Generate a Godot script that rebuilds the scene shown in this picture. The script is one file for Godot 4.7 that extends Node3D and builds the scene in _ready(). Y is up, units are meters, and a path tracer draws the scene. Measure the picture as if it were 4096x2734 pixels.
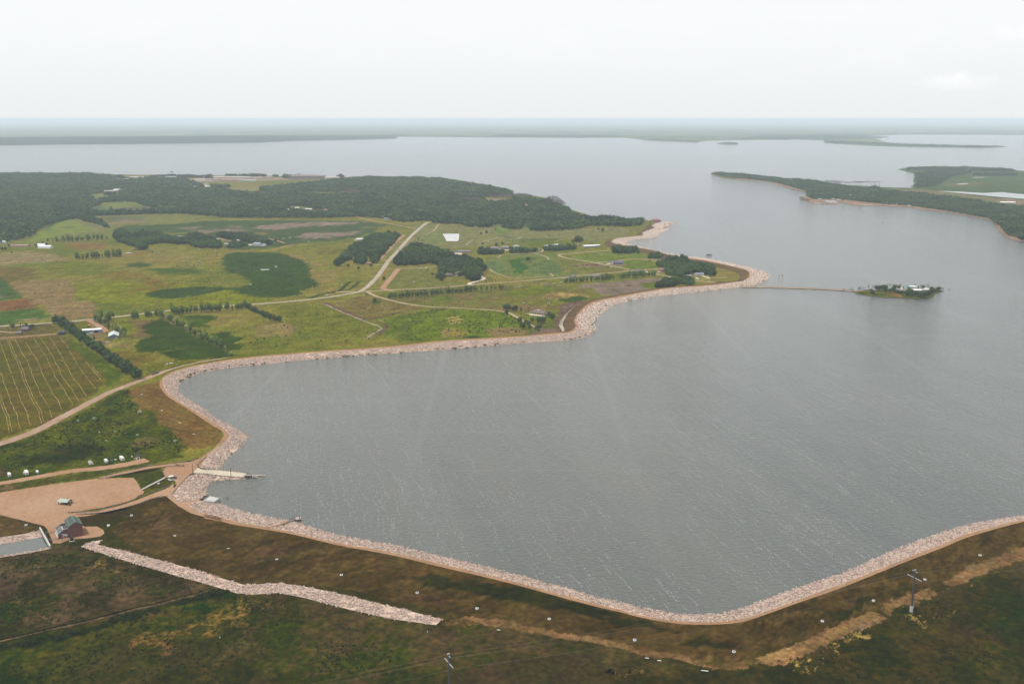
extends Node3D
# An aerial view over a dammed lake: embankment with riprap in front, farmland, woods and a far shore in haze.
# Lake level is y = 0, farmland y = 0.5, the dam crest y = 3.5. Places are surveyed from the photograph by
# intersecting sight lines with those levels; every outline is then real ground in metres.

const H := 320.0
const LENS := 995.0
const PITCH := 0.22053
const LAND := 0.5
const CREST := 3.5
# survey sheets: origin and scale of each enlarged crop that outlines were read from
const SHEETS := {"N": [0.0,0.0,1.0], "A": [0.0,630.8,0.25], "B": [0.0,1022.5,0.3479], "C": [0.0,258.0,0.25], "D": [516.1,372.8,0.25],
	"E": [1032.3,430.1,0.25], "F": [1548.4,229.4,0.3408], "G": [344.1,1032.3,0.10987], "H": [114.7,1147.0,0.07324], "T": [0.0,1020.8,0.15136],
	"K": [0.0,711.1,0.1367], "L": [1089.6,544.8,0.13428], "M": [1376.4,573.5,0.13428], "I": [1921.2,630.8,0.10987], "O": [1806.5,424.4,0.13428],
	"Q": [229.4,390.0,0.24414], "R": [0.0,1192.9,0.10254], "U": [1118.3,688.2,0.07324], "V": [229.4,516.1,0.17578], "W": [2064.6,401.4,0.1211],
	"X": [1720.5,1175.7,0.26758], "Y": [1376.4,1347.7,0.14649], "Z": [917.6,1376.4,0.12215]}

var taken := {}
var rng := RandomNumberGenerator.new()
var n_wide := FastNoiseLite.new()
var n_mid := FastNoiseLite.new()
var n_fine := FastNoiseLite.new()
var n_edge := FastNoiseLite.new()
var mats := {}
var patches := []
const ORD := ["first", "second", "third", "fourth", "fifth", "sixth", "seventh", "eighth", "ninth", "tenth", "eleventh", "twelfth", "thirteenth", "fourteenth", "fifteenth", "sixteenth", "seventeenth", "eighteenth", "nineteenth"]
const TENS := ["", "", "twenty", "thirty", "forty", "fifty", "sixty", "seventy", "eighty", "ninety"]
const TENTH := ["", "", "twentieth", "thirtieth", "fortieth", "fiftieth", "sixtieth", "seventieth", "eightieth", "ninetieth"]

func nth(i: int) -> String:
	if i < 19:
		return ORD[i]
	var n := i + 1
	if n % 10 == 0:
		return TENTH[n / 10]
	return TENS[n / 10] + "-" + ORD[n % 10 - 1]

# ---------- survey ----------
func P(u: float, v: float, y := LAND) -> Vector3:
	var x := (u * 0.435930 - 512.0) / LENS
	var b := (341.5 - v * 0.435930) / LENS
	var d := Vector3(x, b * cos(PITCH) - sin(PITCH), -(cos(PITCH) + b * sin(PITCH)))
	var t := (y - H) / d.y
	return Vector3(d.x * t, y, d.z * t)

func S(sheet: String, x: float, y: float, h := LAND) -> Vector3:
	var o: Array = SHEETS[sheet]
	return P(o[0] + x * o[2], o[1] + y * o[2], h)

func outline(sheet: String, a: Array, h := LAND) -> PackedVector2Array:
	var out := PackedVector2Array()
	for i in range(0, a.size(), 2):
		var p := S(sheet, a[i], a[i + 1], h)
		out.append(Vector2(p.x, p.z))
	return out

func line3(sheet: String, a: Array, h := LAND) -> PackedVector3Array:
	var out := PackedVector3Array()
	for i in range(0, a.size(), 2):
		out.append(S(sheet, a[i], a[i + 1], h))
	return out

# ---------- naming ----------
func numbered(n: String) -> String:
	if not taken.has(n):
		taken[n] = 0
		return n
	taken[n] += 1
	return "%s_%03d" % [n, taken[n]]

func tag(o: Node3D, label: String, category: String, group := "", kind := "") -> void:
	o.set_meta("label", label)
	o.set_meta("category", category)
	if group != "":
		o.set_meta("group", group)
	if kind != "":
		o.set_meta("kind", kind)

func thing(called: String, label: String, category: String, at: Vector3, turn := 0.0, group := "") -> Node3D:
	var o := Node3D.new()
	o.name = numbered(called)
	add_child(o)
	o.position = at
	o.rotation.y = turn
	tag(o, label, category, group)
	return o

func part(called: String, mesh: Mesh, m: Material, parent: Node3D, at := Vector3.ZERO, label := "") -> MeshInstance3D:
	var o := MeshInstance3D.new()
	o.name = called if not parent.has_node(called) else _free(parent, called)
	o.mesh = mesh
	o.material_override = m
	parent.add_child(o, true)
	o.position = at
	if label != "":
		o.set_meta("label", label)
	return o

func _free(parent: Node3D, called: String) -> String:
	var i := 1
	while parent.has_node("%s_%03d" % [called, i]):
		i += 1
	return "%s_%03d" % [called, i]

func setting(called: String, mesh: Mesh, m: Material, label: String, kind := "structure") -> MeshInstance3D:
	var o := MeshInstance3D.new()
	o.name = numbered(called)
	o.mesh = mesh
	o.material_override = m
	add_child(o)
	o.set_meta("kind", kind)
	o.set_meta("label", label)
	o.set_meta("category", called.replace("_", " "))
	return o

# ---------- colours and materials ----------
const LIGHT := 1.58  # a white matt ground in this light shows about this much
func tone(r: float, g: float, b: float) -> Color:
	var c := Color(r / 255.0, g / 255.0, b / 255.0).srgb_to_linear()
	var l := c.r * 0.3 + c.g * 0.6 + c.b * 0.1
	return Color(maxf(lerpf(l, c.r, 1.2), 0.002) / LIGHT, maxf(lerpf(l, c.g, 1.2), 0.002) / LIGHT, maxf(lerpf(l, c.b, 1.2), 0.002) / LIGHT)

func grain(size: int, freq: float, low: float, high: float, octaves: int, seed_: int) -> NoiseTexture2D:
	var n := FastNoiseLite.new()
	n.seed = seed_
	n.noise_type = FastNoiseLite.TYPE_SIMPLEX_SMOOTH
	n.frequency = freq
	n.fractal_octaves = octaves
	var t := NoiseTexture2D.new()
	t.width = size
	t.height = size
	t.seamless = true
	t.noise = n
	var g := Gradient.new()
	g.set_color(0, Color(low, low, low))
	g.set_color(1, Color(high, high, high))
	t.color_ramp = g
	return t

func matt(key: String, r := 0.95, spec := 0.2) -> StandardMaterial3D:
	var m := StandardMaterial3D.new()
	m.resource_name = key
	m.vertex_color_use_as_albedo = true
	m.roughness = r
	m.metallic_specular = spec
	if spec <= 0.0:
		m.specular_mode = BaseMaterial3D.SPECULAR_DISABLED
	mats[key] = m
	return m

func plain(key: String, c: Color, r := 0.7, spec := 0.4, metal := 0.0) -> StandardMaterial3D:
	if mats.has(key):
		return mats[key]
	var m := StandardMaterial3D.new()
	m.resource_name = key
	var l := c.srgb_to_linear()
	m.albedo_color = Color(l.r * 0.6, l.g * 0.6, l.b * 0.6).linear_to_srgb()
	m.roughness = r
	m.metallic_specular = spec
	m.metallic = metal
	mats[key] = m
	return m

# ---------- mesh gathering ----------
class Gather:
	var v := PackedVector3Array()
	var n := PackedVector3Array()
	var c := PackedColorArray()

	func tri(a: Vector3, b: Vector3, d: Vector3, col := Color.WHITE) -> void:
		var k := (d - a).cross(b - a).normalized()
		v.append(a); v.append(b); v.append(d)
		n.append(k); n.append(k); n.append(k)
		c.append(col); c.append(col); c.append(col)

	func quad(a: Vector3, b: Vector3, d: Vector3, e: Vector3, col := Color.WHITE) -> void:
		tri(a, b, d, col)
		tri(a, d, e, col)

	# a face turned away from the point «inside»
	func face(pts: Array, inside: Vector3, col := Color.WHITE) -> void:
		var k: Vector3 = (pts[2] - pts[0]).cross(pts[1] - pts[0])
		var q := pts.duplicate()
		if k.dot(pts[0] - inside) < 0.0:
			q.reverse()
		for i in range(1, q.size() - 1):
			tri(q[0], q[i], q[i + 1], col)

	func box(at: Vector3, size: Vector3, turn := Basis.IDENTITY, col := Color.WHITE, bottom := true) -> void:
		var h := size / 2.0
		var p := []
		for k in 8:
			p.append(at + turn * Vector3(h.x * (1 if k & 1 else -1), h.y * (1 if k & 2 else -1), h.z * (1 if k & 4 else -1)))
		for f in [[0,1,3,2],[4,5,7,6],[0,1,5,4],[2,3,7,6],[0,2,6,4],[1,3,7,5]]:
			if not bottom and f == [0,1,5,4]:
				continue
			face([p[f[0]], p[f[1]], p[f[2]], p[f[3]]], at, col)

	func tube(a: Vector3, b: Vector3, r0: float, r1: float, sides := 6, col := Color.WHITE, caps := true) -> void:
		var d := (b - a).normalized()
		var s := d.cross(Vector3.UP if absf(d.y) < 0.9 else Vector3.RIGHT).normalized()
		var t := d.cross(s)
		var mid := (a + b) / 2.0
		var ra := []
		var rb := []
		for k in sides:
			var w := TAU * k / sides
			var e := s * cos(w) + t * sin(w)
			ra.append(a + e * r0)
			rb.append(b + e * r1)
		for k in sides:
			var j := (k + 1) % sides
			face([ra[k], ra[j], rb[j], rb[k]], mid, col)
		if caps:
			if r0 > 0.01: face(ra, mid, col)
			if r1 > 0.01: face(rb, mid, col)

	# outline in x and y, pushed from z0 to z1
	func prism(outl: Array, z0: float, z1: float, col := Color.WHITE) -> void:
		var mid := Vector3.ZERO
		for p in outl: mid += Vector3(p.x, p.y, 0.0)
		mid = mid / outl.size() + Vector3(0,0, (z0 + z1) / 2.0)
		var fa := []
		var fb := []
		for p in outl:
			fa.append(Vector3(p.x, p.y, z0))
			fb.append(Vector3(p.x, p.y, z1))
		face(fa, mid, col)
		face(fb, mid, col)
		for k in outl.size():
			var j := (k + 1) % outl.size()
			face([fa[k], fa[j], fb[j], fb[k]], mid, col)

	func made() -> ArrayMesh:
		var m := ArrayMesh.new()
		var a := []
		a.resize(Mesh.ARRAY_MAX)
		a[Mesh.ARRAY_VERTEX] = v
		a[Mesh.ARRAY_NORMAL] = n
		a[Mesh.ARRAY_COLOR] = c
		m.add_surface_from_arrays(Mesh.PRIMITIVE_TRIANGLES, a)
		return m

func box_mesh(size: Vector3, at := Vector3.ZERO) -> ArrayMesh:
	var g := Gather.new()
	g.box(at, size)
	return g.made()

# ---------- ground colour: a meadow that varies, then patches of other cover ----------
# a patch: outline, colour a, colour b, ragged edge in metres, noise share, stripes [direction degrees, width, colour]
func patch(sheet: String, a: Array, c1: Color, c2: Color, ragged := 8.0, mixing := 1.0, stripes := []) -> void:
	var o := outline(sheet, a)
	var r := Rect2(o[0], Vector2.ZERO)
	for p in o:
		r = r.expand(p)
	patches.append([r.grow(ragged * 1.5), o, c1, c2, ragged, mixing, stripes])

func meadow(x: float, z: float) -> Color:
	var far := clampf((-z - 760.0) / 80.0,0.0,1.0)
	var k := n_wide.get_noise_2d(x, z * 0.6) * 1.3 + n_mid.get_noise_2d(x, z * 0.55) * 0.7
	var c := MEADOW.lerp(MEADOW_DRY, clampf(k, 0.0,1.0)).lerp(MEADOW_LUSH, clampf(-k * 1.1,0.0,1.0))
	if far < 1.0:
		c = LOWLAND_SHADED.lerp(LOWLAND_DRY_SHADED, clampf(0.5 + k, 0.0,1.0)).lerp(c, far)
	return c

var MEADOW := tone(142,141,72)
var LOWLAND_SHADED := tone(66,66,28)  # near grass: brown ground, darkened further for cloud shade
var LOWLAND_DRY_SHADED := tone(86,74,44)
var MEADOW_DRY := tone(156,144,88)
var MEADOW_LUSH := tone(116,126,58)

func cover(x: float, z: float) -> Color:
	var c := meadow(x, z)
	var e1 := n_edge.get_noise_2d(x, z)
	var e2 := n_edge.get_noise_2d(z + 311.0, x - 97.0)
	var f := n_fine.get_noise_2d(x, z)
	var h1 := fposmod(sin(x * 12.9898 + z * 78.233) * 43758.547,1.0) - 0.5
	var h2 := fposmod(sin(x * 39.346 + z * 11.135) * 24634.63,1.0) - 0.5
	var m := n_mid.get_noise_2d(x * 1.7 + 50.0, z * 1.1)
	for t in patches:
		var r: Rect2 = t[0]
		if x < r.position.x or z < r.position.y or x > r.end.x or z > r.end.y:
			continue
		var g: float = t[4]
		if Geometry2D.is_point_in_polygon(Vector2(x + (e1 + f * 0.4 + h1 * 0.55) * g, z + (e2 + f * 0.4 + h2 * 0.55) * g), t[1]):
			var k := clampf(0.5 + (m * 1.1 + f * 0.5 + h1 * 0.5) * t[5],-0.25,1.25)
			c = (t[2] as Color).lerp(t[3], k)
			if t[6].size() > 0:
				var s: Array = t[6]
				var w := deg_to_rad(s[0])
				var q := fposmod((x * cos(w) - z * sin(w)) / s[1] + e1 * 0.35,1.0)
				if q < s[3] and e2 + f > -0.35:
					c = c.lerp(s[2],0.8)
	# tufts, bare spots and greener spots at every scale
	var b := 1.0 + f * 0.22 + h2 * 0.16 + e1 * 0.16
	var green := (e2 * 0.6 + h1 * 0.25 + m * 0.35) * 0.16
	return Color(maxf(c.r * b * (1.0 - green), 0.003), maxf(c.g * b * (1.0 + green * 0.6), 0.003), maxf(c.b * b * (1.0 - green), 0.002))

# A sheet of ground inside an outline. The net of points is finer near by and coarser far off.
func sheet_mesh(poly: PackedVector2Array, y: float, q: float, how := "cover", finest := 0.9) -> ArrayMesh:
	var v := PackedVector3Array()
	var c := PackedColorArray()
	var idx := PackedInt32Array()
	var zs := 1e9
	var ze := -1e9
	for p in poly:
		zs = minf(zs, -p.y)
		ze = maxf(ze, -p.y)
	var n := poly.size()
	var d := zs
	while d < ze:
		var far := maxf(d, 380.0)
		var dz := maxf(finest, q * far * far / (LENS * H))
		var dx := maxf(finest, q * far / LENS)
		dz = minf(dz, dx * 9.0)
		var d1 := d + dz
		if ze - d1 < dz * 0.3:
			d1 = ze
		var z0 := -d
		var z1 := -d1
		var edge := {}
		var lo := 1e9
		var hi := -1e9
		for k in n:
			var a := poly[k]
			var b := poly[(k + 1) % n]
			if (a.y > z0 and b.y > z0) or (a.y < z1 and b.y < z1):
				continue
			var xa := a.x
			var xb := b.x
			if absf(b.y - a.y) > 1e-6:
				var s := (b.x - a.x) / (b.y - a.y)
				var ya := clampf(a.y, z1, z0)
				var yb := clampf(b.y, z1, z0)
				xa = a.x + (ya - a.y) * s
				xb = a.x + (yb - a.y) * s
			var i0 := floori(minf(xa, xb) / dx - 1e-4)
			var i1 := floori(maxf(xa, xb) / dx + 1e-4)
			for i in range(i0, i1 + 1):
				edge[i] = true
			lo = minf(lo, i0)
			hi = maxf(hi, i1)
		if hi >= lo:
			var inside := false
			var known := false
			var last := -1  # index of the right-hand pair of points of the cell before
			for i in range(int(lo), int(hi) + 1):
				var x0 := i * dx
				var x1 := x0 + dx
				if edge.has(i):
					known = false
					last = -1
					var cell := PackedVector2Array([Vector2(x0, z0), Vector2(x1, z0), Vector2(x1, z1), Vector2(x0, z1)])
					for piece in Geometry2D.intersect_polygons(cell, poly):
						var tris := Geometry2D.triangulate_polygon(piece)
						var first := v.size()
						for p in piece:
							v.append(Vector3(p.x, y, p.y))
							c.append(shade(how, p.x, p.y))
						for t in range(0, tris.size(), 3):
							var A := piece[tris[t]]
							var B := piece[tris[t + 1]]
							var C := piece[tris[t + 2]]
							var turn := (B - A).cross(C - A) > 0.0
							idx.append(first + tris[t])
							idx.append(first + tris[t + (1 if turn else 2)])
							idx.append(first + tris[t + (2 if turn else 1)])
				else:
					if not known:
						inside = Geometry2D.is_point_in_polygon(Vector2(x0 + dx / 2.0, (z0 + z1) / 2.0), poly)
						known = true
					if inside:
						if last < 0:
							last = v.size()
							v.append(Vector3(x0, y, z0)); c.append(shade(how, x0, z0))
							v.append(Vector3(x0, y, z1)); c.append(shade(how, x0, z1))
						var nw := v.size()
						v.append(Vector3(x1, y, z0)); c.append(shade(how, x1, z0))
						v.append(Vector3(x1, y, z1)); c.append(shade(how, x1, z1))
						idx.append_array([last, last + 1, nw + 1, last, nw + 1, nw])
						last = nw
		d = d1
	var m := ArrayMesh.new()
	if v.is_empty():
		return m
	var up := PackedVector3Array()
	up.resize(v.size())
	up.fill(Vector3.UP)
	var a := []
	a.resize(Mesh.ARRAY_MAX)
	a[Mesh.ARRAY_VERTEX] = v
	a[Mesh.ARRAY_NORMAL] = up
	a[Mesh.ARRAY_COLOR] = c
	a[Mesh.ARRAY_INDEX] = idx
	m.add_surface_from_arrays(Mesh.PRIMITIVE_TRIANGLES, a)
	return m

var shades := {}  # name -> [colour a, colour b, grain of noise]
func shade(how: String, x: float, z: float) -> Color:
	if how == "cover":
		return cover(x, z)
	if how == "lake":
		# patches and lanes of ruffled water that lie along the wind
		var along := x * 0.267 + z * 0.964
		var side := x * 0.964 - z * 0.267
		var k := clampf(0.5 + n_wide.get_noise_2d(x * 0.35 + z * 0.1, z * 0.12) * 0.8 + n_mid.get_noise_2d(side * 0.9, along * 0.07) * 0.4 + n_mid.get_noise_2d(side * 0.25 + 300.0, along * 0.03) * 0.2,0.0,1.0)
		return WATER_A.lerp(WATER_B, k)
	if how == "far":
		return far_cover(x, z)
	var s: Array = shades[how]
	var t := clampf(0.5 + n_mid.get_noise_2d(x * s[2], z * s[2]) * 0.9 + n_fine.get_noise_2d(x, z) * 0.6,0.0,1.0)
	return (s[0] as Color).lerp(s[1], t)

var WATER_A := Color(0.030,0.034,0.028)
var WATER_B := Color(0.056,0.058,0.049)

func far_cover(x: float, z: float) -> Color:
	# farmland beyond the lake: strips of woods, crops and grass
	var a := n_wide.get_noise_2d(x * 0.16, z * 0.11)
	var b := n_mid.get_noise_2d(x * 0.10 + 7.0, z * 0.035)
	var c := tone(112,132,84)
	if b > 0.12:
		c = tone(150,156,104)
	elif b < -0.22:
		c = tone(92,122,70)
	if a + n_mid.get_noise_2d(x * 0.2, z * 0.07) * 0.5 > 0.18:
		c = tone(44,66,46)
	return c

# ---------- strips: roads, banks ----------
func smooth(a: PackedVector3Array, steps := 6) -> PackedVector3Array:
	if a.size() < 3:
		return a
	var out := PackedVector3Array()
	for i in a.size() - 1:
		var p0 := a[maxi(i - 1,0)]
		var p3 := a[mini(i + 2, a.size() - 1)]
		for s in steps:
			out.append(a[i].cubic_interpolate(a[i + 1], p0, p3, float(s) / steps))
	out.append(a[a.size() - 1])
	return out

func strip_mesh(a: PackedVector3Array, w0: float, w1: float, lift: float, how: String, wobble := 0.0, across := 3, piece := 8.0) -> ArrayMesh:
	var pts := PackedVector3Array([a[0]])
	for i in range(1, a.size()):
		var n := maxi(1, int(a[i - 1].distance_to(a[i]) / piece))
		for k in n:
			pts.append(a[i - 1].lerp(a[i], float(k + 1) / n))
	var g := Gather.new()
	var rows := []
	for i in pts.size():
		var t := (pts[mini(i + 1, pts.size() - 1)] - pts[maxi(i - 1,0)])
		t.y = 0.0
		var s := Vector3(t.z, 0,-t.x).normalized()
		var w := lerpf(w0, w1, float(i) / (pts.size() - 1)) / 2.0
		var wa := w + n_edge.get_noise_2d(pts[i].x * 3.0, pts[i].z * 3.0) * wobble
		var wb := w + n_edge.get_noise_2d(pts[i].z * 3.0, pts[i].x * 3.0) * wobble
		var row := []
		for k in across + 1:
			row.append(pts[i] + s * lerpf(-wa, wb, float(k) / across) + Vector3(0, lift, 0))
		rows.append(row)
	var v := PackedVector3Array()
	var c := PackedColorArray()
	var idx := PackedInt32Array()
	for r in rows:
		for p in r:
			v.append(p)
			c.append(shade(how, p.x, p.z))
	var m1 := across + 1
	for i in rows.size() - 1:
		for k in across:
			var o := i * m1 + k
			idx.append_array([o, o + 1, o + m1 + 1, o, o + m1 + 1, o + m1])
	return indexed(v, c, idx)

func indexed(v: PackedVector3Array, c: PackedColorArray, idx: PackedInt32Array) -> ArrayMesh:
	var n := PackedVector3Array()
	n.resize(v.size())
	for t in range(0, idx.size(), 3):
		var k := (v[idx[t + 2]] - v[idx[t]]).cross(v[idx[t + 1]] - v[idx[t]])
		if k.y < 0.0:
			var w := idx[t + 1]
			idx[t + 1] = idx[t + 2]
			idx[t + 2] = w
			k = -k
		for j in 3:
			n[idx[t + j]] += k
	for i in n.size():
		n[i] = n[i].normalized() if n[i].length() > 0.0 else Vector3.UP
	var a := []
	a.resize(Mesh.ARRAY_MAX)
	a[Mesh.ARRAY_VERTEX] = v
	a[Mesh.ARRAY_NORMAL] = n
	a[Mesh.ARRAY_COLOR] = c
	a[Mesh.ARRAY_INDEX] = idx
	var m := ArrayMesh.new()
	m.add_surface_from_arrays(Mesh.PRIMITIVE_TRIANGLES, a)
	return m

# a bank between two lines that have the same number of points
func bank_mesh(lo: PackedVector3Array, hi: PackedVector3Array, how: String, across: int, piece: float, rough := 0.0) -> ArrayMesh:
	var v := PackedVector3Array()
	var c := PackedColorArray()
	var idx := PackedInt32Array()
	var rows := 0
	for i in lo.size() - 1:
		var n := maxi(1, int((lo[i].distance_to(lo[i + 1]) + hi[i].distance_to(hi[i + 1])) / 2.0 / piece))
		for s in range(0 if i == 0 else 1, n + 1):
			var t := float(s) / n
			var a := lo[i].lerp(lo[i + 1], t)
			var b := hi[i].lerp(hi[i + 1], t)
			for k in across + 1:
				var p := a.lerp(b, float(k) / across)
				if rough > 0.0 and k > 0 and k < across:
					p.y += n_fine.get_noise_2d(p.x * 2.0, p.z * 2.0) * rough
				v.append(p)
				c.append(shade(how, p.x, p.z))
			rows += 1
	var m1 := across + 1
	for i in rows - 1:
		for k in across:
			var o := i * m1 + k
			idx.append_array([o, o + 1, o + m1 + 1, o, o + m1 + 1, o + m1])
	return indexed(v, c, idx)

# a surface over an outline whose corners have their own heights: [x, y, height, ...]
func tin_mesh(sheet: String, a: Array, how: String, step := 3.0) -> ArrayMesh:
	var o := PackedVector2Array()
	var h := PackedFloat32Array()
	for i in range(0, a.size(), 3):
		var p := S(sheet, a[i], a[i + 1], a[i + 2])
		o.append(Vector2(p.x, p.z))
		h.append(a[i + 2])
	var tris := Geometry2D.triangulate_polygon(o)
	if tris.is_empty():
		print("no triangles: ", sheet, " ", a.slice(0,6))
	var v := PackedVector3Array()
	var c := PackedColorArray()
	var idx := PackedInt32Array()
	for t in range(0, tris.size(), 3):
		var q := []
		for j in 3:
			var k: int = tris[t + j]
			q.append(Vector3(o[k].x, h[k], o[k].y))
		var n := clampi(int(maxf(q[0].distance_to(q[1]), maxf(q[1].distance_to(q[2]), q[2].distance_to(q[0]))) / step), 1,40)
		var first := v.size()
		for i in n + 1:
			for j in n + 1 - i:
				var p: Vector3 = q[0] + (q[1] - q[0]) * (float(i) / n) + (q[2] - q[0]) * (float(j) / n)
				v.append(p)
				c.append(shade(how, p.x, p.z))
		var row := first
		for i in n:
			var len_ := n + 1 - i
			for j in len_ - 1:
				idx.append_array([row + j, row + j + 1, row + len_ + j])
				if j < len_ - 2:
					idx.append_array([row + j + 1, row + len_ + j + 1, row + len_ + j])
			row += len_
	return indexed(v, c, idx)

func road(called: String, label: String, sheet: String, a: Array, w0: float, w1: float, how: String, m: Material, h := LAND, lift := 0.12, wobble := 0.5) -> void:
	setting(called, strip_mesh(smooth(line3(sheet, a, h)), w0, w1, lift, how, wobble), m, label)

var dam_w := PackedVector3Array()
var dam_t := PackedVector3Array()
var dam_r := PackedVector3Array()
var dam_s := PackedVector3Array()

# rows of four survey points: water's edge, top of riprap, outer edge of the crest road, toe of the slope
func dam_rows(sheet: String, a: Array) -> void:
	for i in range(0, a.size(), 8):
		dam_w.append(S(sheet, a[i], a[i + 1],-0.6))
		dam_t.append(S(sheet, a[i + 2], a[i + 3], CREST))
		dam_r.append(S(sheet, a[i + 4], a[i + 5], CREST))
		dam_s.append(S(sheet, a[i + 6], a[i + 7], LAND))

func eased(a: PackedVector3Array) -> PackedVector3Array:
	return smooth(a, 4)

func _ready() -> void:
	# ---- camera, sky, sun, exposure, haze ----
	var cam := Camera3D.new()
	cam.name = "camera"
	cam.position = Vector3(0, H, 0)
	cam.rotation.x = -PITCH
	cam.fov = rad_to_deg(2.0 * atan(341.5 / LENS))
	cam.near = 1.0
	cam.far = 200000.0
	add_child(cam)
	var we := WorldEnvironment.new()
	we.name = "daylight"
	var env := Environment.new()
	env.background_mode = Environment.BG_SKY
	env.tonemap_mode = Environment.TONE_MAPPER_LINEAR
	env.tonemap_exposure = 1.0
	var sky := Sky.new()
	var sm := ProceduralSkyMaterial.new()
	sm.sky_top_color = Color(1.16,1.15,1.15)
	sm.sky_horizon_color = Color(0.905,0.915,0.92)
	sm.sky_curve = 2.0
	sm.sky_energy_multiplier = 1.03
	sm.ground_bottom_color = Color(0.86,0.89,0.91)
	sm.ground_horizon_color = Color(0.88,0.905,0.92)
	sm.ground_curve = 0.02
	sm.sun_angle_max = 1.0
	sm.sky_cover = cloud_cover()
	sm.sky_cover_modulate = Color(1,1,1,1)
	sky.sky_material = sm
	env.sky = sky
	env.sdfgi_enabled = true
	env.ssao_enabled = true
	env.ssil_enabled = true
	env.fog_enabled = true
	env.fog_density = 0.000045
	env.fog_light_color = Color(0.885,0.95,1.0)
	we.environment = env
	add_child(we)
	var sun := DirectionalLight3D.new()
	sun.name = "sun"
	sun.light_energy = 1.6
	sun.light_color = Color(1.0,0.965,0.91)
	sun.light_angular_distance = 2.5
	sun.shadow_enabled = true
	add_child(sun)
	sun.look_at_from_position(Vector3(-0.42,1.25,0.35), Vector3.ZERO)

	# ---- noises and shared surfaces ----
	rng.seed = 20110814
	var k := 1
	for n in [[n_wide, 0.0026,3],[n_mid, 0.011,4],[n_fine, 0.11,2],[n_edge, 0.04,3]]:
		n[0].seed = 40 + k
		k += 1
		n[0].noise_type = FastNoiseLite.TYPE_SIMPLEX_SMOOTH
		n[0].frequency = n[1]
		n[0].fractal_octaves = n[2]
	surfaces()
	palette()
	survey_cover()
	dam()
	land()
	roads()
	pavings()
	riprap()
	woods()
	near_trees()
	dam_things()
	farm_things()
	houses()
	far_things()
	print("built in ", Time.get_ticks_msec(), " ms")

func cloud_cover() -> ImageTexture:
	# faint cumulus low in the sky all round, brighter tops over greyer flat bases
	var w := 2048
	var h := 1024
	var im := Image.create(w, h, false, Image.FORMAT_RGBAF)
	var n := FastNoiseLite.new()
	n.seed = 77
	n.frequency = 1.0
	n.fractal_octaves = 5
	var puffs := [[-150,3.4,5.0],[-128,2.6,4.0],[-104,4.2,6.0],[-77,3.0,4.0],[-52,2.2,3.0],[23.5,1.6,4.2],[26.8,3.9,3.6],[30,2.4,5.0],[47,3.2,5.0],[71,2.7,4.0],[98,3.8,6.0],[121,2.4,4.0],[149,3.3,5.0],[172,2.8,4.0]]
	for y in range(0,512):
		var air := smoothstep(-0.5,5.0,90.0 - 180.0 * (y + 0.5) / h) * 0.07
		if y < 400:
			im.fill_rect(Rect2i(0, y, w, 1), Color(1,0.955,0.95, air))
			continue
		var e := 90.0 - 180.0 * (y + 0.5) / h
		for x in w:
			var az := (x + 0.5) / w * 360.0
			var p := Vector3(cos(deg_to_rad(az)), 0, sin(deg_to_rad(az))) * 9.0
			var q := n.get_noise_3d(p.x, e * 0.5, p.z)
			var s := clampf(q * 1.6 - 0.1,0.0,1.0) * smoothstep(0.8,3.0, e) * (1.0 - smoothstep(10.0,18.0, e)) * 0.025
			for f in puffs:
				var dx: float = absf(wrapf(az - f[0],-180.0,180.0)) / (f[2] * 0.5)
				if dx > 1.4:
					continue
				var dy: float = (e - f[1]) / 0.55
				var body: float = 1.0 - dx * dx - (dy * dy * 0.5 if dy > 0.0 else dy * dy * 5.0) + n.get_noise_3d(p.x * 9.0, e * 4.0, p.z * 9.0) * 1.1
				s += clampf(body, 0.0,1.0) * 0.1 * clampf(0.5 + dy * 0.6,0.0,1.0)
			im.set_pixel(x, y, Color(1,0.96,0.95, air + minf(s, 0.12)))
	return ImageTexture.create_from_image(im)

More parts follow.
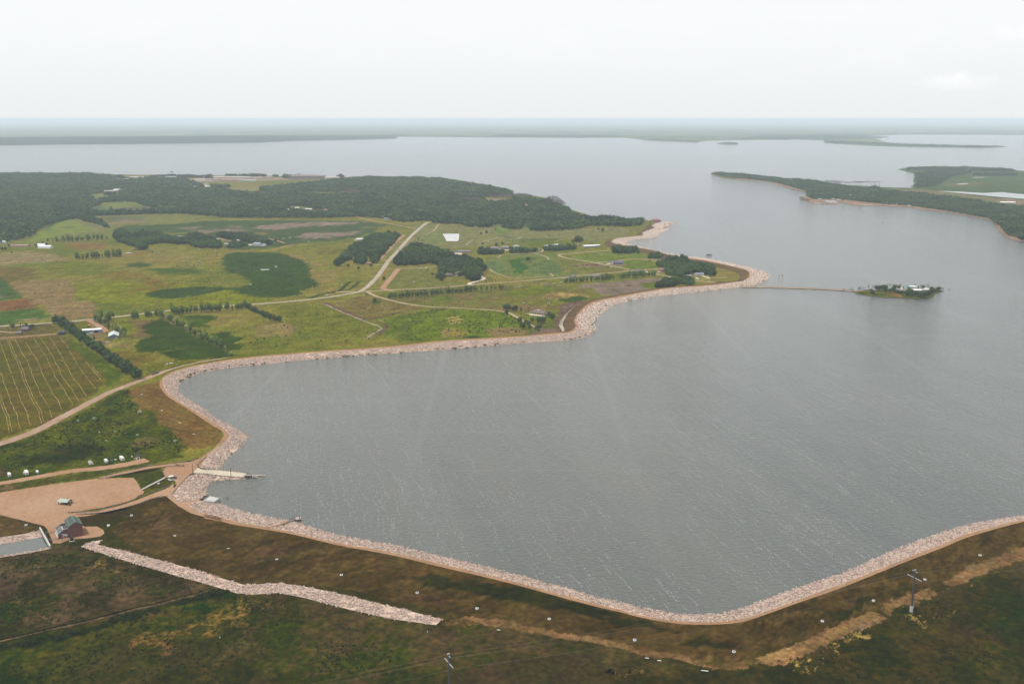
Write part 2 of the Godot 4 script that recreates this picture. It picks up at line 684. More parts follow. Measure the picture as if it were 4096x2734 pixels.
func surfaces() -> void:
	var fine := grain(512,0.02,0.6,1.0,5,5)
	var coarse := grain(512,0.012,0.74,1.0,4,9)
	var soil := matt("soil and grass", 1.0,0.0)
	soil.albedo_texture = fine
	soil.uv1_triplanar = true
	soil.uv1_world_triplanar = true
	soil.uv1_scale = Vector3.ONE / 61.0
	soil.detail_enabled = true
	soil.detail_blend_mode = BaseMaterial3D.BLEND_MODE_MUL
	soil.detail_albedo = coarse
	soil.detail_uv_layer = BaseMaterial3D.DETAIL_UV_2
	soil.uv2_triplanar = true
	soil.uv2_world_triplanar = true
	soil.uv2_scale = Vector3.ONE / 233.0
	var gravel := matt("packed gravel", 1.0,0.0)
	gravel.albedo_texture = grain(512,0.03,0.82,1.0,5,15)
	gravel.uv1_triplanar = true
	gravel.uv1_world_triplanar = true
	gravel.uv1_scale = Vector3.ONE / 43.0
	matt("leaves", 0.9,0.1)
	matt("stone", 0.9,0.1)
	matt("painted", 0.6,0.4)
	matt("bark", 0.95,0.1)
	matt("straw", 0.95,0.1)
	var water := matt("lake water", 0.1,0.55)
	var n := FastNoiseLite.new()
	n.seed = 31
	n.noise_type = FastNoiseLite.TYPE_SIMPLEX_SMOOTH
	n.frequency = 0.03
	n.fractal_octaves = 4
	n.fractal_gain = 0.55
	var t := NoiseTexture2D.new()
	t.width = 1024
	t.height = 1024
	t.seamless = true
	t.noise = n
	t.as_normal_map = true
	t.bump_strength = 5.0
	water.normal_enabled = true
	water.normal_texture = t
	water.normal_scale = 1.0
	water.uv1_triplanar = true
	water.uv1_world_triplanar = true
	water.uv1_scale = Vector3(1.0 / 210.0,1.0 / 100.0,1.0 / 118.0)
	var pond := matt("still water", 0.12,0.5)
	pond.normal_enabled = true
	pond.normal_texture = t
	pond.normal_scale = 0.06
	pond.uv1_triplanar = true
	pond.uv1_world_triplanar = true
	pond.uv1_scale = Vector3.ONE / 60.0
	shades["riprap"] = [tone(158,142,132), tone(194,176,164), 2.0]
	shades["crest"] = [tone(150,122,100), tone(168,141,118), 2.0]
	shades["dirt"] = [tone(162,132,110), tone(174,147,127), 1.0]
	shades["track"] = [tone(160,128,92), tone(182,152,116), 1.5]
	shades["gravel"] = [tone(160,146,128), tone(184,168,148), 2.0]
	shades["tar"] = [tone(164,158,144), tone(182,174,160), 2.0]
	shades["concrete"] = [tone(196,188,172), tone(214,206,192), 2.0]
	shades["pale"] = [tone(206,196,180), tone(226,216,202), 1.0]
	shades["glare_pond"] = [tone(168,168,166), tone(180,180,178), 1.0]  # sky glare on the water painted in as a pale colour
	shades["creek"] = [tone(178,162,142), tone(206,192,174), 2.0]
	shades["greyroad"] = [tone(158,136,120), tone(178,156,140), 1.5]
	shades["pond"] = [Color(0.05,0.055,0.05), Color(0.06,0.065,0.06), 1.0]
	shades["ditch"] = [tone(56,74,34), tone(74,92,42), 2.0]
	shades["lip"] = [tone(32,30,16), tone(46,44,22), 2.0]
	shades["brownslope"] = [tone(112,94,74), tone(136,114,86), 1.5]
	shades["brown"] = [tone(112,92,74), tone(138,118,98), 2.0]

func survey_cover() -> void:
	# far fields among the woods
	patch("C", [-700,1300,0,1190,330,1110,560,985,860,940,1400,925,1680,930,1850,975,2349,960,2349,985,1900,990,1600,1025,1150,1035,1040,1065,1050,1160,900,1180,500,1190,100,1230,-700,1420], tone(132,140,78), tone(146,144,92), 10)
	patch("C", [660,755,860,750,940,738,1090,738,1120,775,1220,785,1290,790,1430,840,1600,870,1460,885,1400,905,1340,920,1010,915,870,945,850,900,740,872,860,865,920,850,860,790], tone(128,142,78), tone(146,152,92), 6)
	patch("C", [1010,890,1180,862,1340,858,1400,880,1250,888], tone(112,112,92), tone(122,118,98), 6)
	patch("C", [740,872,930,860,1020,880,1000,910,880,935,850,900], tone(98,122,86), tone(110,128,88), 6)
	patch("C", [860,960,1300,945,1350,1010,1000,1015,900,985], tone(104,118,78), tone(138,130,98), 8)
	patch("C", [1000,1000,1340,988,1360,1003,1010,1018], tone(168,148,122), tone(150,136,106), 6)
	patch("C", [330,1110,430,1040,560,990,710,970,800,1010,960,1072,900,1090,600,1100,420,1160,250,1190], tone(138,154,80), tone(150,158,90), 5)
	patch("C", [405,1060,470,1010,560,985,700,968,690,975,560,1000,480,1040,440,1080,460,1100,420,1095], tone(100,122,80), tone(108,128,84), 3)
	patch("C", [450,1055,800,1038,800,1044,450,1062], tone(98,116,74), tone(104,120,78), 1)
	patch("C", [690,968,960,1072,900,1078,770,1020], tone(132,132,104), tone(160,146,124), 4)
	patch("Q", [1070,180,1160,158,1500,155,1510,195,1580,210,1430,230,1260,208], tone(146,144,96), tone(158,156,106), 6)
	patch("Q", [1790,208,1920,205,2200,205,2220,235,2080,240,1980,225], tone(146,144,96), tone(158,154,106), 6)
	patch("Q", [1700,345,1850,337,1960,348,1960,365,1760,362], tone(126,140,84), tone(138,146,92), 6)
	patch("Q", [60,100,140,70,450,62,450,82,260,100], tone(196,186,168), tone(206,198,184), 3)
	patch("Q", [800,90,1000,70,1700,62,1880,68,2260,62,2260,85,1880,88,1430,100,1000,110,850,115], tone(176,160,140), tone(190,170,150), 6)
	patch("Q", [860,165,940,150,1010,158,930,125,1000,118,1060,180,1040,190,960,165,870,172], tone(186,176,156), tone(196,186,166), 2)
	patch("E", [250,135,350,100,560,108,610,128,450,140,300,140], tone(176,156,138), tone(150,136,116), 4)
	patch("E", [660,140,700,142,725,180,690,185], tone(188,164,146), tone(170,150,130), 3)
	# marsh with pink flats
	patch("D", [-560,690,-500,660,0,640,0,532,600,525,1250,535,1480,570,1400,605,1320,655,1100,705,700,735,500,770,150,800,0,790,0,690], tone(78,98,60), tone(92,106,66), 14)
	patch("C", [1040,1075,1150,1032,1600,1022,1900,988,2349,986,2349,1110,1900,1100,1100,1100], tone(78,98,60), tone(90,106,66), 12)
	for a in [[240,592,450,562,750,547,1250,550,1000,575,700,582,480,612,330,610],[680,690,720,645,1000,640,1310,620,1200,655,900,692],[30,575,120,575,150,595,60,600],[860,545,1260,545,1200,560,900,570],[-450,600,-250,585,-230,600,-400,612],[-330,625,-40,610,200,612,150,625,-200,640]]:
		patch("D", a, tone(176,152,142), tone(146,134,114), 26,1.3)
	patch("D", [160,640,370,640,370,675,250,665], tone(150,142,92), tone(160,146,96), 8)
	patch("D", [1250,585,1480,580,1490,600,1300,600], tone(140,140,84), tone(160,148,96), 8)
	# the large meadow
	patch("C", [-700,1450,0,1410,320,1430,360,1500,100,1570,-700,1640], tone(120,112,60), tone(134,118,66), 30)
	patch("C", [600,1200,900,1190,1000,1210,940,1250,700,1260], tone(150,122,78), tone(144,130,76), 24)
	patch("C", [1120,1290,1300,1280,1420,1300,1250,1315], tone(158,126,80), tone(142,130,74), 14)
	patch("C", [850,1480,1100,1455,1350,1490,1500,1545,1150,1535], tone(148,120,64), tone(136,128,66), 26)
	patch("C", [350,1330,900,1380,1150,1440,800,1500,420,1460], tone(120,128,58), tone(132,134,62), 30)
	patch("N", [80,660,300,640,520,655,640,690,560,700,330,700,200,690], tone(130,136,56), tone(146,148,64), 20)
	patch("A", [900,0,1500,40,1650,100,1300,150,1150,180,1350,90], tone(140,116,64), tone(132,128,62), 20)
	patch("C", [1140,1405,1200,1385,1280,1373,1350,1378,1385,1392,1370,1410,1290,1421,1190,1415], tone(68,94,46), tone(76,100,50), 4)
	patch("C", [1330,1430,1560,1425,1800,1428,1920,1470,1600,1490,1430,1470], tone(84,106,44), tone(100,118,50), 16)
	patch("N", [508,592,520,581,560,577,640,579,690,592,707,602,712,616,716,637,738,649,730,657,696,663,690,672,660,681,600,682,555,672,520,664,470,674,400,685,345,682,330,672,380,661,470,656,545,660,578,652,562,636,515,620], tone(62,84,38), tone(74,96,44), 10,0.8)
	patch("D", [120,905,180,895,200,915,150,925], tone(66,66,42), tone(60,70,40), 8)
	patch("D", [520,825,600,830,740,885,800,905,780,912,600,860], tone(176,154,112), tone(150,140,84), 6)
	patch("D", [800,905,885,907,830,920,895,930,820,950,860,965,820,950,800,930], tone(190,162,116), tone(160,140,90), 5)
	patch("D", [780,970,860,1000,1000,1040,990,1090,900,1100,860,1150,790,1180,870,1120,800,1060], tone(164,148,96), tone(140,134,76), 16)
	patch("D", [430,790,600,750,700,748,560,770,450,800], tone(190,168,126), tone(170,152,108), 5)
	patch("D", [850,790,1100,770,1150,820,900,850,830,830], tone(118,122,58), tone(140,128,70), 18)
	# left stubble and crops
	patch("C", [-700,1330,0,1290,180,1272,450,1280,640,1350,500,1368,0,1402,-700,1450], tone(150,140,98), tone(162,146,108), 4,1.0,[62.0,24.0, tone(176,162,122), 0.3])
	patch("A", [75,65,400,42,640,38,660,80,705,165,680,170,705,232,820,230,905,308,840,320,875,365,870,388,490,402,370,270,260,262,215,200], tone(158,136,98), tone(148,130,88), 3,1.0,[86.0,17.0, tone(166,148,108), 0.4])
	patch("A", [-700,40,0,15,75,68,215,205,0,230,-700,290], tone(74,102,52), tone(90,112,60), 4)
	patch("A", [-700,400,0,332,340,300,480,388,200,420,0,455,-700,520], tone(80,114,54), tone(96,120,62), 4)
	patch("A", [-700,300,0,240,230,212,345,300,0,328,-700,390], tone(132,100,68), tone(150,112,76), 6)
	patch("A", [120,410,300,395,460,388,470,398,240,415], tone(176,158,132), tone(120,130,80), 10)
	patch("A", [-100,170,60,190,40,215,-100,220], tone(160,146,126), tone(100,110,70), 10)
	patch("A", [-200,470,0,475,500,440,520,535,0,580,-200,590], tone(112,106,60), tone(126,114,72), 6)
	patch("A", [-700,640,0,580,510,540,590,560,700,690,870,830,960,900,950,990,880,1070,700,1200,450,1350,0,1500,-700,1750], tone(118,108,58), tone(106,104,48), 5,1.2)
	patch("A", [590,556,780,660,960,780,1110,890,1100,960,1010,1010,960,1000,965,905,870,830,700,690], tone(86,104,36), tone(104,116,46), 6)
	patch("A", [0,575,500,535,520,548,0,592], tone(176,150,112), tone(160,140,100), 2)
	# farmstead
	patch("K", [1230,200,1420,165,1500,200,1560,280,1500,310,1300,320,1230,270], tone(112,116,50), tone(128,128,62), 5)
	patch("K", [1440,190,1560,180,1720,240,1800,330,1760,400,1700,440,1500,430,1400,400,1700,350,1650,280], tone(164,132,110), tone(152,124,100), 5)
	patch("K", [1500,440,1700,430,1800,500,2230,590,2200,620,1750,620,1640,540], tone(150,136,92), tone(178,162,110), 10)
	patch("A", [1180,420,1390,400,1400,470,1390,560,1200,595,1160,560,1290,500], tone(138,116,84), tone(128,116,74), 10)
	patch("A", [1040,420,1180,415,1240,470,1160,520,1060,470], tone(132,142,52), tone(124,130,56), 10)
	patch("A", [1300,470,1400,420,1480,385,1700,500,1900,600,2080,690,2150,740,2000,770,1600,780,1450,705,1260,700,1230,650,1300,590,1390,560], tone(58,80,30), tone(74,92,38), 8,0.8)
	patch("A", [1440,700,1750,655,1760,662,1450,712], tone(110,116,50), tone(100,108,46), 3)
	patch("A", [1640,370,1980,365,1995,395,1880,440,1920,470,1780,482], tone(74,98,38), tone(88,108,44), 8)
	patch("A", [1930,530,2080,522,2200,575,2250,560,2150,620,2240,650,2200,680,2080,684], tone(62,84,32), tone(76,94,38), 6)
	patch("A", [1010,700,1400,700,1450,790,1300,850,1100,800], tone(134,118,64), tone(122,118,56), 14)
	patch("A", [1300,800,1600,790,2140,750,2349,700,2349,735,1700,830,1450,890,1350,880], tone(120,128,48), tone(132,126,62), 10)
	patch("A", [1380,880,1440,870,1560,870,1650,820,1560,850,1420,920], tone(104,96,84), tone(116,104,88), 4)
	# meadows east of the farm
	patch("D", [270,1500,500,1465,640,1490,650,1545,560,1600,300,1590], tone(166,148,106), tone(150,138,88), 10)
	patch("D", [640,1470,760,1520,800,1600,690,1600,640,1540], tone(84,104,46), tone(120,124,64), 10)
	patch("D", [1000,1290,1200,1230,1350,1215,1500,1260,1800,1330,1550,1370,1330,1430,1200,1400], tone(134,120,72), tone(142,130,80), 8)
	patch("D", [1330,1270,1420,1260,1440,1290,1370,1300], tone(80,98,44), tone(92,108,50), 5)
	patch("D", [400,1290,900,1290,1300,1460,1400,1500,1350,1560,900,1640,700,1560,560,1440], tone(122,128,58), tone(134,134,66), 16)
	patch("D", [1400,1480,1600,1400,1900,1350,2500,1360,2600,1440,2500,1560,2000,1640,1600,1640,1450,1560], tone(104,122,50), tone(118,130,60), 12)
	for a in [[1830,1440,1860,1405,2100,1395,2180,1430,2170,1480,2060,1465,1950,1430],[2040,1520,2200,1515,2260,1560,2100,1580]]:
		patch("D", a, tone(120,128,60), tone(126,132,64), 8,1.0,[58.0,15.0, tone(206,186,130), 0.45])
	patch("D", [1860,1450,1920,1440,2010,1450,1950,1462], tone(66,90,36), tone(76,98,42), 4)
	patch("E", [-450,900,0,870,300,880,700,900,1100,930,1330,920,1340,960,1000,1040,600,1040,0,1060,-400,1030], tone(126,128,66), tone(138,128,76), 14)
	patch("E", [350,960,900,900,1000,940,700,990,500,1010], tone(112,126,48), tone(126,134,56), 14)
	patch("E", [850,1010,900,970,1050,960,1250,980,1290,1010,1100,1000,980,1000,1000,1030], tone(160,138,88), tone(196,172,120), 12)
	patch("E", [980,1020,1080,1010,1130,993,1250,1000,1270,1020,1100,1055,1040,1045], tone(66,92,40), tone(78,102,46), 4)
	patch("E", [100,1090,250,1060,480,1065,1010,1085,980,1110,700,1130,480,1120,250,1105], tone(150,128,92), tone(138,126,80), 8)
	patch("E", [0,1110,420,1130,540,1160,620,1230,700,1290,400,1380,200,1400,-300,1400,-400,1200], tone(112,132,50), tone(124,136,58), 10)
	patch("E", [0,1170,90,1180,120,1230,40,1250,-30,1250], tone(150,146,80), tone(130,136,66), 6,1.0,[58.0,13.0, tone(210,190,136), 0.5])
	patch("E", [-80,1280,100,1290,215,1330,120,1370,-80,1380], tone(168,152,96), tone(140,138,72), 10)
	patch("E", [330,1310,460,1280,620,1280,730,1320,640,1350,400,1372], tone(150,132,92), tone(160,140,100), 6)
	patch("E", [130,1370,220,1355,300,1375,200,1395], tone(66,84,40), tone(80,96,46), 4)
	# bare soil by the dam
	patch("E", [1010,1075,1100,1050,1300,1030,1450,1000,1460,1012,1250,1052,1160,1085,1100,1140,1050,1190,1020,1250,1045,1330,990,1345,700,1362,640,1355,830,1310,975,1295,950,1240,990,1180], tone(122,102,90), tone(140,118,104), 5)
	patch("E", [860,1290,980,1290,1030,1335,800,1350,740,1335], tone(160,136,120), tone(150,128,110), 6)
	patch("E", [1140,920,1190,905,1240,885,1500,862,1900,825,1990,838,1830,890,1780,905,1840,935,1680,965,1440,985,1320,962,1345,935,1290,920], tone(160,144,130), tone(146,130,116), 6)
	patch("E", [1450,925,1500,930,1620,965,1560,965], tone(104,88,80), tone(120,104,94), 3)
	patch("E", [1710,880,1900,862,1900,925,1860,930,1790,905], tone(112,126,42), tone(122,130,50), 3)
	patch("E", [770,862,830,865,1000,900,1080,912,1060,920,880,890], tone(150,140,130), tone(136,124,112), 4)
	# golf links
	patch("E", [-600,560,-350,470,-300,340,0,335,700,320,1100,380,1500,360,1650,380,1640,440,1480,460,1380,500,1100,470,800,480,300,530,0,560], tone(138,144,92), tone(152,146,104), 10)
	patch("D", [1840,640,1920,630,1990,650,1980,735,1860,745], tone(128,142,84), tone(134,146,88), 4,1.0,[14.0,26.0, tone(150,154,104), 0.45])
	patch("E", [400,345,490,340,560,370,540,420,430,420], tone(120,140,76), tone(128,146,82), 4,1.0,[10.0,40.0, tone(140,156,96), 0.45])
	patch("E", [670,390,690,320,725,320,745,390,700,400], tone(128,146,84), tone(136,150,90), 4)
	patch("E", [420,420,560,455,660,470,900,470,1010,468,1010,474,640,478,540,468], tone(84,104,60), tone(100,116,66), 4)
	patch("E", [430,640,480,610,780,590,1000,612,1050,640,1340,690,1650,750,1300,795,940,830,600,830,400,780,330,720,250,680], tone(124,138,76), tone(134,142,84), 10)
	patch("L", [80,420,300,380,440,400,520,480,560,600,440,610,280,520,160,480], tone(112,132,82), tone(122,138,88), 10)
	patch("L", [1020,430,1180,380,1400,400,1520,480,1500,580,1200,620,960,600,940,510], tone(108,130,80), tone(118,134,84), 12)
	patch("L", [560,392,700,365,850,352,1000,342,1060,355,1000,375,850,385,775,420,850,450,915,495,905,530,800,565,840,600,760,615,640,595,700,545,620,480,600,440], tone(66,104,44), tone(78,116,50), 3)
	patch("L", [1000,620,1100,612,1220,635,1150,645,1040,640], tone(146,160,104), tone(150,162,108), 2)
	patch("E", [1050,625,1490,582,1800,600,1840,650,1720,650,1340,690], tone(122,140,62), tone(134,142,76), 8)
	patch("E", [1350,692,1720,655,1900,690,1980,740,1700,755], tone(116,136,58), tone(126,138,68), 8)
	patch("E", [1000,640,1340,695,1680,755,1300,790,1040,760,960,680], tone(128,138,68), tone(140,134,80), 10)
	patch("E", [1140,720,1200,705,1400,710,1420,722,1180,728], tone(132,110,94), tone(150,126,106), 4)
	patch("M", [100,230,400,215,480,240,420,270,250,265], tone(166,142,118), tone(150,132,108), 4)
	patch("M", [0,285,250,280,400,320,300,355,0,390], tone(140,128,78), tone(130,128,70), 8)
	patch("D", [1430,1040,1500,975,1500,985,1410,1095], tone(196,160,104), tone(176,146,96), 3)
	patch("D", [1490,1130,1600,985,1900,980,1960,1080,2230,1100,2250,1120,1900,1150,1540,1170], tone(128,134,72), tone(140,138,82), 8)
	patch("D", [1500,1250,1900,1200,2349,1180,2600,1180,2600,1330,2200,1310,1900,1310], tone(136,124,78), tone(128,132,70), 10)
	patch("D", [1900,1240,2000,1222,2090,1240,2000,1270,1920,1265], tone(106,128,54), tone(116,132,60), 6)
	# west slope and green below it
	patch("A", [1195,1035,1330,1000,1480,985,1540,1080,1700,1210,1900,1335,2040,1440,2030,1520,1960,1600,1690,1600,1660,1500,1500,1390,1380,1290,1300,1230,1190,1100], tone(126,103,62), tone(142,118,74), 4)
	patch("A", [-900,1900,0,1560,300,1470,700,1280,1100,1050,1190,1035,1190,1100,1300,1230,1450,1255,1380,1290,1500,1390,1650,1490,1690,1570,1600,1700,0,1900], tone(72,86,24), tone(100,104,40), 8,1.6)
	patch("A", [1110,1060,1190,1050,1180,1095,1130,1095], tone(50,64,22), tone(60,74,28), 5)
	patch("A", [1210,1540,1280,1495,1400,1485,1440,1510,1350,1560,1230,1567], tone(140,124,88), tone(120,108,70), 8)
	patch("A", [1380,1260,1450,1258,1440,1270,1385,1278], tone(82,96,36), tone(92,100,40), 3)
	patch("T", [290,290,450,190,800,50,1200,-30,1550,0,1600,130,1300,180,900,270,420,330], tone(46,58,20), tone(60,70,26), 9)
	patch("T", [700,110,850,40,1000,60,1050,110,800,130], tone(86,76,44), tone(76,74,38), 8)
	patch("T", [-500,400,0,330,100,380,250,420,0,470,-500,560], tone(104,90,66), tone(90,88,50), 10)
	patch("T", [-500,620,0,590,620,500,1400,410,1900,320,2250,240,2349,300,1450,480,1000,540,300,660,0,720,-500,800], tone(86,92,40), tone(98,98,50), 5)
	patch("T", [100,590,210,570,200,640,60,680,-100,680], tone(142,120,90), tone(110,100,66), 8)
	patch("B", [-300,480,0,455,180,500,300,530,270,560,0,600,-300,650], tone(92,76,48), tone(112,94,62), 5)
	patch("B", [640,215,880,208,930,285,1080,205,1075,150,1110,135,1000,140], tone(84,82,42), tone(80,92,34), 3)
	patch("B", [940,285,1080,205,1140,225,1145,250,1100,290,900,350], tone(84,88,36), tone(96,94,44), 3)
	# below the dam: dark grass, with cloud shade put into its colour
	var fields: Array = [-500,1275,120,1275,230,1240,640,1350,1010,1432,1160,1430,1640,1530,1760,1510,2349,1280,2900,1120,2900,1800,-500,1800]
	patch("N", fields, tone(62,64,26), tone(86,76,46), 3,1.5)
	patch("B", [-300,700,340,655,520,660,700,740,1100,830,1380,940,900,1060,300,1190,0,1280,-300,1330], tone(66,62,32), tone(98,82,60), 12,1.7)
	for a in [[0,740,350,720,560,690,600,720,300,790,0,800],[-100,1060,120,1000,250,960,420,1000,360,1060,100,1150,-100,1200],[560,880,700,850,720,900,600,920],[940,960,1100,920,1200,940,1000,980]]:
		patch("B", a, tone(58,70,24), tone(82,78,40), 16,1.5)
	for a in [[60,1030,150,1000,250,990,180,1025],[560,800,700,780,800,830,600,870]]:
		patch("B", a, tone(140,120,78), tone(92,80,50), 14,2.0)
	patch("B", [-300,1370,0,1300,600,1180,1100,1080,1500,980,1720,985,1720,1170,1200,1330,600,1480,200,1700,-300,1700], tone(56,68,18), tone(86,84,38), 14,1.6)
	patch("B", [-300,1300,0,1310,250,1270,620,1190,820,1110,1060,1060,1190,1010,1500,950,1560,985,1300,1030,1000,1090,850,1150,600,1230,300,1300,0,1330,-300,1380], tone(36,46,14), tone(48,56,20), 5,0.8)
	patch("B", [1180,1120,1300,1050,1700,1000,1720,1080,1500,1160,1250,1210], tone(148,124,74), tone(76,78,34), 24,2.2)
	patch("B", [900,1260,1100,1200,1300,1280,1150,1340,950,1330], tone(140,114,72), tone(74,76,32), 24,2.2)
	patch("N", [1016,1560,1150,1490,1300,1465,1380,1500,1390,1600,1200,1640,1000,1640], tone(84,72,48), tone(72,66,38), 8)
	patch("B", [600,1330,1000,1300,1700,1180,1720,1300,1200,1450,700,1560,500,1480], tone(78,74,40), tone(60,66,24), 22,1.8)
	patch("N", [560,1440,800,1400,1010,1440,1150,1440,1380,1490,1150,1500,1000,1560,700,1580,560,1500], tone(70,76,26), tone(92,80,50), 14,1.8)
	patch("N", [1640,1540,1800,1500,2100,1390,2349,1310,2900,1180,2900,1420,2349,1500,2000,1600,1500,1640,1350,1540], tone(56,58,20), tone(78,68,36), 12,1.6)
	for a in [[1180,880,1300,820,1420,870,1250,960,1160,960],[1000,1000,1500,960,1560,1040,1100,1080],[2100,900,2400,700,2400,1000,2150,1000],[1900,1150,2200,1130,2300,1200,2050,1260]]:
		patch("X", a, tone(50,62,16), tone(74,72,30), 18,1.5)
	for a in [[800,1090,900,1040,1080,1030,1000,1075,870,1100],[1380,880,1440,900,1520,930,1440,960,1400,930],[1500,890,1760,830,1700,870,1560,905],[1860,620,1920,600,1910,635],[1960,1180,2070,1150,2010,1200],[500,1320,590,1350,520,1360],[600,1190,720,1140,760,1150,620,1210],[400,1310,500,1240,520,1270,440,1330]]:
		patch("X", a, tone(186,162,106), tone(86,78,38), 9,2.4)
	for a in [[0,1290,160,1240,350,1310,330,1360,60,1360],[430,1290,520,1240,600,1250,520,1320]]:
		patch("Y", a, tone(190,166,106), tone(90,80,44), 7,2.4)
	# dam slope
	patch("N", [250,1215,360,1145,385,1140,430,1178,520,1200,700,1232,900,1274,1100,1321,1300,1374,1430,1406,1560,1431,1640,1433,1730,1422,1850,1380,1950,1341,2080,1288,2170,1254,2240,1226,2349,1196,2850,1120,2850,1170,2460,1225,2349,1252,2265,1285,2120,1350,1998,1402,1850,1464,1740,1508,1660,1527,1600,1522,1430,1480,1330,1457,1150,1420,1020,1404,820,1355,650,1338,560,1338,430,1300,330,1270], tone(78,66,34), tone(98,80,48), 3,1.4,[108.0,22.0, tone(106,88,56), 0.3])
	patch("B", [560,450,1080,335,1140,360,1000,420,800,470,560,520], tone(66,58,32), tone(76,62,36), 6)
	for a in [[940,1322,1100,1338,1280,1375,1420,1420,1300,1408,1120,1372,960,1345],[1310,1402,1480,1432,1560,1455,1420,1440],[1560,1476,1620,1470,1700,1480,1640,1492],[1900,1410,2000,1365,2010,1380,1920,1425]]:
		patch("N", a, tone(44,48,18), tone(58,56,26), 6,1.1)
	for a in [[580,1255,640,1260,660,1275,600,1280],[340,1195,380,1190,400,1215,360,1225],[930,1355,1010,1372,1000,1385,930,1370]]:
		patch("N", a, tone(124,100,74), tone(84,66,42), 8,1.4)
	patch("Z", [700,300,850,340,1100,280,1440,290,1450,440,1250,470,1000,420,850,380], tone(126,106,70), tone(90,76,46), 8,1.5)
	patch("X", [0,1252,150,1215,300,1162,500,1075,700,982,860,905,1030,842,1110,860,1170,900,1100,945,900,1012,700,1112,560,1180,400,1250,300,1297,150,1303,0,1290,-120,1262,-40,1262], tone(158,128,94), tone(140,112,80), 2.4,1.0)
	patch("X", [1170,785,1300,725,1500,650,1560,690,1680,640,1640,600,1700,562,1900,452,2100,372,2349,285,2500,225,2900,110,2900,230,2500,340,2349,402,2250,425,2000,522,1720,640,1400,765,1300,800,1200,800], tone(158,128,94), tone(140,112,80), 2.4,1.0)
	patch("N", [1064,1409,1100,1416,1147,1419,1250,1441,1376,1465,1421,1474,1464,1486,1523,1496,1567,1503,1620,1512,1634,1523,1630,1532,1610,1528,1567,1518,1537,1510,1479,1502,1435,1489,1376,1477,1250,1456,1160,1441,1095,1427], tone(158,128,94), tone(140,112,80), 2.4,1.0)
	patch("X", [0,1258,300,1175,700,1000,1020,860,1060,880,700,1060,300,1250,0,1275], tone(176,146,104), tone(150,120,86), 5,1.8)
	patch("X", [600,1160,800,1070,1000,930,1120,880,1080,930,850,1040], tone(180,154,128), tone(150,120,88), 5,2.0)
	patch("N", [1600,1512,1740,1502,1760,1520,1700,1535,1610,1530], tone(128,104,70), tone(80,76,36), 6,2.2)
	patch("X", [1100,800,1330,700,1560,640,1620,600,1720,620,1640,660,1350,800,1180,880], tone(146,120,84), tone(92,80,44), 5,2.2)
	# right-hand land
	patch("F", [230,490,2700,350,2700,1100,2150,850,1100,720,600,560], tone(84,108,64), tone(98,116,72), 5)
	patch("F", [235,492,235,500,500,541,700,577,890,622,880,655,835,658,850,672,930,700,1250,715,1400,713,1750,748,2000,788,2100,803,2180,885,2240,930,2300,950,2400,960,2250,880,2110,785,1900,745,1500,700,1250,672,950,655,905,640,905,610,720,560,500,530], tone(190,164,146), tone(174,150,130), 4)
	patch("F", [1430,590,1800,612,2000,640,2349,690,2349,712,2100,680,1800,640,1450,602], tone(156,140,108), tone(128,132,86), 12)
	patch("F", [1700,625,1900,645,2100,670,2200,690,2100,692,1850,655], tone(112,126,72), tone(120,126,76), 6)
	patch("F", [2100,690,2200,665,2349,668,2500,680,2500,710,2300,705,2150,700], tone(176,156,132), tone(150,138,108), 6)
	patch("F", [1780,570,1950,552,2100,556,1990,575,1850,580], tone(150,136,108), tone(110,122,80), 12)
	patch("W", [2150,1000,1950,960,1880,975,2000,1130,2060,1160], tone(150,140,84), tone(138,136,76), 4)

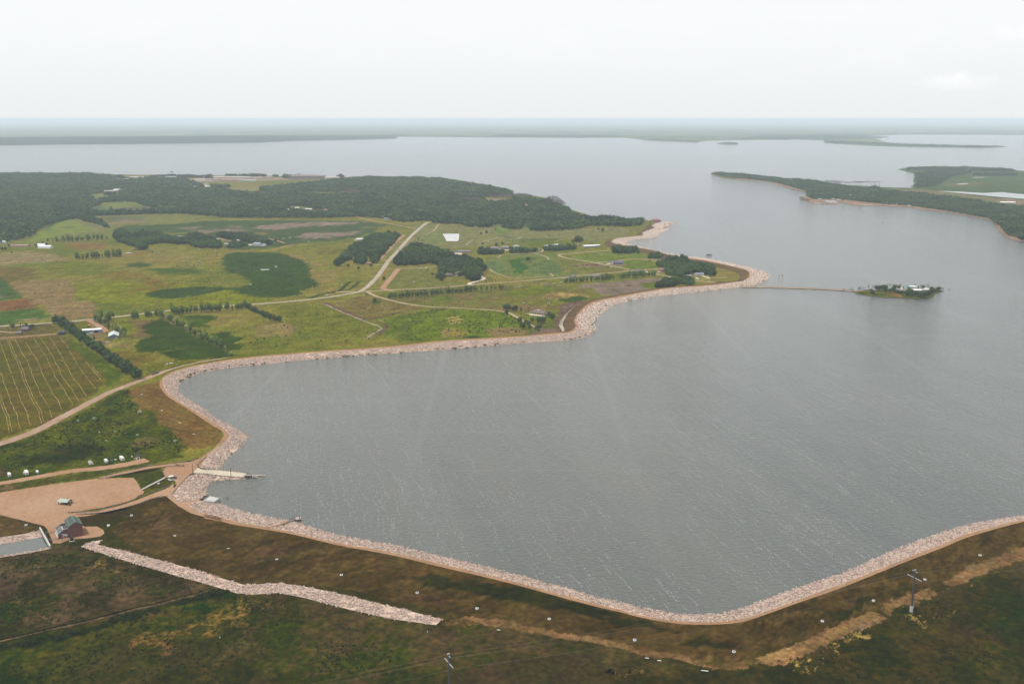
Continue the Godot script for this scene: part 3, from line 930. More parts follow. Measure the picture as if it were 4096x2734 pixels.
func dam() -> void:
	dam_rows("N", [2800,1106,2800,1116,2800,1121,2830,1165,2430,1168,2430,1179,2430,1184,2450,1225,2349,1180.5,2349,1190.4,2349,1195,2370,1245,2229,1199.8,2229,1219.9,2229,1227.9,2265,1285,
		2159,1220,2159,1248,2159,1256,2205,1315,2068,1253,2068,1282.7,2068,1290.8,2120,1350,1942.6,1308,1942.6,1333.6,1942.6,1341.6,1998,1400,1814,1351,1814,1380,1814,1387,1850,1462,
		1720,1386,1720,1413.5,1720,1420.3,1740,1505,1669,1402,1669,1421.7,1669,1429,1672,1522,1611,1407.5,1611,1425,1611,1431,1610,1519,1559.5,1406,1559.5,1423,1559.5,1429,1545,1507,
		1508,1398,1508,1416.5,1508,1422,1480,1490,1464,1390,1464,1407.8,1464,1413,1430,1478,1426,1380,1426,1398,1426,1403,1385,1467,1376,1369.7,1376,1385.8,1376,1391.7,1330,1455,
		1300,1347,1300,1365,1300,1372,1250,1438,1200,1320,1200,1338,1200,1344,1150,1418,1100,1294,1100,1312,1100,1319,1040,1402,1000,1271,1000,1289,1000,1296,930,1378])
	dam_rows("N", [900,1247,900,1266,900,1272,820,1350,774,1224.5,774,1243,774,1248.6,690,1330,675.4,1194,675.4,1219.7,675.4,1225,580,1333,602,1181,602,1205.8,602,1212,470,1300,
		542,1166,542,1195,538,1202,380,1268,509,1156.5,509,1186,509,1195,320,1248,495,1149,470,1170,468,1187,285,1232])
	# the second stretch starts north of the boat ramp
	var one := [dam_w, dam_t, dam_r, dam_s]
	dam_w = PackedVector3Array(); dam_t = PackedVector3Array(); dam_r = PackedVector3Array(); dam_s = PackedVector3Array()
	dam_rows("N", [506.7,1076,458,1073,449,1062,400,1066,515.5,1062,473.7,1047.7,461,1048,405,1045,531,1046.6,491,1032,484,1032,418,1025,560,1020,507,1022,497,1020,416,1010,571,1003,525,1002,513,1000,410,1000,
		566,994,525,994,513,994,400,990,550,986,512.5,981,504,984,390,982,525,973,495,970,488,975,370,970,495,956,475,958,470,963,350,955,462.5,933,425,928,422.5,932,330,938,
		430,913,395,908,390,912,310,920,411,896,382.5,898,375,898,298,906,412.5,886,374,878,366,882,300,893,425,873,376,867,369,870,352,872,450,861,390,858,384,856,377,853,
		487.5,851,425,846,422,843,415,840,537.5,843,475,834.5,473,832,465,829,587,838,540,825,538,822,530,818,640,833,590,819.5,588,816.5,582,812,700,827,660,813,659,810,655,805,
		800,819,800,803,799,800,797,795,900,811.5,900,796.5,899,793,897,789,1032,802.6,1032,782.6,1031,779,1030,776])
	dam_rows("E", [600,1435,600,1375,600,1362,600,1350,900,1418,900,1350,900,1335,900,1325,1100,1400,1050,1338,1040,1325,1020,1318,1250,1375,1130,1322,1110,1310,1045,1300,1330,1320,1180,1275,1150,1270,1020,1250,
		1325,1240,1170,1210,1140,1210,1050,1180,1380,1160,1220,1140,1190,1130,1110,1110,1500,1080,1330,1060,1310,1045,1230,1045,1700,1030,1600,1000,1590,985,1560,972,2000,985,2000,930,1990,918,1985,910,2349,950,2349,905,2349,893,2345,885])
	dam_rows("F", [420,1262,400,1228,395,1222,300,1220,560,1238,460,1222,450,1216,400,1216,620,1205,500,1200,485,1197,425,1205,635,1180,512,1175,498,1173,435,1185,610,1160,500,1148,488,1148,420,1165,
		520,1130,440,1128,430,1130,370,1145,400,1105,375,1112,368,1115,270,1122,200,1065,195,1074,190,1079,150,1098,0,1040,0,1047,0,1052,-60,1075])
	dam_rows("E", [1900,590,1900,578,1898,584,1850,610,1720,540,1690,538,1688,543,1620,575,1650,522,1600,527,1595,531,1480,552,1612,510,1515,508,1508,510,1425,530,1620,500,1490,492,1483,492,1415,510,
		1720,475,1530,468,1525,463,1460,480,1890,458,1700,448,1690,444,1640,450,1900,430,1780,438,1775,434,1700,440,1950,405,1775,412,1765,412,1715,425,2015,385,1860,378,1850,378,1750,395,
		1950,368,1885,362,1875,362,1790,365,2060,330,1860,348,1850,348,1800,350,1990,310,1890,330,1880,330,1830,340])
	var two := [dam_w, dam_t, dam_r, dam_s]
	for p in [one, two]:
		for i in 4:
			p[i] = eased(p[i])
		dams.append(p)
	var soil: Material = mats["soil and grass"]
	var gravel: Material = mats["packed gravel"]
	for i in 2:
		var p: Array = dams[i]
		var where := "of the main dam below the lake" if i == 0 else "of the long embankment round the farmland"
		setting("shore", bank_mesh(p[0], p[1], "riprap", 4,6.0,0.6), mats["stone"], "stony bed under the riprap bank " + where)
		setting("crest_road", bank_mesh(p[1], p[2], "crest", 2,6.0), gravel, "tan dirt road along the crest " + where)
		var cut: int = p[2].size()
		if i == 1:
			for j in p[2].size():
				if j > 90 and p[2][j].x > 40.0:
					cut = j
					break
		setting("embankment", bank_mesh(p[2].slice(0, cut), p[3].slice(0, cut), "cover", 12 if i == 0 else 8,3.0 if i == 0 else 7.0,0.25), soil, "grassed landward slope " + where)
		if i == 1:
			setting("embankment", bank_mesh(p[2].slice(cut - 1), p[3].slice(cut - 1), "brownslope", 6,8.0,0.25), soil, "brown unseeded landward slope at the far end of the long embankment")

var dams := []

func land() -> void:
	var soil: Material = mats["soil and grass"]
	var lake := mats["lake water"] as Material
	# the lake: fine cells near by for its drifting patches of ruffled and calm water, one sheet to the far shore
	setting("lake", sheet_mesh(PackedVector2Array([Vector2(-900,-420), Vector2(2600,-420), Vector2(24000,-24000), Vector2(-20000,-24000)]), 0.0,4.0, "lake", 4.0), lake, "wide grey lake ruffled by wind")
	var o := PackedVector2Array()
	for p in dams[0][1]: o.append(Vector2(p.x, p.z))
	for p in line3("N", [440,1166,415,1150,420,1110,445,1085]): o.append(Vector2(p.x, p.z))
	for p in dams[1][1]: o.append(Vector2(p.x, p.z))
	o.append_array(outline("N", [1500,508,1482,503.5,1432,501,1357,497,1340,489,1305,479,1290,471,1282,466,1252,453,1217,447,1172,444,1180,437,1157,431,1120,424,1030,409,980,407.5,900,406,800,405,600,403,400,401,200,399,0,397,-450,395,-900,396,-900,1760,2900,1760]))
	setting("ground", sheet_mesh(o, LAND, 1.25), soil, "farmland and grass on the near side of the lake")
	var b := outline("F", [235,497,330,525,500,540,640,550,700,575,800,605,880,620,890,640,830,655,850,668,930,695,1090,700,1100,692,1130,688,1150,700,1250,712,1400,710,1600,725,1750,745,1900,765,2000,785,2100,800,2150,830,2180,880,2230,920,2300,945,2349,950,2700,1010,3400,1040,3400,500,2349,476,2280,470,2150,460,1900,447,1700,445,1560,452,1500,465,1590,488,1620,500,1600,545,1630,570,1600,590,1400,585,1300,578,1130,568,1050,555,960,537,680,520,430,493,250,488])
	setting("peninsula_land", sheet_mesh(b, LAND, 2.0), soil, "low wooded peninsula across the water")
	# far shores
	var f := PackedVector2Array()
	f.append_array(outline("N", [-900,337,0,333,130,331,375,329.5,587,327,700,322,850,319.5,910,317.5,913,315,870,313.6,930,313,1000,313.5,1100,314.5,1300,316,1420,315.5,1436,316,1460,318.5,1500,319.5,1600,326.5,1606,325,1620,322.5,1732,321,1830,320,1893,322,1890,327,1925,330,2000,334,2100,337,2250,339,2308,336.5,2300,334,2200,333,2080,331.5,2030,325,2010,318,1990,311,2090,308,2349,309.5,2900,311]))
	f.append(Vector2(60000,-90000))
	f.append(Vector2(-60000,-90000))
	setting("far_land", sheet_mesh(f, 1.0,2.5, "far", 20.0), soil, "hazy farmland along the far side of the lake")
	var isl := outline("N", [1640,327.8,1660,326.6,1690,327.6,1696,330,1680,331.5,1655,331])
	setting("islet", sheet_mesh(isl, 1.0,2.0, "far", 8.0), soil, "small low islet before the far shore")
	# bluff on the left of the far shore
	var lo := line3("N", [-900,336,-200,334,0,332.5,130,330.5,375,328.5,470,327.5,587,325.5,700,321.5,850,319,908,316.8],1.0)
	var mid := line3("N", [-900,318,-200,316,0,315,130,312.5,375,310,470,311,587,310.5,700,310.5,850,313.5,908,315.4],60.0)
	var top := line3("N", [-900,305,-200,303.5,0,303,130,301.5,375,300,470,299.5,587,299.5,700,301,850,306,910,312.0],75.0)
	var back := line3("N", [-900,296,-200,295,0,294.5,130,294,375,293,470,292.5,587,292.5,700,294,850,299,914,309],60.0)
	for i in mid.size():
		var hgt := clampf((mid.size() - 1 - i) / 3.0,0.15,1.0)
		mid[i].y = 42.0 * hgt
		top[i].y = 64.0 * hgt
		back[i].y = 50.0 * hgt
		# kept on their sight lines but on the ground's own depth: base, then 900 and 2000 m behind it
		var d := Vector3(lo[i].x, 0, lo[i].z).normalized()
		mid[i] = lo[i] + d * 700.0 + Vector3(0, mid[i].y, 0)
		top[i] = lo[i] + d * 1700.0 + Vector3(0, top[i].y, 0)
		back[i] = lo[i] + d * 4200.0 + Vector3(0, back[i].y * 0.6,0)
	shades["bluff"] = [tone(38,58,40), tone(58,78,54), 0.3]
	setting("hills", bank_mesh(lo, mid, "bluff", 8,60.0,9.0), soil, "wooded bluff rising from the far shore")
	setting("hills", bank_mesh(mid, top, "bluff", 8,60.0,9.0), soil, "wooded upper slope of the far bluff")
	setting("hills", bank_mesh(top, back, "far", 6,90.0), soil, "plateau behind the far bluff")
	# island and causeway
	patch("I", [380,350,700,350,860,395,960,345,1300,350,1450,330,1950,320,2130,320,2240,335,2000,400,1930,455,1640,480,1200,460,800,430,560,405,420,385], tone(78,92,40), tone(96,104,50), 3)
	patch("I", [880,370,1000,365,1250,365,1320,400,1340,440,1380,462,1200,455,1010,400], tone(150,118,76), tone(138,114,70), 2)
	setting("island_land", sheet_mesh(outline("I", [380,340,700,320,960,300,1400,285,1700,285,1950,290,2130,312,2235,333,2140,352,2030,372,2010,420,1950,458,1850,475,1640,484,1400,475,1200,465,1000,462,860,452,720,430,640,425,560,408,420,388,370,370]), 0.9,1.5), soil, "small wooded island at the end of the causeway")
	var cw := smooth(line3("N", [1700,656.5,1735,657,1780,658.2,1850,660.5,1920,664,1965,667.5,1990,667.5],0.7))
	setting("causeway", strip_mesh(cw, 12.0,9.0,0.15, "gravel", 1.0), mats["packed gravel"], "thin causeway road running out to the island")
	for w in [[-7.5, "near"],[7.5, "far"]]:
		var e := PackedVector3Array()
		for i in cw.size():
			var t := (cw[mini(i + 1, cw.size() - 1)] - cw[maxi(i - 1,0)]).normalized()
			e.append(cw[i] + Vector3(t.z, 0,-t.x) * w[0] + Vector3(0,-0.2,0))
		setting("causeway_shoulder", strip_mesh(e, 6.0,4.0,0.0, "brown", 1.5), soil, "weedy stone shoulder on the %s side of the causeway" % w[1])
	# ponds
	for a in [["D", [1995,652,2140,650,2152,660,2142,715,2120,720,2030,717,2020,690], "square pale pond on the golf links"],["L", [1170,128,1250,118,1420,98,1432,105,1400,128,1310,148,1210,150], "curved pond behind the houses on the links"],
			["D", [318,975,400,973,410,981,340,986], "tiny pool in the dark marsh"],["V", [320,358,380,353,432,358,400,366,340,366], "small pool at the meadow edge"],["D", [912,1198,945,1190,955,1205,920,1215], "pale puddle by the road fork"],
			["F", [1770,611,1900,614,2010,620,2080,624,2210,618,2230,622,2349,632,2800,650,2800,690,2349,663,2200,652,2080,640,1950,628], "channel cutting across the peninsula"],
			["F", [1990,519,2050,514,2115,518,2040,523], "pond in the green flats of the peninsula"],["W", [1050,165,1150,158,1290,152,1280,162,1180,172,1100,170], "thin pool in the peninsula flats"]]:
		setting("pond", sheet_mesh(outline(a[0], a[1]), LAND + 0.08,2.0, "glare_pond" if a[2].contains("links") else "pond"), mats["still water"], a[2])  # the ponds on the links carry sky glare in their colour

func roads() -> void:
	var gravel: Material = mats["packed gravel"]
	var soil: Material = mats["soil and grass"]
	road("road", "paved highway running from the woods down past the farms", "D", [1930,541,1895,541,1850,553,1800,590,1730,650,1650,735,1570,825,1500,900,1450,975,1400,1040,1350,1095,1300,1140,1240,1178,1150,1200,1000,1225,850,1245,700,1262,450,1283,240,1299,100,1307,0,1312,-150,1322,-300,1335,-560,1360,-900,1402,-1010,1415,-1260,1440,-1560,1465,-2064,1500],11,9, "tar", gravel, LAND, 0.2,0.2)
	road("road", "side road past the poplar row and the houses", "E", [-1050,955,-860,955,-550,938,-260,925,0,908,200,890,600,860,940,832,1300,795,1640,765,1970,738],8,8, "gravel", gravel, LAND, 0.3)
	road("road", "narrow farm road curving toward the brown-doored garage", "E", [-760,952,-690,990,-570,1025,-370,1070,-170,1092,0,1100,250,1113,420,1126,540,1148,600,1180,680,1225,770,1272,840,1300],7,5, "gravel", gravel, LAND, 0.26)
	road("road", "gravel loop east of the links", "E", [1495,573,1300,587,1100,602,1010,612,1000,622,1050,640,1200,666,1340,690,1500,720,1690,756],7,7, "gravel", gravel, LAND, 0.26)
	road("road", "gravel lane past the grey shed house", "E", [1340,688,1500,672,1720,652,1800,660,1900,678,1935,690],6,6, "gravel", gravel, LAND, 0.2)
	road("road", "gravel road under the clump by the shore", "E", [1890,790,1980,808,2100,832,2220,850,2349,862,2500,872,2640,872],8,8, "gravel", gravel, LAND, 0.2)
	road("road", "lane beside the white driveway at the shore", "M", [1610,495,1750,492,1900,478,2100,465,2170,455],5,5, "gravel", gravel, LAND, 0.2)
	road("road", "pale gravel road along the hay field", "A", [-500,1690,0,1545,150,1495,300,1438,430,1375,550,1310,700,1232,850,1152,980,1085,1100,1035,1250,980,1340,945,1450,903,1560,868,1700,830,1850,795,2000,770,2180,750,2349,736,2700,700],13,7, "greyroad", gravel, LAND, 0.2,1.0)
	road("path", "short dirt spur off the highway", "D", [1535,1176,1480,1162,1450,1148,1470,1120,1520,1060,1570,1000,1592,975],11,11, "dirt", gravel, LAND, 0.2,1.0)
	road("path", "farm track across the field beside the grove", "D", [1468,971,1560,971,1640,970,1750,966,1850,957,1960,944],7,5, "dirt", gravel, LAND, 0.26)
	road("path", "dirt frontage track along the grove", "D", [1645,660,1600,700,1560,735,1520,780,1480,825,1440,870,1425,884,1450,890,1500,892,1535,890],9,7, "dirt", gravel, LAND, 0.24)
	road("path", "upper lane crossing to the highway", "D", [1588,730,1655,728],6,6, "gravel", gravel, LAND, 0.3)
	road("path", "lower lane crossing to the highway", "D", [1512,800,1600,796],6,6, "gravel", gravel, LAND, 0.3)
	road("path", "driveway lane under the grove", "D", [1380,938,1462,936],6,6, "gravel", gravel, LAND, 0.3)
	road("path", "dirt road slanting out of the woods", "D", [1185,490,1240,505,1300,520,1400,540,1500,556,1620,580,1750,605],8,8, "dirt", gravel, LAND, 0.2)
	road("path", "pale lane along the wood's edge", "D", [1300,518,1360,510,1450,505,1490,500],6,6, "dirt", gravel, LAND, 0.26)
	road("path", "pale lane to the houses at the wood's edge", "D", [1520,552,1700,552,1830,545,1900,542],5,5, "gravel", gravel, LAND, 0.28)
	road("path", "long lane beside the marsh", "D", [180,640,260,655,380,690,480,715,550,738],6,6, "dirt", gravel, LAND, 0.24)
	road("path", "drive through the farm grove", "V", [1550,160,1620,190,1720,210,1820,250],5,5, "dirt", gravel, LAND, 0.24)
	road("path", "sandy beach lane on the marsh edge", "D", [20,523,300,524,600,524,900,527,1150,527],7,5, "track", gravel, LAND, 0.3)
	road("stream", "dry pale creek bed winding toward the dam", "D", [880,1290,950,1312,1000,1338,1080,1372,1160,1402,1250,1440,1330,1472,1390,1492,1432,1515,1410,1540,1360,1567,1330,1590,1290,1620],4.5,4, "creek", soil, LAND, 0.2,2.5)
	road("stream_bank", "brown bank beside the dry creek bed", "D", [920,1283,1000,1318,1100,1362,1200,1405,1290,1442],12,9, "brown", soil, LAND, 0.12,2.0)
	road("stream_bank", "muddy side branch of the dry creek", "D", [1310,1445,1400,1420,1550,1382,1680,1352,1790,1338],7,5, "brown", soil, LAND, 0.16,2.5)
	road("stream_bank", "muddy bend at the end of the dry creek", "D", [1390,1450,1440,1475,1480,1495,1450,1540,1400,1580],6,8, "brown", soil, LAND, 0.14,3.0)
	road("ditch", "dark green ditch beside the road fork", "D", [770,1242,900,1206,1040,1176,1090,1140,1145,1094,1220,1086,1305,1082],9,7, "ditch", soil, LAND, 0.25,2.0)
	road("ditch", "short weedy ditch by the highway", "D", [1100,1172,1150,1158,1200,1120,1228,1092],6,6, "ditch", soil, LAND, 0.25,3.0)
	road("stream", "white stony drain beside the embankment", "E", [1210,1070,1170,1086,1120,1120,1080,1160,1050,1200,1030,1235,1022,1265,1040,1290,1050,1310,1045,1332],5,9, "pale", soil, LAND, 0.35,2.0)
	road("ditch_track", "grey track in the bare soil by the drain", "E", [1000,1340,1020,1310,990,1270,1000,1230,1060,1150,1150,1080],5,5, "brown", soil, LAND, 0.3,1.0)
	for a in [["cart path round the lower green", [368,745,375,758,410,778,480,804,540,820,620,826,760,822,860,816,930,813,944,804,930,795,915,786]],["cart path round the upper green", [430,640,455,628,480,616,600,606,720,598,800,594,840,585,852,570,838,561]],
			["cart path down to the fairway", [775,598,800,606,850,622,880,634,902,644,896,658]],["cart path by the pond", [150,527,160,510,190,488,212,478]],["cart path on the upper links", [290,497,350,485,410,468,435,452]],
			["cart path near the wood", [-95,330,-110,345,-122,362,-140,385,-180,410,-230,430]],["cart path along the dark fairway line", [540,470,620,468,655,450]],["cart path to the pond's far side", [950,495,1000,483,1060,470]],["cart track by the long shed", [1140,530,1160,515,1140,505]]]:
		road("path", a[0], "E", a[1],4,4, "gravel", gravel, LAND, 0.3)
	road("path", "white concrete driveway of the house in the grove", "E", [262,800,285,815,310,832,270,852,210,868,178,878,192,890,215,889],8,8, "pale", gravel, LAND, 0.34)
	road("path", "town road coming out of the woods", "Q", [945,130,975,138,1000,150,1035,172,1060,185],12,12, "pale", gravel, LAND, 0.2)
	road("path", "dirt lane along the top of the hay field", "A", [0,572,200,562,350,548,510,538],5,5, "dirt", gravel, LAND, 0.24,1.0)
	road("path", "driveway of the brown farmhouse", "A", [-60,508,0,516,60,522,130,524,175,514],6,5, "gravel", gravel, LAND, 0.24)
	road("path", "farm drive from the highway to the blue sheds", "A", [790,402,820,415,860,435,900,460,940,490,960,520],9,12, "dirt", gravel, LAND, 0.28,1.0)
	road("path", "dirt street in front of the camper trailers", "T", [-600,660,0,572,250,535,500,490,750,445,1000,402,1250,372,1500,348,1700,322,1900,288,2080,255,2230,218],9,13, "dirt", gravel, LAND, 0.2,1.6)
	road("stream", "narrow ditch of water through the foreground grass", "B", [-200,1335,0,1287,180,1245,350,1205,520,1170,640,1140,760,1112,900,1072,1040,1045,1180,1005,1290,980,1370,955],1.6,2.2, "brown", soil, LAND, 0.2,0.6)
	road("ditch", "dark grassy lip above the narrow ditch", "B", [-200,1326,0,1277,180,1234,350,1194,520,1159,640,1129,760,1100,900,1062,1040,1036,1180,996,1290,972,1370,950],2.6,2.2, "lip", soil, LAND, 0.16,1.2)
	# the tan dirt strips along the foot of the dam

func pavings() -> void:
	var gravel: Material = mats["packed gravel"]
	setting("gravel_lot", sheet_mesh(outline("B", [-400,400,0,305,330,253,640,213,780,209,880,208,905,238,930,283,952,300,930,330,870,355,800,375,690,402,560,422,455,438,470,446,640,430,660,445,560,462,470,470,430,480,560,530,640,528,682,552,688,575,660,595,560,608,470,612,400,640,350,640,330,590,310,545,290,525,180,497,0,452,-400,560]), LAND + 0.15,1.4, "dirt"), gravel, "wide tan gravel lot beside the pumphouse")
	# plateau where the roads meet above the boat ramp
	setting("road_junction", tin_mesh("G", [300,340,3.5,500,300,3.5,700,330,3.6,800,250,3.6,1050,155,3.5,1180,140,3.5,1010,290,3.4,1000,350,3.4,920,430,3.4,960,488,3.4,870,495,3.4,800,535,3.4,700,640,3.4,560,790,3.4,470,895,3.4,490,985,3.4,570,1050,3.45,700,1065,3.45,850,1045,3.4,990,1015,2.8,1110,1050,2.4,870,1092,3.3,800,1140,3.45,870,1212,3.45,1050,1292,3.5,1500,1402,3.5,1500,1480,3.5,870,1312,3.5,600,1162,3.5,350,962,3.5,460,850,3.5,560,700,3.5,500,610,3.5,320,545,3.5,265,430,3.5], "dirt"), gravel, "tan dirt junction of the crest roads above the boat ramp")
	setting("boat_ramp", tin_mesh("G", [905,440,3.45,1000,355,3.45,1060,385,3.3,1480,408,1.8,2085,472,-0.3,1990,572,-0.3,1700,548,1.1,1150,492,3.2,960,488,3.45], "concrete"), gravel, "pale concrete boat ramp sloping into the lake")
	# ramped access roads
	setting("access_road", tin_mesh("G", [300,336,3.55,0,372,3.0,-600,500,1.6,-1000,590,0.7,-1070,560,0.7,-600,450,1.6,0,328,3.0,400,275,3.5,900,225,3.55,1075,162,3.55,830,268,3.6,690,320,3.6,560,290,3.6], "dirt"), gravel, "upper access road climbing from the trailer street to the ramp")
	setting("access_road", tin_mesh("B", [450,440,0.8,640,428,1.5,800,387,2.3,900,354,2.8,1000,314,3.2,1080,284,3.5,1120,266,3.55,1143,245,3.55,1150,300,3.55,1090,331,3.55,1040,335,3.4,1000,346,3.2,900,381,2.8,800,409,2.3,680,436,1.6,520,450,0.8], "dirt"), gravel, "lower access road climbing from the gravel lot to the dam crest")
	# landward banks that hold the junction up
	var soil: Material = mats["soil and grass"]
	setting("embankment", bank_mesh(PackedVector3Array([S("G", 1060,146,3.4), S("G", 700,241,3.4), S("G", 400,271,3.3), S("G", 0,323,2.7)]), line3("G", [900,60,500,150,100,200,-200,300], LAND), "cover", 6,4.0), soil, "grass bank behind the upper access road")
	setting("embankment", bank_mesh(PackedVector3Array([S("G", 0,378,2.7), S("G", 300,342,3.3), S("G", 262,430,3.3), S("G", 320,548,3.3), S("G", 500,612,3.3), S("G", 560,702,3.3), S("B", 1120,264,3.4), S("B", 1000,312,3.0), S("B", 880,358,2.5)]), line3("G", [-300,480,60,420,100,520,130,640,250,720,250,760,160,800,-20,860,-240,930], LAND), "cover", 6,4.0), soil, "green bank around the turnout above the lot")
	setting("embankment", bank_mesh(PackedVector3Array([S("B", 680,438,1.4), S("B", 800,411,2.1), S("B", 900,383,2.6), S("B", 1000,348,3.1), S("B", 1040,337,3.3), S("G", 350,968,3.4), S("G", 600,1166,3.4), S("G", 870,1316,3.4), S("G", 1130,1407,3.4)]), line3("G", [-960,1240,-560,1210,-250,1250,0,1280,60,1320,75,1360,80,1430,40,1560,0,1680], LAND), "cover", 8,4.0), soil, "grass slope below the lower access road")
	# canal by the pumphouse
	setting("canal_water", sheet_mesh(outline("R", [-900,640,0,540,400,470,940,365,1000,480,1100,605,700,680,0,790,-900,950]), LAND + 0.2,2.0, "pond"), mats["still water"], "still grey water in the outlet canal")
	setting("shore", tin_mesh("R", [-900,640,0.6,0,540,0.6,400,470,0.6,940,365,0.6,900,220,2.2,500,300,2.2,0,375,2.2,-900,520,2.2], "riprap", 2.0), mats["stone"], "stony far bank of the outlet canal")
	setting("shore", tin_mesh("R", [-900,950,0.75,0,790,0.75,700,680,0.75,1100,605,0.75,1110,630,1.2,700,715,1.2,0,825,1.2,-900,1000,1.2], "riprap", 2.0), mats["stone"], "stony near bank of the outlet canal")
	# riprap lobes by the ramp, and the long riprap drain in the grass
	setting("shore", tin_mesh("G", LOBE, "riprap", 3.0), mats["stone"], "stony lobe between the boat ramp and the intake")
	setting("shore", tin_mesh("G", SPIT, "riprap", 3.0), mats["stone"], "stony margin along the south side of the boat ramp")
	setting("shore", tin_mesh("G", WEDGE, "riprap", 3.0), mats["stone"], "stony bank south of the concrete intake")
	setting("shore", tin_mesh("N", DRAIN, "riprap", 3.0), mats["stone"], "stony bed of the riprap drain through the grass")

const LOBE := [800,540,3.4,880,502,3.4,960,495,3.3,1100,497,3.2,1240,520,2.4,1300,650,-0.5,1240,715,-0.5,1190,800,-0.5,1185,875,-0.5,1235,920,-0.4,1110,950,1.2,1080,1000,2.2,990,1012,2.8,850,1040,3.3,700,1060,3.4,570,1045,3.4,490,980,3.4,470,895,3.4,560,795,3.4,700,645,3.4]
const SPIT := [1240,520,2.4,1240,503,2.8,1550,535,1.6,1700,552,1.0,1960,572,-0.1,2030,602,-0.5,1800,622,-0.5,1500,640,-0.5,1300,650,-0.5]
const WEDGE := [800,1140,3.45,870,1092,3.3,1110,1050,2.4,1340,1100,0.6,1410,1065,-0.5,1510,1135,-0.5,1650,1180,-0.5,1500,1400,3.5,1050,1290,3.5,870,1210,3.45]
const DRAIN := [185,1252,0.8,205,1243,1.0,234,1236,1.2,224,1248,1.0,300,1266,1.1,380,1287,1.1,450,1306,1.1,510,1325,1.1,560,1340,1.1,640,1336,1.1,690,1342,1.1,760,1356,1.1,850,1378,1.1,940,1400,1.1,1014,1419,1.0,1000,1432,0.7,900,1418,0.7,800,1396,0.7,700,1370,0.7,640,1358,0.7,580,1362,0.7,540,1358,0.7,460,1334,0.7,370,1309,0.7,280,1282,0.7]

# ---------- stones ----------
func stone_cluster(count: int, spread: float, size: float, seed_: int) -> ArrayMesh:
	var r := RandomNumberGenerator.new()
	r.seed = seed_
	var ico := _ico()
	var g := Gather.new()
	var cols := [tone(206,190,180), tone(188,164,152), tone(222,212,202), tone(134,120,112), tone(196,176,152), tone(210,198,190), tone(152,140,136), tone(236,230,224), tone(116,108,102)]
	for i in count:
		var at := Vector3(r.randf_range(-spread, spread), r.randf_range(-0.1,0.3) * size, r.randf_range(-spread, spread))
		var b := Basis.from_euler(Vector3(r.randf() * TAU, r.randf() * TAU, r.randf() * TAU)).scaled(Vector3.ONE) * Basis.from_scale(Vector3(r.randf_range(0.7,1.25), r.randf_range(0.45,0.8), r.randf_range(0.6,1.0)) * size * r.randf_range(0.35,0.75))
		var pts := []
		for p in ico[0]:
			pts.append(at + b * (p * r.randf_range(0.8,1.15)))
		var c: Color = cols[r.randi() % cols.size()]
		c = c * r.randf_range(0.95,1.5)
		c.a = 1.0
		for f in ico[1]:
			g.face([pts[f[0]], pts[f[1]], pts[f[2]]], at, c)
	return g.made()

func _ico() -> Array:
	var t := (1.0 + sqrt(5.0)) / 2.0
	var p := []
	for v in [Vector3(-1, t, 0), Vector3(1, t, 0), Vector3(-1,-t, 0), Vector3(1,-t, 0), Vector3(0,-1, t), Vector3(0,1, t), Vector3(0,-1,-t), Vector3(0,1,-t), Vector3(t, 0,-1), Vector3(t, 0,1), Vector3(-t, 0,-1), Vector3(-t, 0,1)]:
		p.append(v.normalized())
	return [p, [[0,11,5],[0,5,1],[0,1,7],[0,7,10],[0,10,11],[1,5,9],[5,11,4],[11,10,2],[10,7,6],[7,1,8],[3,9,4],[3,4,2],[3,2,6],[3,6,8],[3,8,9],[4,9,5],[2,4,11],[6,2,10],[8,6,7],[9,8,1]]]

func scatter(called: String, label: String, mesh: Mesh, m: Material, where: Array, tints := []) -> MultiMeshInstance3D:
	var mm := MultiMesh.new()
	mm.transform_format = MultiMesh.TRANSFORM_3D
	mm.use_colors = tints.size() > 0
	mm.mesh = mesh
	mm.instance_count = where.size()
	for i in where.size():
		mm.set_instance_transform(i, where[i])
		if tints.size() > 0:
			mm.set_instance_color(i, tints[i])
	var o := MultiMeshInstance3D.new()
	o.name = numbered(called)
	o.multimesh = mm
	o.material_override = m
	add_child(o)
	o.set_meta("kind", "stuff")
	o.set_meta("label", label)
	o.set_meta("category", called.replace("_", " "))
	return o

func _placed(p: Vector3, size: float) -> Transform3D:
	return Transform3D(Basis(Vector3.UP, rng.randf() * TAU).scaled(Vector3.ONE * size), p)

func _bank_spots(lo: PackedVector3Array, hi: PackedVector3Array, per_m2: float, from: int, to: int, t0 := 0.03, t1 := 0.99) -> Array:
	var out := []
	for i in range(from, mini(to, lo.size() - 1)):
		var l := (lo[i].distance_to(lo[i + 1]) + hi[i].distance_to(hi[i + 1])) / 2.0
		var w := (lo[i].distance_to(hi[i]) + lo[i + 1].distance_to(hi[i + 1])) / 2.0
		var n := l * w * per_m2
		var c := int(n) + (1 if rng.randf() < n - int(n) else 0)
		for k in c:
			var s := rng.randf()
			var t := rng.randf_range(t0, t1)
			out.append(lo[i].lerp(lo[i + 1], s).lerp(hi[i].lerp(hi[i + 1], s), t))
	return out

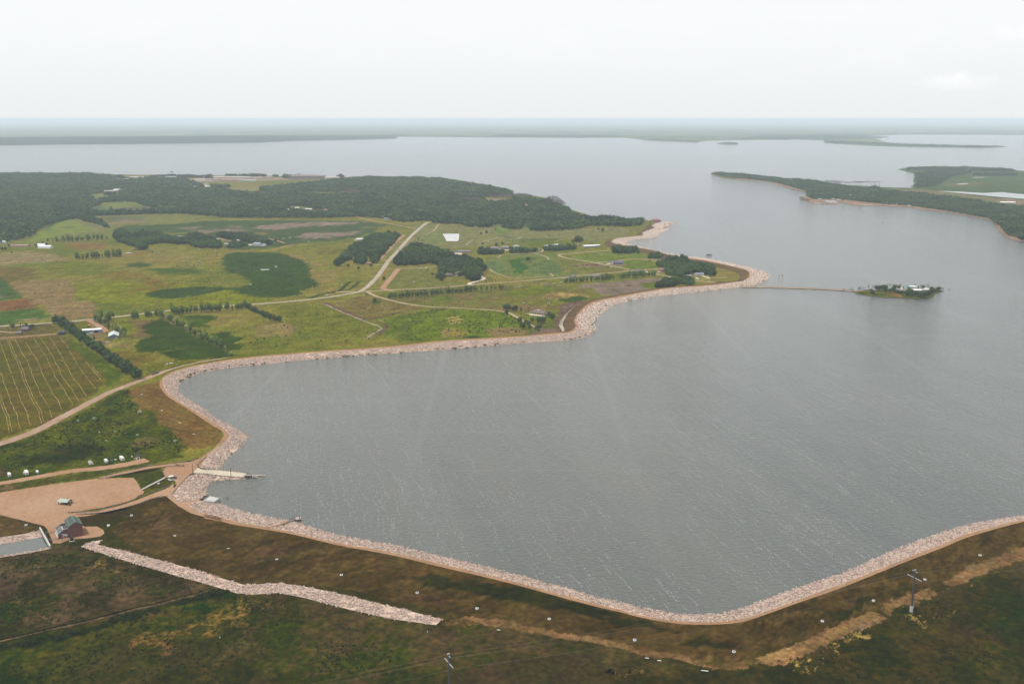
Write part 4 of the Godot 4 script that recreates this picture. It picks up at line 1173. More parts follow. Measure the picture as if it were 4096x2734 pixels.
func _tin_spots(sheet: String, a: Array, per_m2: float) -> Array:
	var o := PackedVector2Array()
	var h := []
	for i in range(0, a.size(), 3):
		var p := S(sheet, a[i], a[i + 1], a[i + 2])
		o.append(Vector2(p.x, p.z))
		h.append(a[i + 2])
	var tris := Geometry2D.triangulate_polygon(o)
	var out := []
	for t in range(0, tris.size(), 3):
		var q := []
		for j in 3:
			var k: int = tris[t + j]
			q.append(Vector3(o[k].x, h[k], o[k].y))
		var n: float = (q[1] - q[0]).cross(q[2] - q[0]).length() / 2.0 * per_m2
		for k in int(n) + (1 if rng.randf() < n - int(n) else 0):
			var u := rng.randf()
			var w := rng.randf()
			if u + w > 1.0:
				u = 1.0 - u
				w = 1.0 - w
			out.append(q[0] + (q[1] - q[0]) * u + (q[2] - q[0]) * w)
	return out

func riprap() -> void:
	var fine := stone_cluster(16,1.5,0.85,3)
	var broad := stone_cluster(18,3.0,1.6,8)
	var m: Material = mats["stone"]
	var lay := func(spots: Array, k0: float, k1: float, tints: Array) -> Array:
		var out := []
		for p in spots:
			out.append(_placed(p, rng.randf_range(k0, k1)))
			var b := rng.randf_range(0.86,1.08) * (0.84 if k0 == 0.8 and k1 == 1.1 and p.z < -1200.0 else 1.0)
			tints.append(Color(b, b * rng.randf_range(0.97,1.01), b * rng.randf_range(0.95,1.01)))
		return out
	var t1 := []
	scatter("riprap", "pink and grey riprap stones on the lake face of the main dam", fine, m, lay.call(_bank_spots(dams[0][0], dams[0][1],0.2,0,9999), 0.8,1.1, t1), t1)
	var near := 0
	for i in dams[1][0].size():
		if dams[1][0][i].z > -1500.0 and i < 150:
			near = i
	var t2 := []
	scatter("riprap", "riprap stones on the curving bank north of the boat ramp", fine, m, lay.call(_bank_spots(dams[1][0], dams[1][1],0.2,0, near), 0.8,1.15, t2), t2)
	var t3 := []
	scatter("riprap", "pale riprap stones on the far embankment along the farmland", broad, m, lay.call(_bank_spots(dams[1][0], dams[1][1],0.07, near, 9999), 0.8,1.1, t3), t3)
	for a in [["G", LOBE, "riprap stones of the lobe beside the boat ramp"],["G", SPIT, "riprap stones along the south edge of the boat ramp"],["G", WEDGE, "riprap stones south of the concrete intake"],["N", DRAIN, "band of riprap stones crossing the grass below the dam"]]:
		var t4 := []
		scatter("riprap", a[2], fine, m, lay.call(_tin_spots(a[0], a[1],0.2), 0.8,1.1, t4), t4)
	var t5 := []
	var canal := _tin_spots("R", [-900,640,0.6,0,540,0.6,400,470,0.6,940,365,0.6,900,220,2.2,500,300,2.2,0,375,2.2,-900,520,2.2],0.25)
	canal.append_array(_tin_spots("R", [-900,950,0.75,0,790,0.75,700,680,0.75,1100,605,0.75,1110,630,1.2,700,715,1.2,0,825,1.2,-900,1000,1.2],0.3))
	scatter("riprap", "riprap stones along both sides of the outlet canal", fine, m, lay.call(canal, 0.6,0.9, t5), t5)
	# driftwood and weeds left along the water line of the far embankment
	var g := Gather.new()
	var r := RandomNumberGenerator.new()
	r.seed = 5
	for i in 9:
		var a := Vector3(r.randf_range(-2.5,2.5), 0.2, r.randf_range(-1.2,1.2))
		var d := Vector3(r.randf_range(-1,1), r.randf_range(0.0,0.3), r.randf_range(-0.6,0.6)) * 2.0
		g.tube(a, a + d, 0.22,0.1,4, tone(70,62,52) * r.randf_range(0.7,1.3))
	for i in 6:
		var a := Vector3(r.randf_range(-2.5,2.5), 0.3, r.randf_range(-1.0,1.0))
		g.box(a, Vector3(0.9,0.7,0.8), Basis.from_euler(Vector3(r.randf(), r.randf() * 3.0, r.randf())), tone(74,76,46))
	var drift := []
	var L: PackedVector3Array = dams[1][0]
	var T: PackedVector3Array = dams[1][1]
	for i in L.size() - 1:
		if L[i].z > -1180.0 or L[i].z < -2900.0:
			continue
		var n := int(L[i].distance_to(L[i + 1]) / 6.0) + 1
		for k in n:
			if n_mid.get_noise_2d(L[i].x + k * 6.0, L[i].z) + rng.randf() * 0.5 > 0.16:
				var s := rng.randf()
				var t := clampf(rng.randfn(0.2,0.07), 0.07,0.42)
				drift.append(_placed(L[i].lerp(L[i + 1], s).lerp(T[i].lerp(T[i + 1], s), t) + Vector3(0,0.3,0), rng.randf_range(0.5,1.25)))
	scatter("driftwood", "dark driftwood and weeds along the water line of the far embankment", g.made(), mats["bark"], drift)
	foam()
	hay()

func foam() -> void:
	# wind streaks: broken lines of foam that all run with the wind, and single whitecaps
	var g := Gather.new()
	var r := RandomNumberGenerator.new()
	r.seed = 12
	for i in 10:
		var z := r.randf_range(-4.0,4.0)
		var x := sin(z * 1.3) * 0.25 + r.randf_range(-0.2,0.2)
		var w := r.randf_range(0.12,0.34)
		var l := r.randf_range(0.5,1.4)
		g.quad(Vector3(x - w, 0, z), Vector3(x, 0, z - l), Vector3(x + w * 0.8,0.02, z + l * 0.2), Vector3(x, 0.02, z + l), Color(1,1,1))
	var streak := g.made()
	var m := plain("foam", Color(0.68,0.70,0.70), 0.9,0.2)
	var where := []
	var shore := PackedVector2Array()
	for p in dams[0][0]: shore.append(Vector2(p.x, p.z))
	for p in dams[1][0]: shore.append(Vector2(p.x, p.z))
	shore.append(Vector2(900,-3400))
	shore.append(Vector2(1500,-2600))
	shore.append(Vector2(3000,-2200))
	shore.append(Vector2(3000,-900))
	var wind := deg_to_rad(15.5)
	var dir := Vector3(sin(wind), 0, cos(wind))
	var side := Vector3(dir.z, 0,-dir.x)
	var tries := 0
	while tries < 15000:
		tries += 1
		var u := rng.randf()
		var c := Vector3(rng.randf_range(-650,1500), 0.05,-560.0 - pow(u, 1.5) * 1500.0)
		if n_wide.get_noise_2d(c.x * 1.5, c.z) + rng.randf() * 0.45 < 0.05:
			continue
		var n := 2 + rng.randi() % 7
		for k in n:
			var p := c + dir * (k * rng.randf_range(5.0,9.0)) + side * (sin(k * 0.9 + c.x) * 1.2)
			if not Geometry2D.is_point_in_polygon(Vector2(p.x, p.z), shore):
				break
			if rng.randf() < 0.75:
				where.append(Transform3D(Basis(Vector3.UP, wind + rng.randf_range(-0.12,0.12)) * Basis.from_scale(Vector3(rng.randf_range(0.15,0.5), 1, rng.randf_range(0.5,1.2))), p))
	for i in 4000:
		var p := Vector3(rng.randf_range(-650,2200), 0.06,-560.0 - pow(rng.randf(), 1.3) * 2600.0)
		if Geometry2D.is_point_in_polygon(Vector2(p.x, p.z), shore):
			where.append(Transform3D(Basis(Vector3.UP, wind + 1.57 + rng.randf_range(-0.5,0.5)) * Basis.from_scale(Vector3(0.8,1, rng.randf_range(0.15,0.5))), p))
	scatter("foam", "thin white wind streaks and whitecaps on the lake", streak, m, where)

func hay() -> void:
	# windrows of cut hay on the striped field: low broken ridges, all parallel
	var field := outline("A", [-640,655,0,595,505,556,585,572,690,700,850,835,940,910,925,990,860,1060,700,1180,450,1330,0,1480,-640,1700])
	var w := deg_to_rad(30.4)
	var dir := Vector2(sin(w), cos(w))
	var side := Vector2(cos(w), -sin(w))
	var g := Gather.new()
	var c0 := Vector2(-650,-1250)
	var col := [tone(166,148,104), tone(152,132,90), tone(180,162,118)]
	for i in range(-44,46):
		var off := i * 11.5 + rng.randf_range(-1.8,1.8)
		for twin in (2 if rng.randf() < 0.55 else 1):
			var o := off + twin * 2.6
			var t := -420.0
			while t < 420.0:
				var a := c0 + side * (o + n_mid.get_noise_2d(t * 0.5, o) * 3.0) + dir * t
				var t2 := t + 5.0
				var b := c0 + side * (o + n_mid.get_noise_2d(t2 * 0.5, o) * 3.0) + dir * t2
				t = t2
				if n_mid.get_noise_2d(a.x * 1.4, a.y * 1.4 + o * 9.0) < -0.4 or not (Geometry2D.is_point_in_polygon(a, field) and Geometry2D.is_point_in_polygon(b, field)):
					continue
				var h := rng.randf_range(0.15,0.4)
				var k := rng.randf_range(0.12,0.32)
				var s3 := Vector3(side.x, 0, side.y) * k
				var A := Vector3(a.x, LAND, a.y)
				var B := Vector3(b.x, LAND, b.y)
				var up := Vector3(0, h, 0)
				var cc: Color = col[rng.randi() % 3]
				g.quad(A - s3, B - s3, B + up, A + up, cc)
				g.quad(A + up, B + up, B + s3, A + s3, cc)
	setting("hay", g.made(), mats["straw"], "pale windrows of cut hay striping the field", "stuff")

# ---------- trees ----------
var crowns := {}

func leafy(seed_: int, rx: float, ry: float, cy: float, count: int, size: float, col: Color, lobes := 0.35, cone := false) -> ArrayMesh:
	var r := RandomNumberGenerator.new()
	r.seed = seed_
	var n := FastNoiseLite.new()
	n.seed = seed_
	n.frequency = 0.9
	var g := Gather.new()
	for i in count:
		var d := Vector3(r.randfn(), r.randfn(), r.randfn()).normalized()
		var rad := pow(r.randf(), 0.3) * (1.0 + n.get_noise_3d(d.x * 1.6, d.y * 1.6, d.z * 1.6) * lobes * 2.2)
		var p := Vector3(d.x * rx * rad, cy + d.y * ry * rad, d.z * rx * rad)
		if cone:
			var t := pow(r.randf(), 0.62)
			var w := r.randf() * TAU
			var q := rx * t * (0.55 + 0.5 * sqrt(r.randf())) * (0.8 + 0.25 * sin(t * 26.0))
			p = Vector3(cos(w) * q, cy + ry - 2.0 * ry * t, sin(w) * q)
			d = Vector3(cos(w), 0.25, sin(w))
		var face := (d + Vector3(r.randfn(), r.randfn() + 0.25, r.randfn()) * 0.75).normalized()
		if face.dot(d) < 0.0:
			face = -face
		var s := face.cross(Vector3(r.randfn(), r.randfn(), r.randfn())).normalized()
		var u := face.cross(s)
		var k := size * r.randf_range(0.6,1.25)
		var c := col.lerp(Color(col.r * 1.5, col.g * 1.3, col.b * 0.9), r.randf() * 0.5) * r.randf_range(0.65,1.25)
		c.a = 1.0
		var round_ := (d + face * 0.45 + Vector3(0,0.15,0)).normalized()
		g.face([p - s * k * 0.5, p - u * k * 0.4, p + s * k * 0.5, p + u * k * 0.45], p - face, c)
		for j in range(g.n.size() - 6, g.n.size()):
			g.n[j] = round_
	return g.made()

func bare(seed_: int, h: float, col: Color, arms: int, thick: float) -> ArrayMesh:
	var r := RandomNumberGenerator.new()
	r.seed = seed_
	var g := Gather.new()
	for i in arms:
		var y := h * r.randf_range(0.25,0.8)
		var w := r.randf() * TAU
		var a := Vector3(0, y, 0)
		var l := (h - y) * r.randf_range(0.5,0.9) + 0.8
		var b := a + Vector3(cos(w) * l * 0.45, l * 0.8, sin(w) * l * 0.45)
		g.tube(a, b, thick * 0.55, thick * 0.15,4, col * r.randf_range(0.8,1.2), false)
		for k in 2:
			var m := a.lerp(b, r.randf_range(0.4,0.8))
			var w2 := w + r.randf_range(-1.2,1.2)
			g.tube(m, m + Vector3(cos(w2) * l * 0.28, l * 0.35, sin(w2) * l * 0.28), thick * 0.3, thick * 0.1,3, col * r.randf_range(0.8,1.2), false)
	return g.made()

const LEAF_DARK := [64,82,55]
const LEAF_MID := [98,118,68]
const LEAF_PALE := [150,158,120]
const LEAF_SPRUCE := [70,90,66]
const LEAF_SILVER := [170,182,158]

func _tone(a: Array) -> Color:
	return tone(a[0], a[1], a[2])

func ready_crowns() -> void:
	for i in 4:
		crowns["ash%d" % i] = leafy(100 + i, 3.6,4.3,6.2,330,1.5, _tone(LEAF_DARK))
		crowns["poplar%d" % i] = leafy(120 + i, 2.3,4.8,6.8,280,1.2, _tone(LEAF_MID), 0.3)
		crowns["round%d" % i] = leafy(140 + i, 4.6,4.0,6.4,380,1.5, _tone(LEAF_DARK), 0.4)
		crowns["pale%d" % i] = leafy(160 + i, 1.9,4.4,6.2,130,1.0, _tone(LEAF_PALE), 0.3)
		crowns["spruce%d" % i] = leafy(180 + i, 2.2,4.2,5.0,240,1.1, _tone(LEAF_SPRUCE), 0.1, true)
		crowns["shrub%d" % i] = leafy(200 + i, 1.6,1.3,1.3,110,0.8, _tone(LEAF_SILVER), 0.35)
		crowns["bush%d" % i] = leafy(220 + i, 1.6,1.2,1.2,110,0.8, _tone(LEAF_DARK), 0.35)
		crowns["dead%d" % i] = bare(240 + i, 10.0, tone(128,116,110), 9,0.42)
		crowns["forest%d" % i] = leafy(260 + i, 4.6,4.2,6.0,90,2.6, _tone(LEAF_DARK), 0.4)
		crowns["deadstand%d" % i] = bare(280 + i, 9.0, tone(116,104,104), 12,0.5)
		crowns["dense%d" % i] = leafy(300 + i, 4.4,4.2,5.0,300,1.5, _tone(LEAF_DARK), 0.4)
	var g := Gather.new()
	g.tube(Vector3.ZERO, Vector3(0.1,5.5,0.05), 0.28,0.12,6, tone(104,92,78))
	crowns["trunk"] = g.made()
	g = Gather.new()
	g.tube(Vector3.ZERO, Vector3(0.2,9.4,0.1), 0.34,0.06,5, tone(132,122,114))
	crowns["bare_trunk"] = g.made()
	g = Gather.new()
	for k in 3:
		g.tube(Vector3.ZERO, Vector3(cos(k * 2.1) * 0.5,1.1, sin(k * 2.1) * 0.5), 0.09,0.05,4, tone(96,84,70))
	crowns["stems"] = g.made()

const TREE_NAMES := {"ash": "shelterbelt_tree", "poplar": "poplar_tree", "round": "shade_tree", "pale": "bare_topped_poplar", "spruce": "spruce_tree", "shrub": "silver_shrub", "bush": "green_bush", "dead": "dead_tree"}

func tree(kind: String, at: Vector3, size: float, label: String, group := "", tall := 1.0) -> Node3D:
	var low := kind == "shrub" or kind == "bush"
	var o := thing(TREE_NAMES[kind], label, "shrub" if low else "tree", at, rng.randf() * TAU, group)
	o.scale = Vector3(size, size * tall, size)
	var v := rng.randi() % 4
	if kind == "dead":
		part("trunk", crowns["bare_trunk"], mats["bark"], o)
		part("branches", crowns["dead%d" % v], mats["bark"], o).set_meta("kind", "stuff")
	else:
		part("stem" if low else "trunk", crowns["stems" if low else "trunk"], mats["bark"], o)
		part("crown", crowns["%s%d" % [kind, v]], mats["leaves"], o)
	return o

# a row of trees along a surveyed line; %s in the label takes the ordinal
func tree_row(kind: String, sheet: String, a: Array, count: int, size: float, label: String, group: String, spread := 1.0, mixed := "", tall := 1.0) -> void:
	size *= {"poplar": 1.4, "ash": 1.2}.get(kind, 1.0)
	var pts := line3(sheet, a)
	var total := 0.0
	for i in pts.size() - 1:
		total += pts[i].distance_to(pts[i + 1])
	for k in count:
		var d := total * (k + 0.5 + rng.randf_range(-0.6,0.6)) / count
		var i := 0
		while i < pts.size() - 2 and d > pts[i].distance_to(pts[i + 1]):
			d -= pts[i].distance_to(pts[i + 1])
			i += 1
		var p := pts[i].lerp(pts[i + 1], d / pts[i].distance_to(pts[i + 1]))
		p += Vector3(rng.randf_range(-spread, spread), 0, rng.randf_range(-spread, spread))
		tree(mixed if mixed != "" and rng.randf() < 0.35 else kind, p, size * rng.randf_range(0.66,1.22), label % nth(k), group, tall * rng.randf_range(0.9,1.12))

func grow(called: String, label: String, kind: String, polys: Array, holes: Array, step: float, size: float, m: String, tint0: Color, tint1: Color) -> void:
	var spots := [[],[],[],[]]
	var tints := [[],[],[],[]]
	for poly in polys:
		var r := Rect2(poly[0], Vector2.ZERO)
		for p in poly: r = r.expand(p)
		var z := r.position.y
		while z < r.end.y:
			var x := r.position.x + rng.randf() * step
			while x < r.end.x:
				var p := Vector2(x + rng.randf_range(-0.45,0.45) * step, z + rng.randf_range(-0.45,0.45) * step)
				x += step
				var ragged := Vector2(n_edge.get_noise_2d(p.x, p.y), n_edge.get_noise_2d(p.y + 70.0, p.x)) * step * 1.6
				if not Geometry2D.is_point_in_polygon(p + ragged, poly):
					continue
				var skip := false
				for h in holes:
					if Geometry2D.is_point_in_polygon(p, h):
						skip = true
						break
				if skip:
					continue
				var v := rng.randi() % 4
				var k := size * rng.randf_range(0.7,1.2) * (1.0 + n_mid.get_noise_2d(p.x * 0.9, p.y * 0.9) * 0.5)
				spots[v].append(Transform3D(Basis(Vector3.UP, rng.randf() * TAU).scaled(Vector3(k, k * rng.randf_range(0.85,1.2), k)), Vector3(p.x, LAND - 0.2, p.y)))
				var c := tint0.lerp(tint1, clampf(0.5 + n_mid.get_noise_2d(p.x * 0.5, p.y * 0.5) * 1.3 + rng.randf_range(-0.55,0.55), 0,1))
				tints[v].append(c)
			z += step
	for v in 4:
		if spots[v].size() > 0:
			scatter(called, label, crowns["%s%d" % [kind, v]], mats[m], spots[v], tints[v])

func woods() -> void:
	ready_crowns()
	var d0 := Color(0.5,0.57,0.6)
	var d1 := Color(1.35,1.35,1.12)
	var clear := []
	for a in [["C", [690,762,850,752,940,738,1090,738,1120,775,1220,785,1290,790,1430,840,1600,872,1460,885,1400,905,1340,920,1010,915,870,945,850,900,740,874,860,866,920,852,860,792]],["Q", [1070,176,1290,156,1500,156,1505,197,1570,212,1430,230,1260,207]],["Q", [1800,208,1920,206,2200,206,2212,236,2080,241,1980,226]],
			["Q", [1700,342,1850,337,1960,350,1945,364,1760,360]],["Q", [50,100,140,72,450,62,455,84,260,102]],["Q", [860,160,930,162,980,152,935,128,1020,122,1070,190,1030,190,960,172,870,176]],["E", [250,135,340,100,560,106,610,130,450,140]],["E", [658,138,705,140,728,182,688,187]],["D", [540,430,660,415,790,430,960,430,960,465,800,470,560,460]],
			["Q", [800,85,1000,66,1700,58,1880,64,2260,60,2270,82,1880,88,1430,102,1000,112,850,118]],["D", [1030,262,1200,255,1290,280,1200,300,1040,298]],["D", [2120,335,2349,325,2349,362,2150,360]],["Q", [20,195,180,180,210,215,30,215]],["W", [560,600,560,601,561,601]]]:
		clear.append(outline(a[0], a[1]))
	var main := outline("N", [-420,401,0,400,200,400.5,290,407,425,412,455,425,600,433,780,413,840,408,1010,411,1060,421,1160,437,1175,447,1100,453,1130,463,1210,456,1255,463,1285,475,1305,485,1320,496,1355,501,1475,508,1475,516,1430,520,1355,518,1325,525,1235,531,1217,529,1215,512,1202,508,1197,526,1165,528,1150,515,1130,516,1127,523,1075,520,1050,514,995,512,990,507,925,509,905,507,885,501,825,497,740,500,516,499,480,496,445,492,400,489,215,495,180,497,180,480,184,475,184,488,180,500,140,507,105,517,85,526,82,536,55,547,0,558,-420,570])
	grow("forest", "broad dark forest on the near side of the lake", "forest", [main], clear, 11.0,1.25, "leaves", d0, d1)
	grow("forest", "dead grey timber standing in the flooded forest", "deadstand", [clear[10], clear[11], outline("E", [330,90,450,70,560,60,740,72,760,95,620,108,400,105]), outline("E", [880,98,990,95,1070,160,1040,172,1000,168])],[],9.0,1.0, "bark", Color(0.7,0.66,0.72), Color(1,0.95,0.98))
	var strips := []
	for a in [["C", [905,828,1140,818,1165,790,1130,775,910,795]],["C", [1170,820,1225,820,1220,770,1165,775]],["C", [1235,815,1330,855,1440,880,1450,865,1360,815,1250,780]],["C", [860,942,1000,942,1200,936,1400,925,1600,930,1640,900,1400,890,1330,925,1000,925,925,915,880,905]],["C", [720,960,770,1000,870,1012,960,1050,1010,1066,1000,1045,880,985,760,945]],["C", [745,880,840,905,845,925,800,940,745,925]],["C", [780,780,825,780,825,760,785,755]],["C", [965,760,1060,755,1060,740,970,742]],["C", [1090,770,1280,775,1270,745,1100,740]]]:
		strips.append(outline(a[0], a[1]))
	grow("forest", "tree belts between the fields inside the forest", "forest", strips, [],8.5,0.95, "leaves", d0, Color(1.25,1.22,1.0))
	var town := []
	for a in [["Q", [720,68,980,72,975,62,740,56]],["Q", [985,82,1060,82,1060,55,990,58]],["Q", [1170,56,1300,58,1300,50,1180,50]],["Q", [1310,60,1540,60,1560,68,1560,50,1320,50]],["Q", [1620,66,1680,66,1660,55,1630,55]],["Q", [1720,80,1790,82,1790,58,1730,58]],["Q", [1820,66,1880,66,1870,52,1830,54]],["Q", [470,70,720,70,720,56,480,58]],["Q", [150,95,300,92,300,84,150,86]],["Q", [2230,80,2290,80,2280,55,2240,58]]]:
		town.append(outline(a[0], a[1]))
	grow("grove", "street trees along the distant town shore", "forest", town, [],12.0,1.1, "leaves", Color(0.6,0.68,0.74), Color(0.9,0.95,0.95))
	for a in [["grove round the farmhouses at the meadow edge, its long arm to the left", [["V", [205,110,210,175,250,218,420,275,545,328,605,318,570,275,500,230,380,140,300,70]],["V", [440,175,460,220,640,258,770,240,830,225,960,240,1000,262,1040,245,1180,245,1160,200,1100,185,980,190,900,160,760,130,600,110,500,130]]]],["middle grove of tall trees at the meadow edge", [["V", [1120,160,1200,270,1300,305,1470,302,1570,300,1560,255,1500,210,1400,170,1250,120]]]],
			["grove along the lane by the marsh", [["V", [1540,165,1640,175,1760,195,1850,215,2000,225,2120,255,2240,260,2230,225,2100,175,1900,140,1700,125,1550,130]],["V", [1690,292,1800,295,1890,285,1880,250,1700,250]]]],
			["grove left of the highway hiding a house", [["D", [1000,948,1040,950,1100,900,1160,890,1160,860,1260,880,1300,860,1400,880,1440,845,1490,800,1545,745,1570,700,1600,675,1500,660,1330,680,1260,730,1150,800,1080,870]],["D", [1200,930,1280,935,1290,900,1210,880]],["D", [1340,930,1410,920,1410,890,1345,885]]]],
			["grove right of the highway around a grey house", [["D", [1565,942,1640,940,1830,930,1850,900,1960,940,1970,1080,2000,1085,2010,1000,2110,1010,2120,1040,2240,1040,2240,1090,2330,1075,2349,1000,2349,930,2250,880,2100,865,1920,800,1820,760,1720,760,1640,830,1570,880]],["E", [0,820,30,780,170,775,180,860,260,840,265,780,325,755,300,720,200,690,100,660,0,645]]]],
			["clump by the far embankment", [["E", [1500,602,1560,606,1710,602,1710,570,1650,560,1500,570]]]],["small clump over parked cars near the embankment", [["M", [830,130,870,150,1045,155,1050,110,960,90,840,110]]]],
			["dense grove by the shore bend", [["M", [1000,262,1120,330,1120,420,1280,440,1370,470,1400,415,1500,420,1600,390,1730,385,1880,445,1980,450,1960,380,1930,330,1860,270,1700,250,1560,250,1480,200,1430,150,1300,150,1200,160,1120,190,1050,220]]]],
			["low thicket beside the bare soil field", [["M", [920,650,1000,645,1250,630,1280,600,1400,590,1620,598,1620,560,1560,520,1420,515,1300,540,1100,545,960,590]]]],["hedge thicket behind the houses on the links", [["L", [40,285,220,290,430,285,520,275,500,262,300,255,120,245,50,250]],["L", [600,260,800,262,1000,250,1080,240,1050,225,800,235,620,240]],["L", [1180,225,1400,225,1560,210,1740,190,1740,175,1500,190,1300,195,1180,200]],["L", [1660,80,1850,70,1850,50,1670,55]]]]]:
		var ps := []
		for q in a[1]: ps.append(outline(q[0], q[1]))
		grow("grove", a[0], "dense", ps, [],7.5,1.15, "leaves", Color(0.5,0.56,0.52), Color(1.35,1.32,1.1))
	# across the water
	var pen := outline("F", [245,497,330,518,500,533,650,546,720,566,800,590,885,616,895,652,940,668,1100,668,1250,688,1400,698,1600,714,1800,742,2000,777,2110,797,2165,835,2200,850,2240,905,2300,935,2400,955,2900,1000,2900,760,2349,725,2200,712,2100,698,1900,662,1700,641,1500,618,1330,606,1130,580,1000,562,950,548,700,530,450,500,300,492])
	grow("forest", "forest covering the peninsula across the water", "forest", [pen],[outline("O", [950,175,1110,175,1110,190,950,190]), outline("O", [840,255,980,250,1300,290,1600,320,1600,345,1100,350,840,290])],9.5,0.95, "leaves", d0, d1)
	var ne := []
	for a in [["F", [1600,590,1760,578,1860,515,1990,492,1980,475,1880,478,1700,482,1620,500,1625,540,1640,565]],["F", [1560,470,1700,470,1950,475,1970,455,1700,455,1580,457]],["F", [1980,475,2150,478,2280,478,2270,468,2000,458]],["F", [2000,505,2100,512,2300,508,2280,496,2010,495]],["F", [1310,600,1370,600,1370,588,1320,588]]]:
		ne.append(outline(a[0], a[1]))
	grow("forest", "woods at the far end of the peninsula", "forest", ne, [],11.0,1.0, "leaves", d0, Color(0.95,1.0,0.95))
	grow("forest", "dead grey trees in the flooded bay by the peninsula", "deadstand", [outline("F", [1600,592,1640,590,1760,578,1700,572,1610,575]), outline("F", [1010,560,1120,565,1120,550,1010,545]), outline("F", [1120,566,1380,560,1380,553,1130,558]), outline("F", [840,690,905,690,900,672,845,672])],[],12.0,1.0, "bark", Color(0.7,0.66,0.7), Color(1,0.95,0.98))
	# far shore woods
	var fw := []
	for a in [["N", [-420,333,0,331.5,375,327.5,587,325,850,318.5,905,316.2,905,315.5,587,318,200,323,-420,326]],["N", [1893,321,1892,326,2030,333,2250,338,2300,336,2200,334,2060,330,1960,325]],["N", [1470,321,1550,324,1602,326,1600,323.5,1500,320]],["N", [1650,329,1690,330,1685,327.5,1660,327.5]],["N", [1700,318,2000,317,2040,314,1900,310,1750,311]],["N", [1100,313.8,1420,314.8,1400,310,1150,309]]]:
		fw.append(outline(a[0], a[1],1.0))
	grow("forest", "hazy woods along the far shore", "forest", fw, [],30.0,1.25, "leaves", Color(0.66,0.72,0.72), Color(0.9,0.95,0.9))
	island_trees()
	undergrowth()

func undergrowth() -> void:
	# low weeds and tufts too many to count, over the rough ground
	for a in [["B", [0,760,340,690,700,770,1380,950,1720,1000,2400,1220,2800,1500,0,1700,-300,1700,-300,800],4500,0.14,0.36, "dark weed tufts through the grass below the dam"],["X", [0,1330,700,1150,1200,900,1800,640,2349,440,2700,400,2700,1600,0,1600],2200,0.14,0.34, "dark weed tufts right of the dirt track"],["B", [760,1130,900,1090,1070,1065,1040,1100,900,1140,600,1230,300,1300,0,1330,0,1310,300,1280],700,0.3,0.7, "dense dark reeds along the narrow ditch"],["B", [1180,1025,1300,985,1400,950,1510,955,1400,985,1290,1015,1200,1045],300,0.3,0.8, "reed clump at the head of the narrow ditch"],["A", [0,1567,300,1480,700,1290,1100,1065,1180,1110,1300,1240,1380,1300,1650,1500,1660,1640,0,1700],1500,0.2,0.5, "weed tufts in the rough grass west of the lake"],
			["N", [330,640,520,560,740,640,700,690,560,790,660,800,900,770,1250,760,1280,700,1000,700,860,690,640,690,400,690],1500,0.3,0.65, "weeds and low bushes dotted through the meadows"],["E", [-400,1120,0,1110,420,1130,640,1240,640,1300,300,1330,0,1400,-400,1400],300,0.3,0.6, "low bushes in the green field before the garage"]]:
		var o := outline(a[0], a[1])
		var r := Rect2(o[0], Vector2.ZERO)
		for p in o: r = r.expand(p)
		var where := []
		var tints := []
		for i in a[2] * 2:
			var p := Vector2(rng.randf_range(r.position.x, r.end.x), rng.randf_range(r.position.y, r.end.y))
			if n_mid.get_noise_2d(p.x * 1.5, p.y * 1.5) + rng.randf() * 0.6 < 0.3 or not Geometry2D.is_point_in_polygon(p, o):
				continue
			var k := rng.randf_range(a[3], a[4])
			where.append(Transform3D(Basis(Vector3.UP, rng.randf() * TAU) * Basis.from_scale(Vector3(k * 1.5, k, k * 1.5)), Vector3(p.x, LAND - 0.25 * k, p.y)))
			var b := rng.randf_range(0.22,0.62)
			tints.append(Color(b * rng.randf_range(0.95,1.4), b, b * 0.55))
		scatter("undergrowth", a[5], crowns["bush0"], mats["leaves"], where, tints)

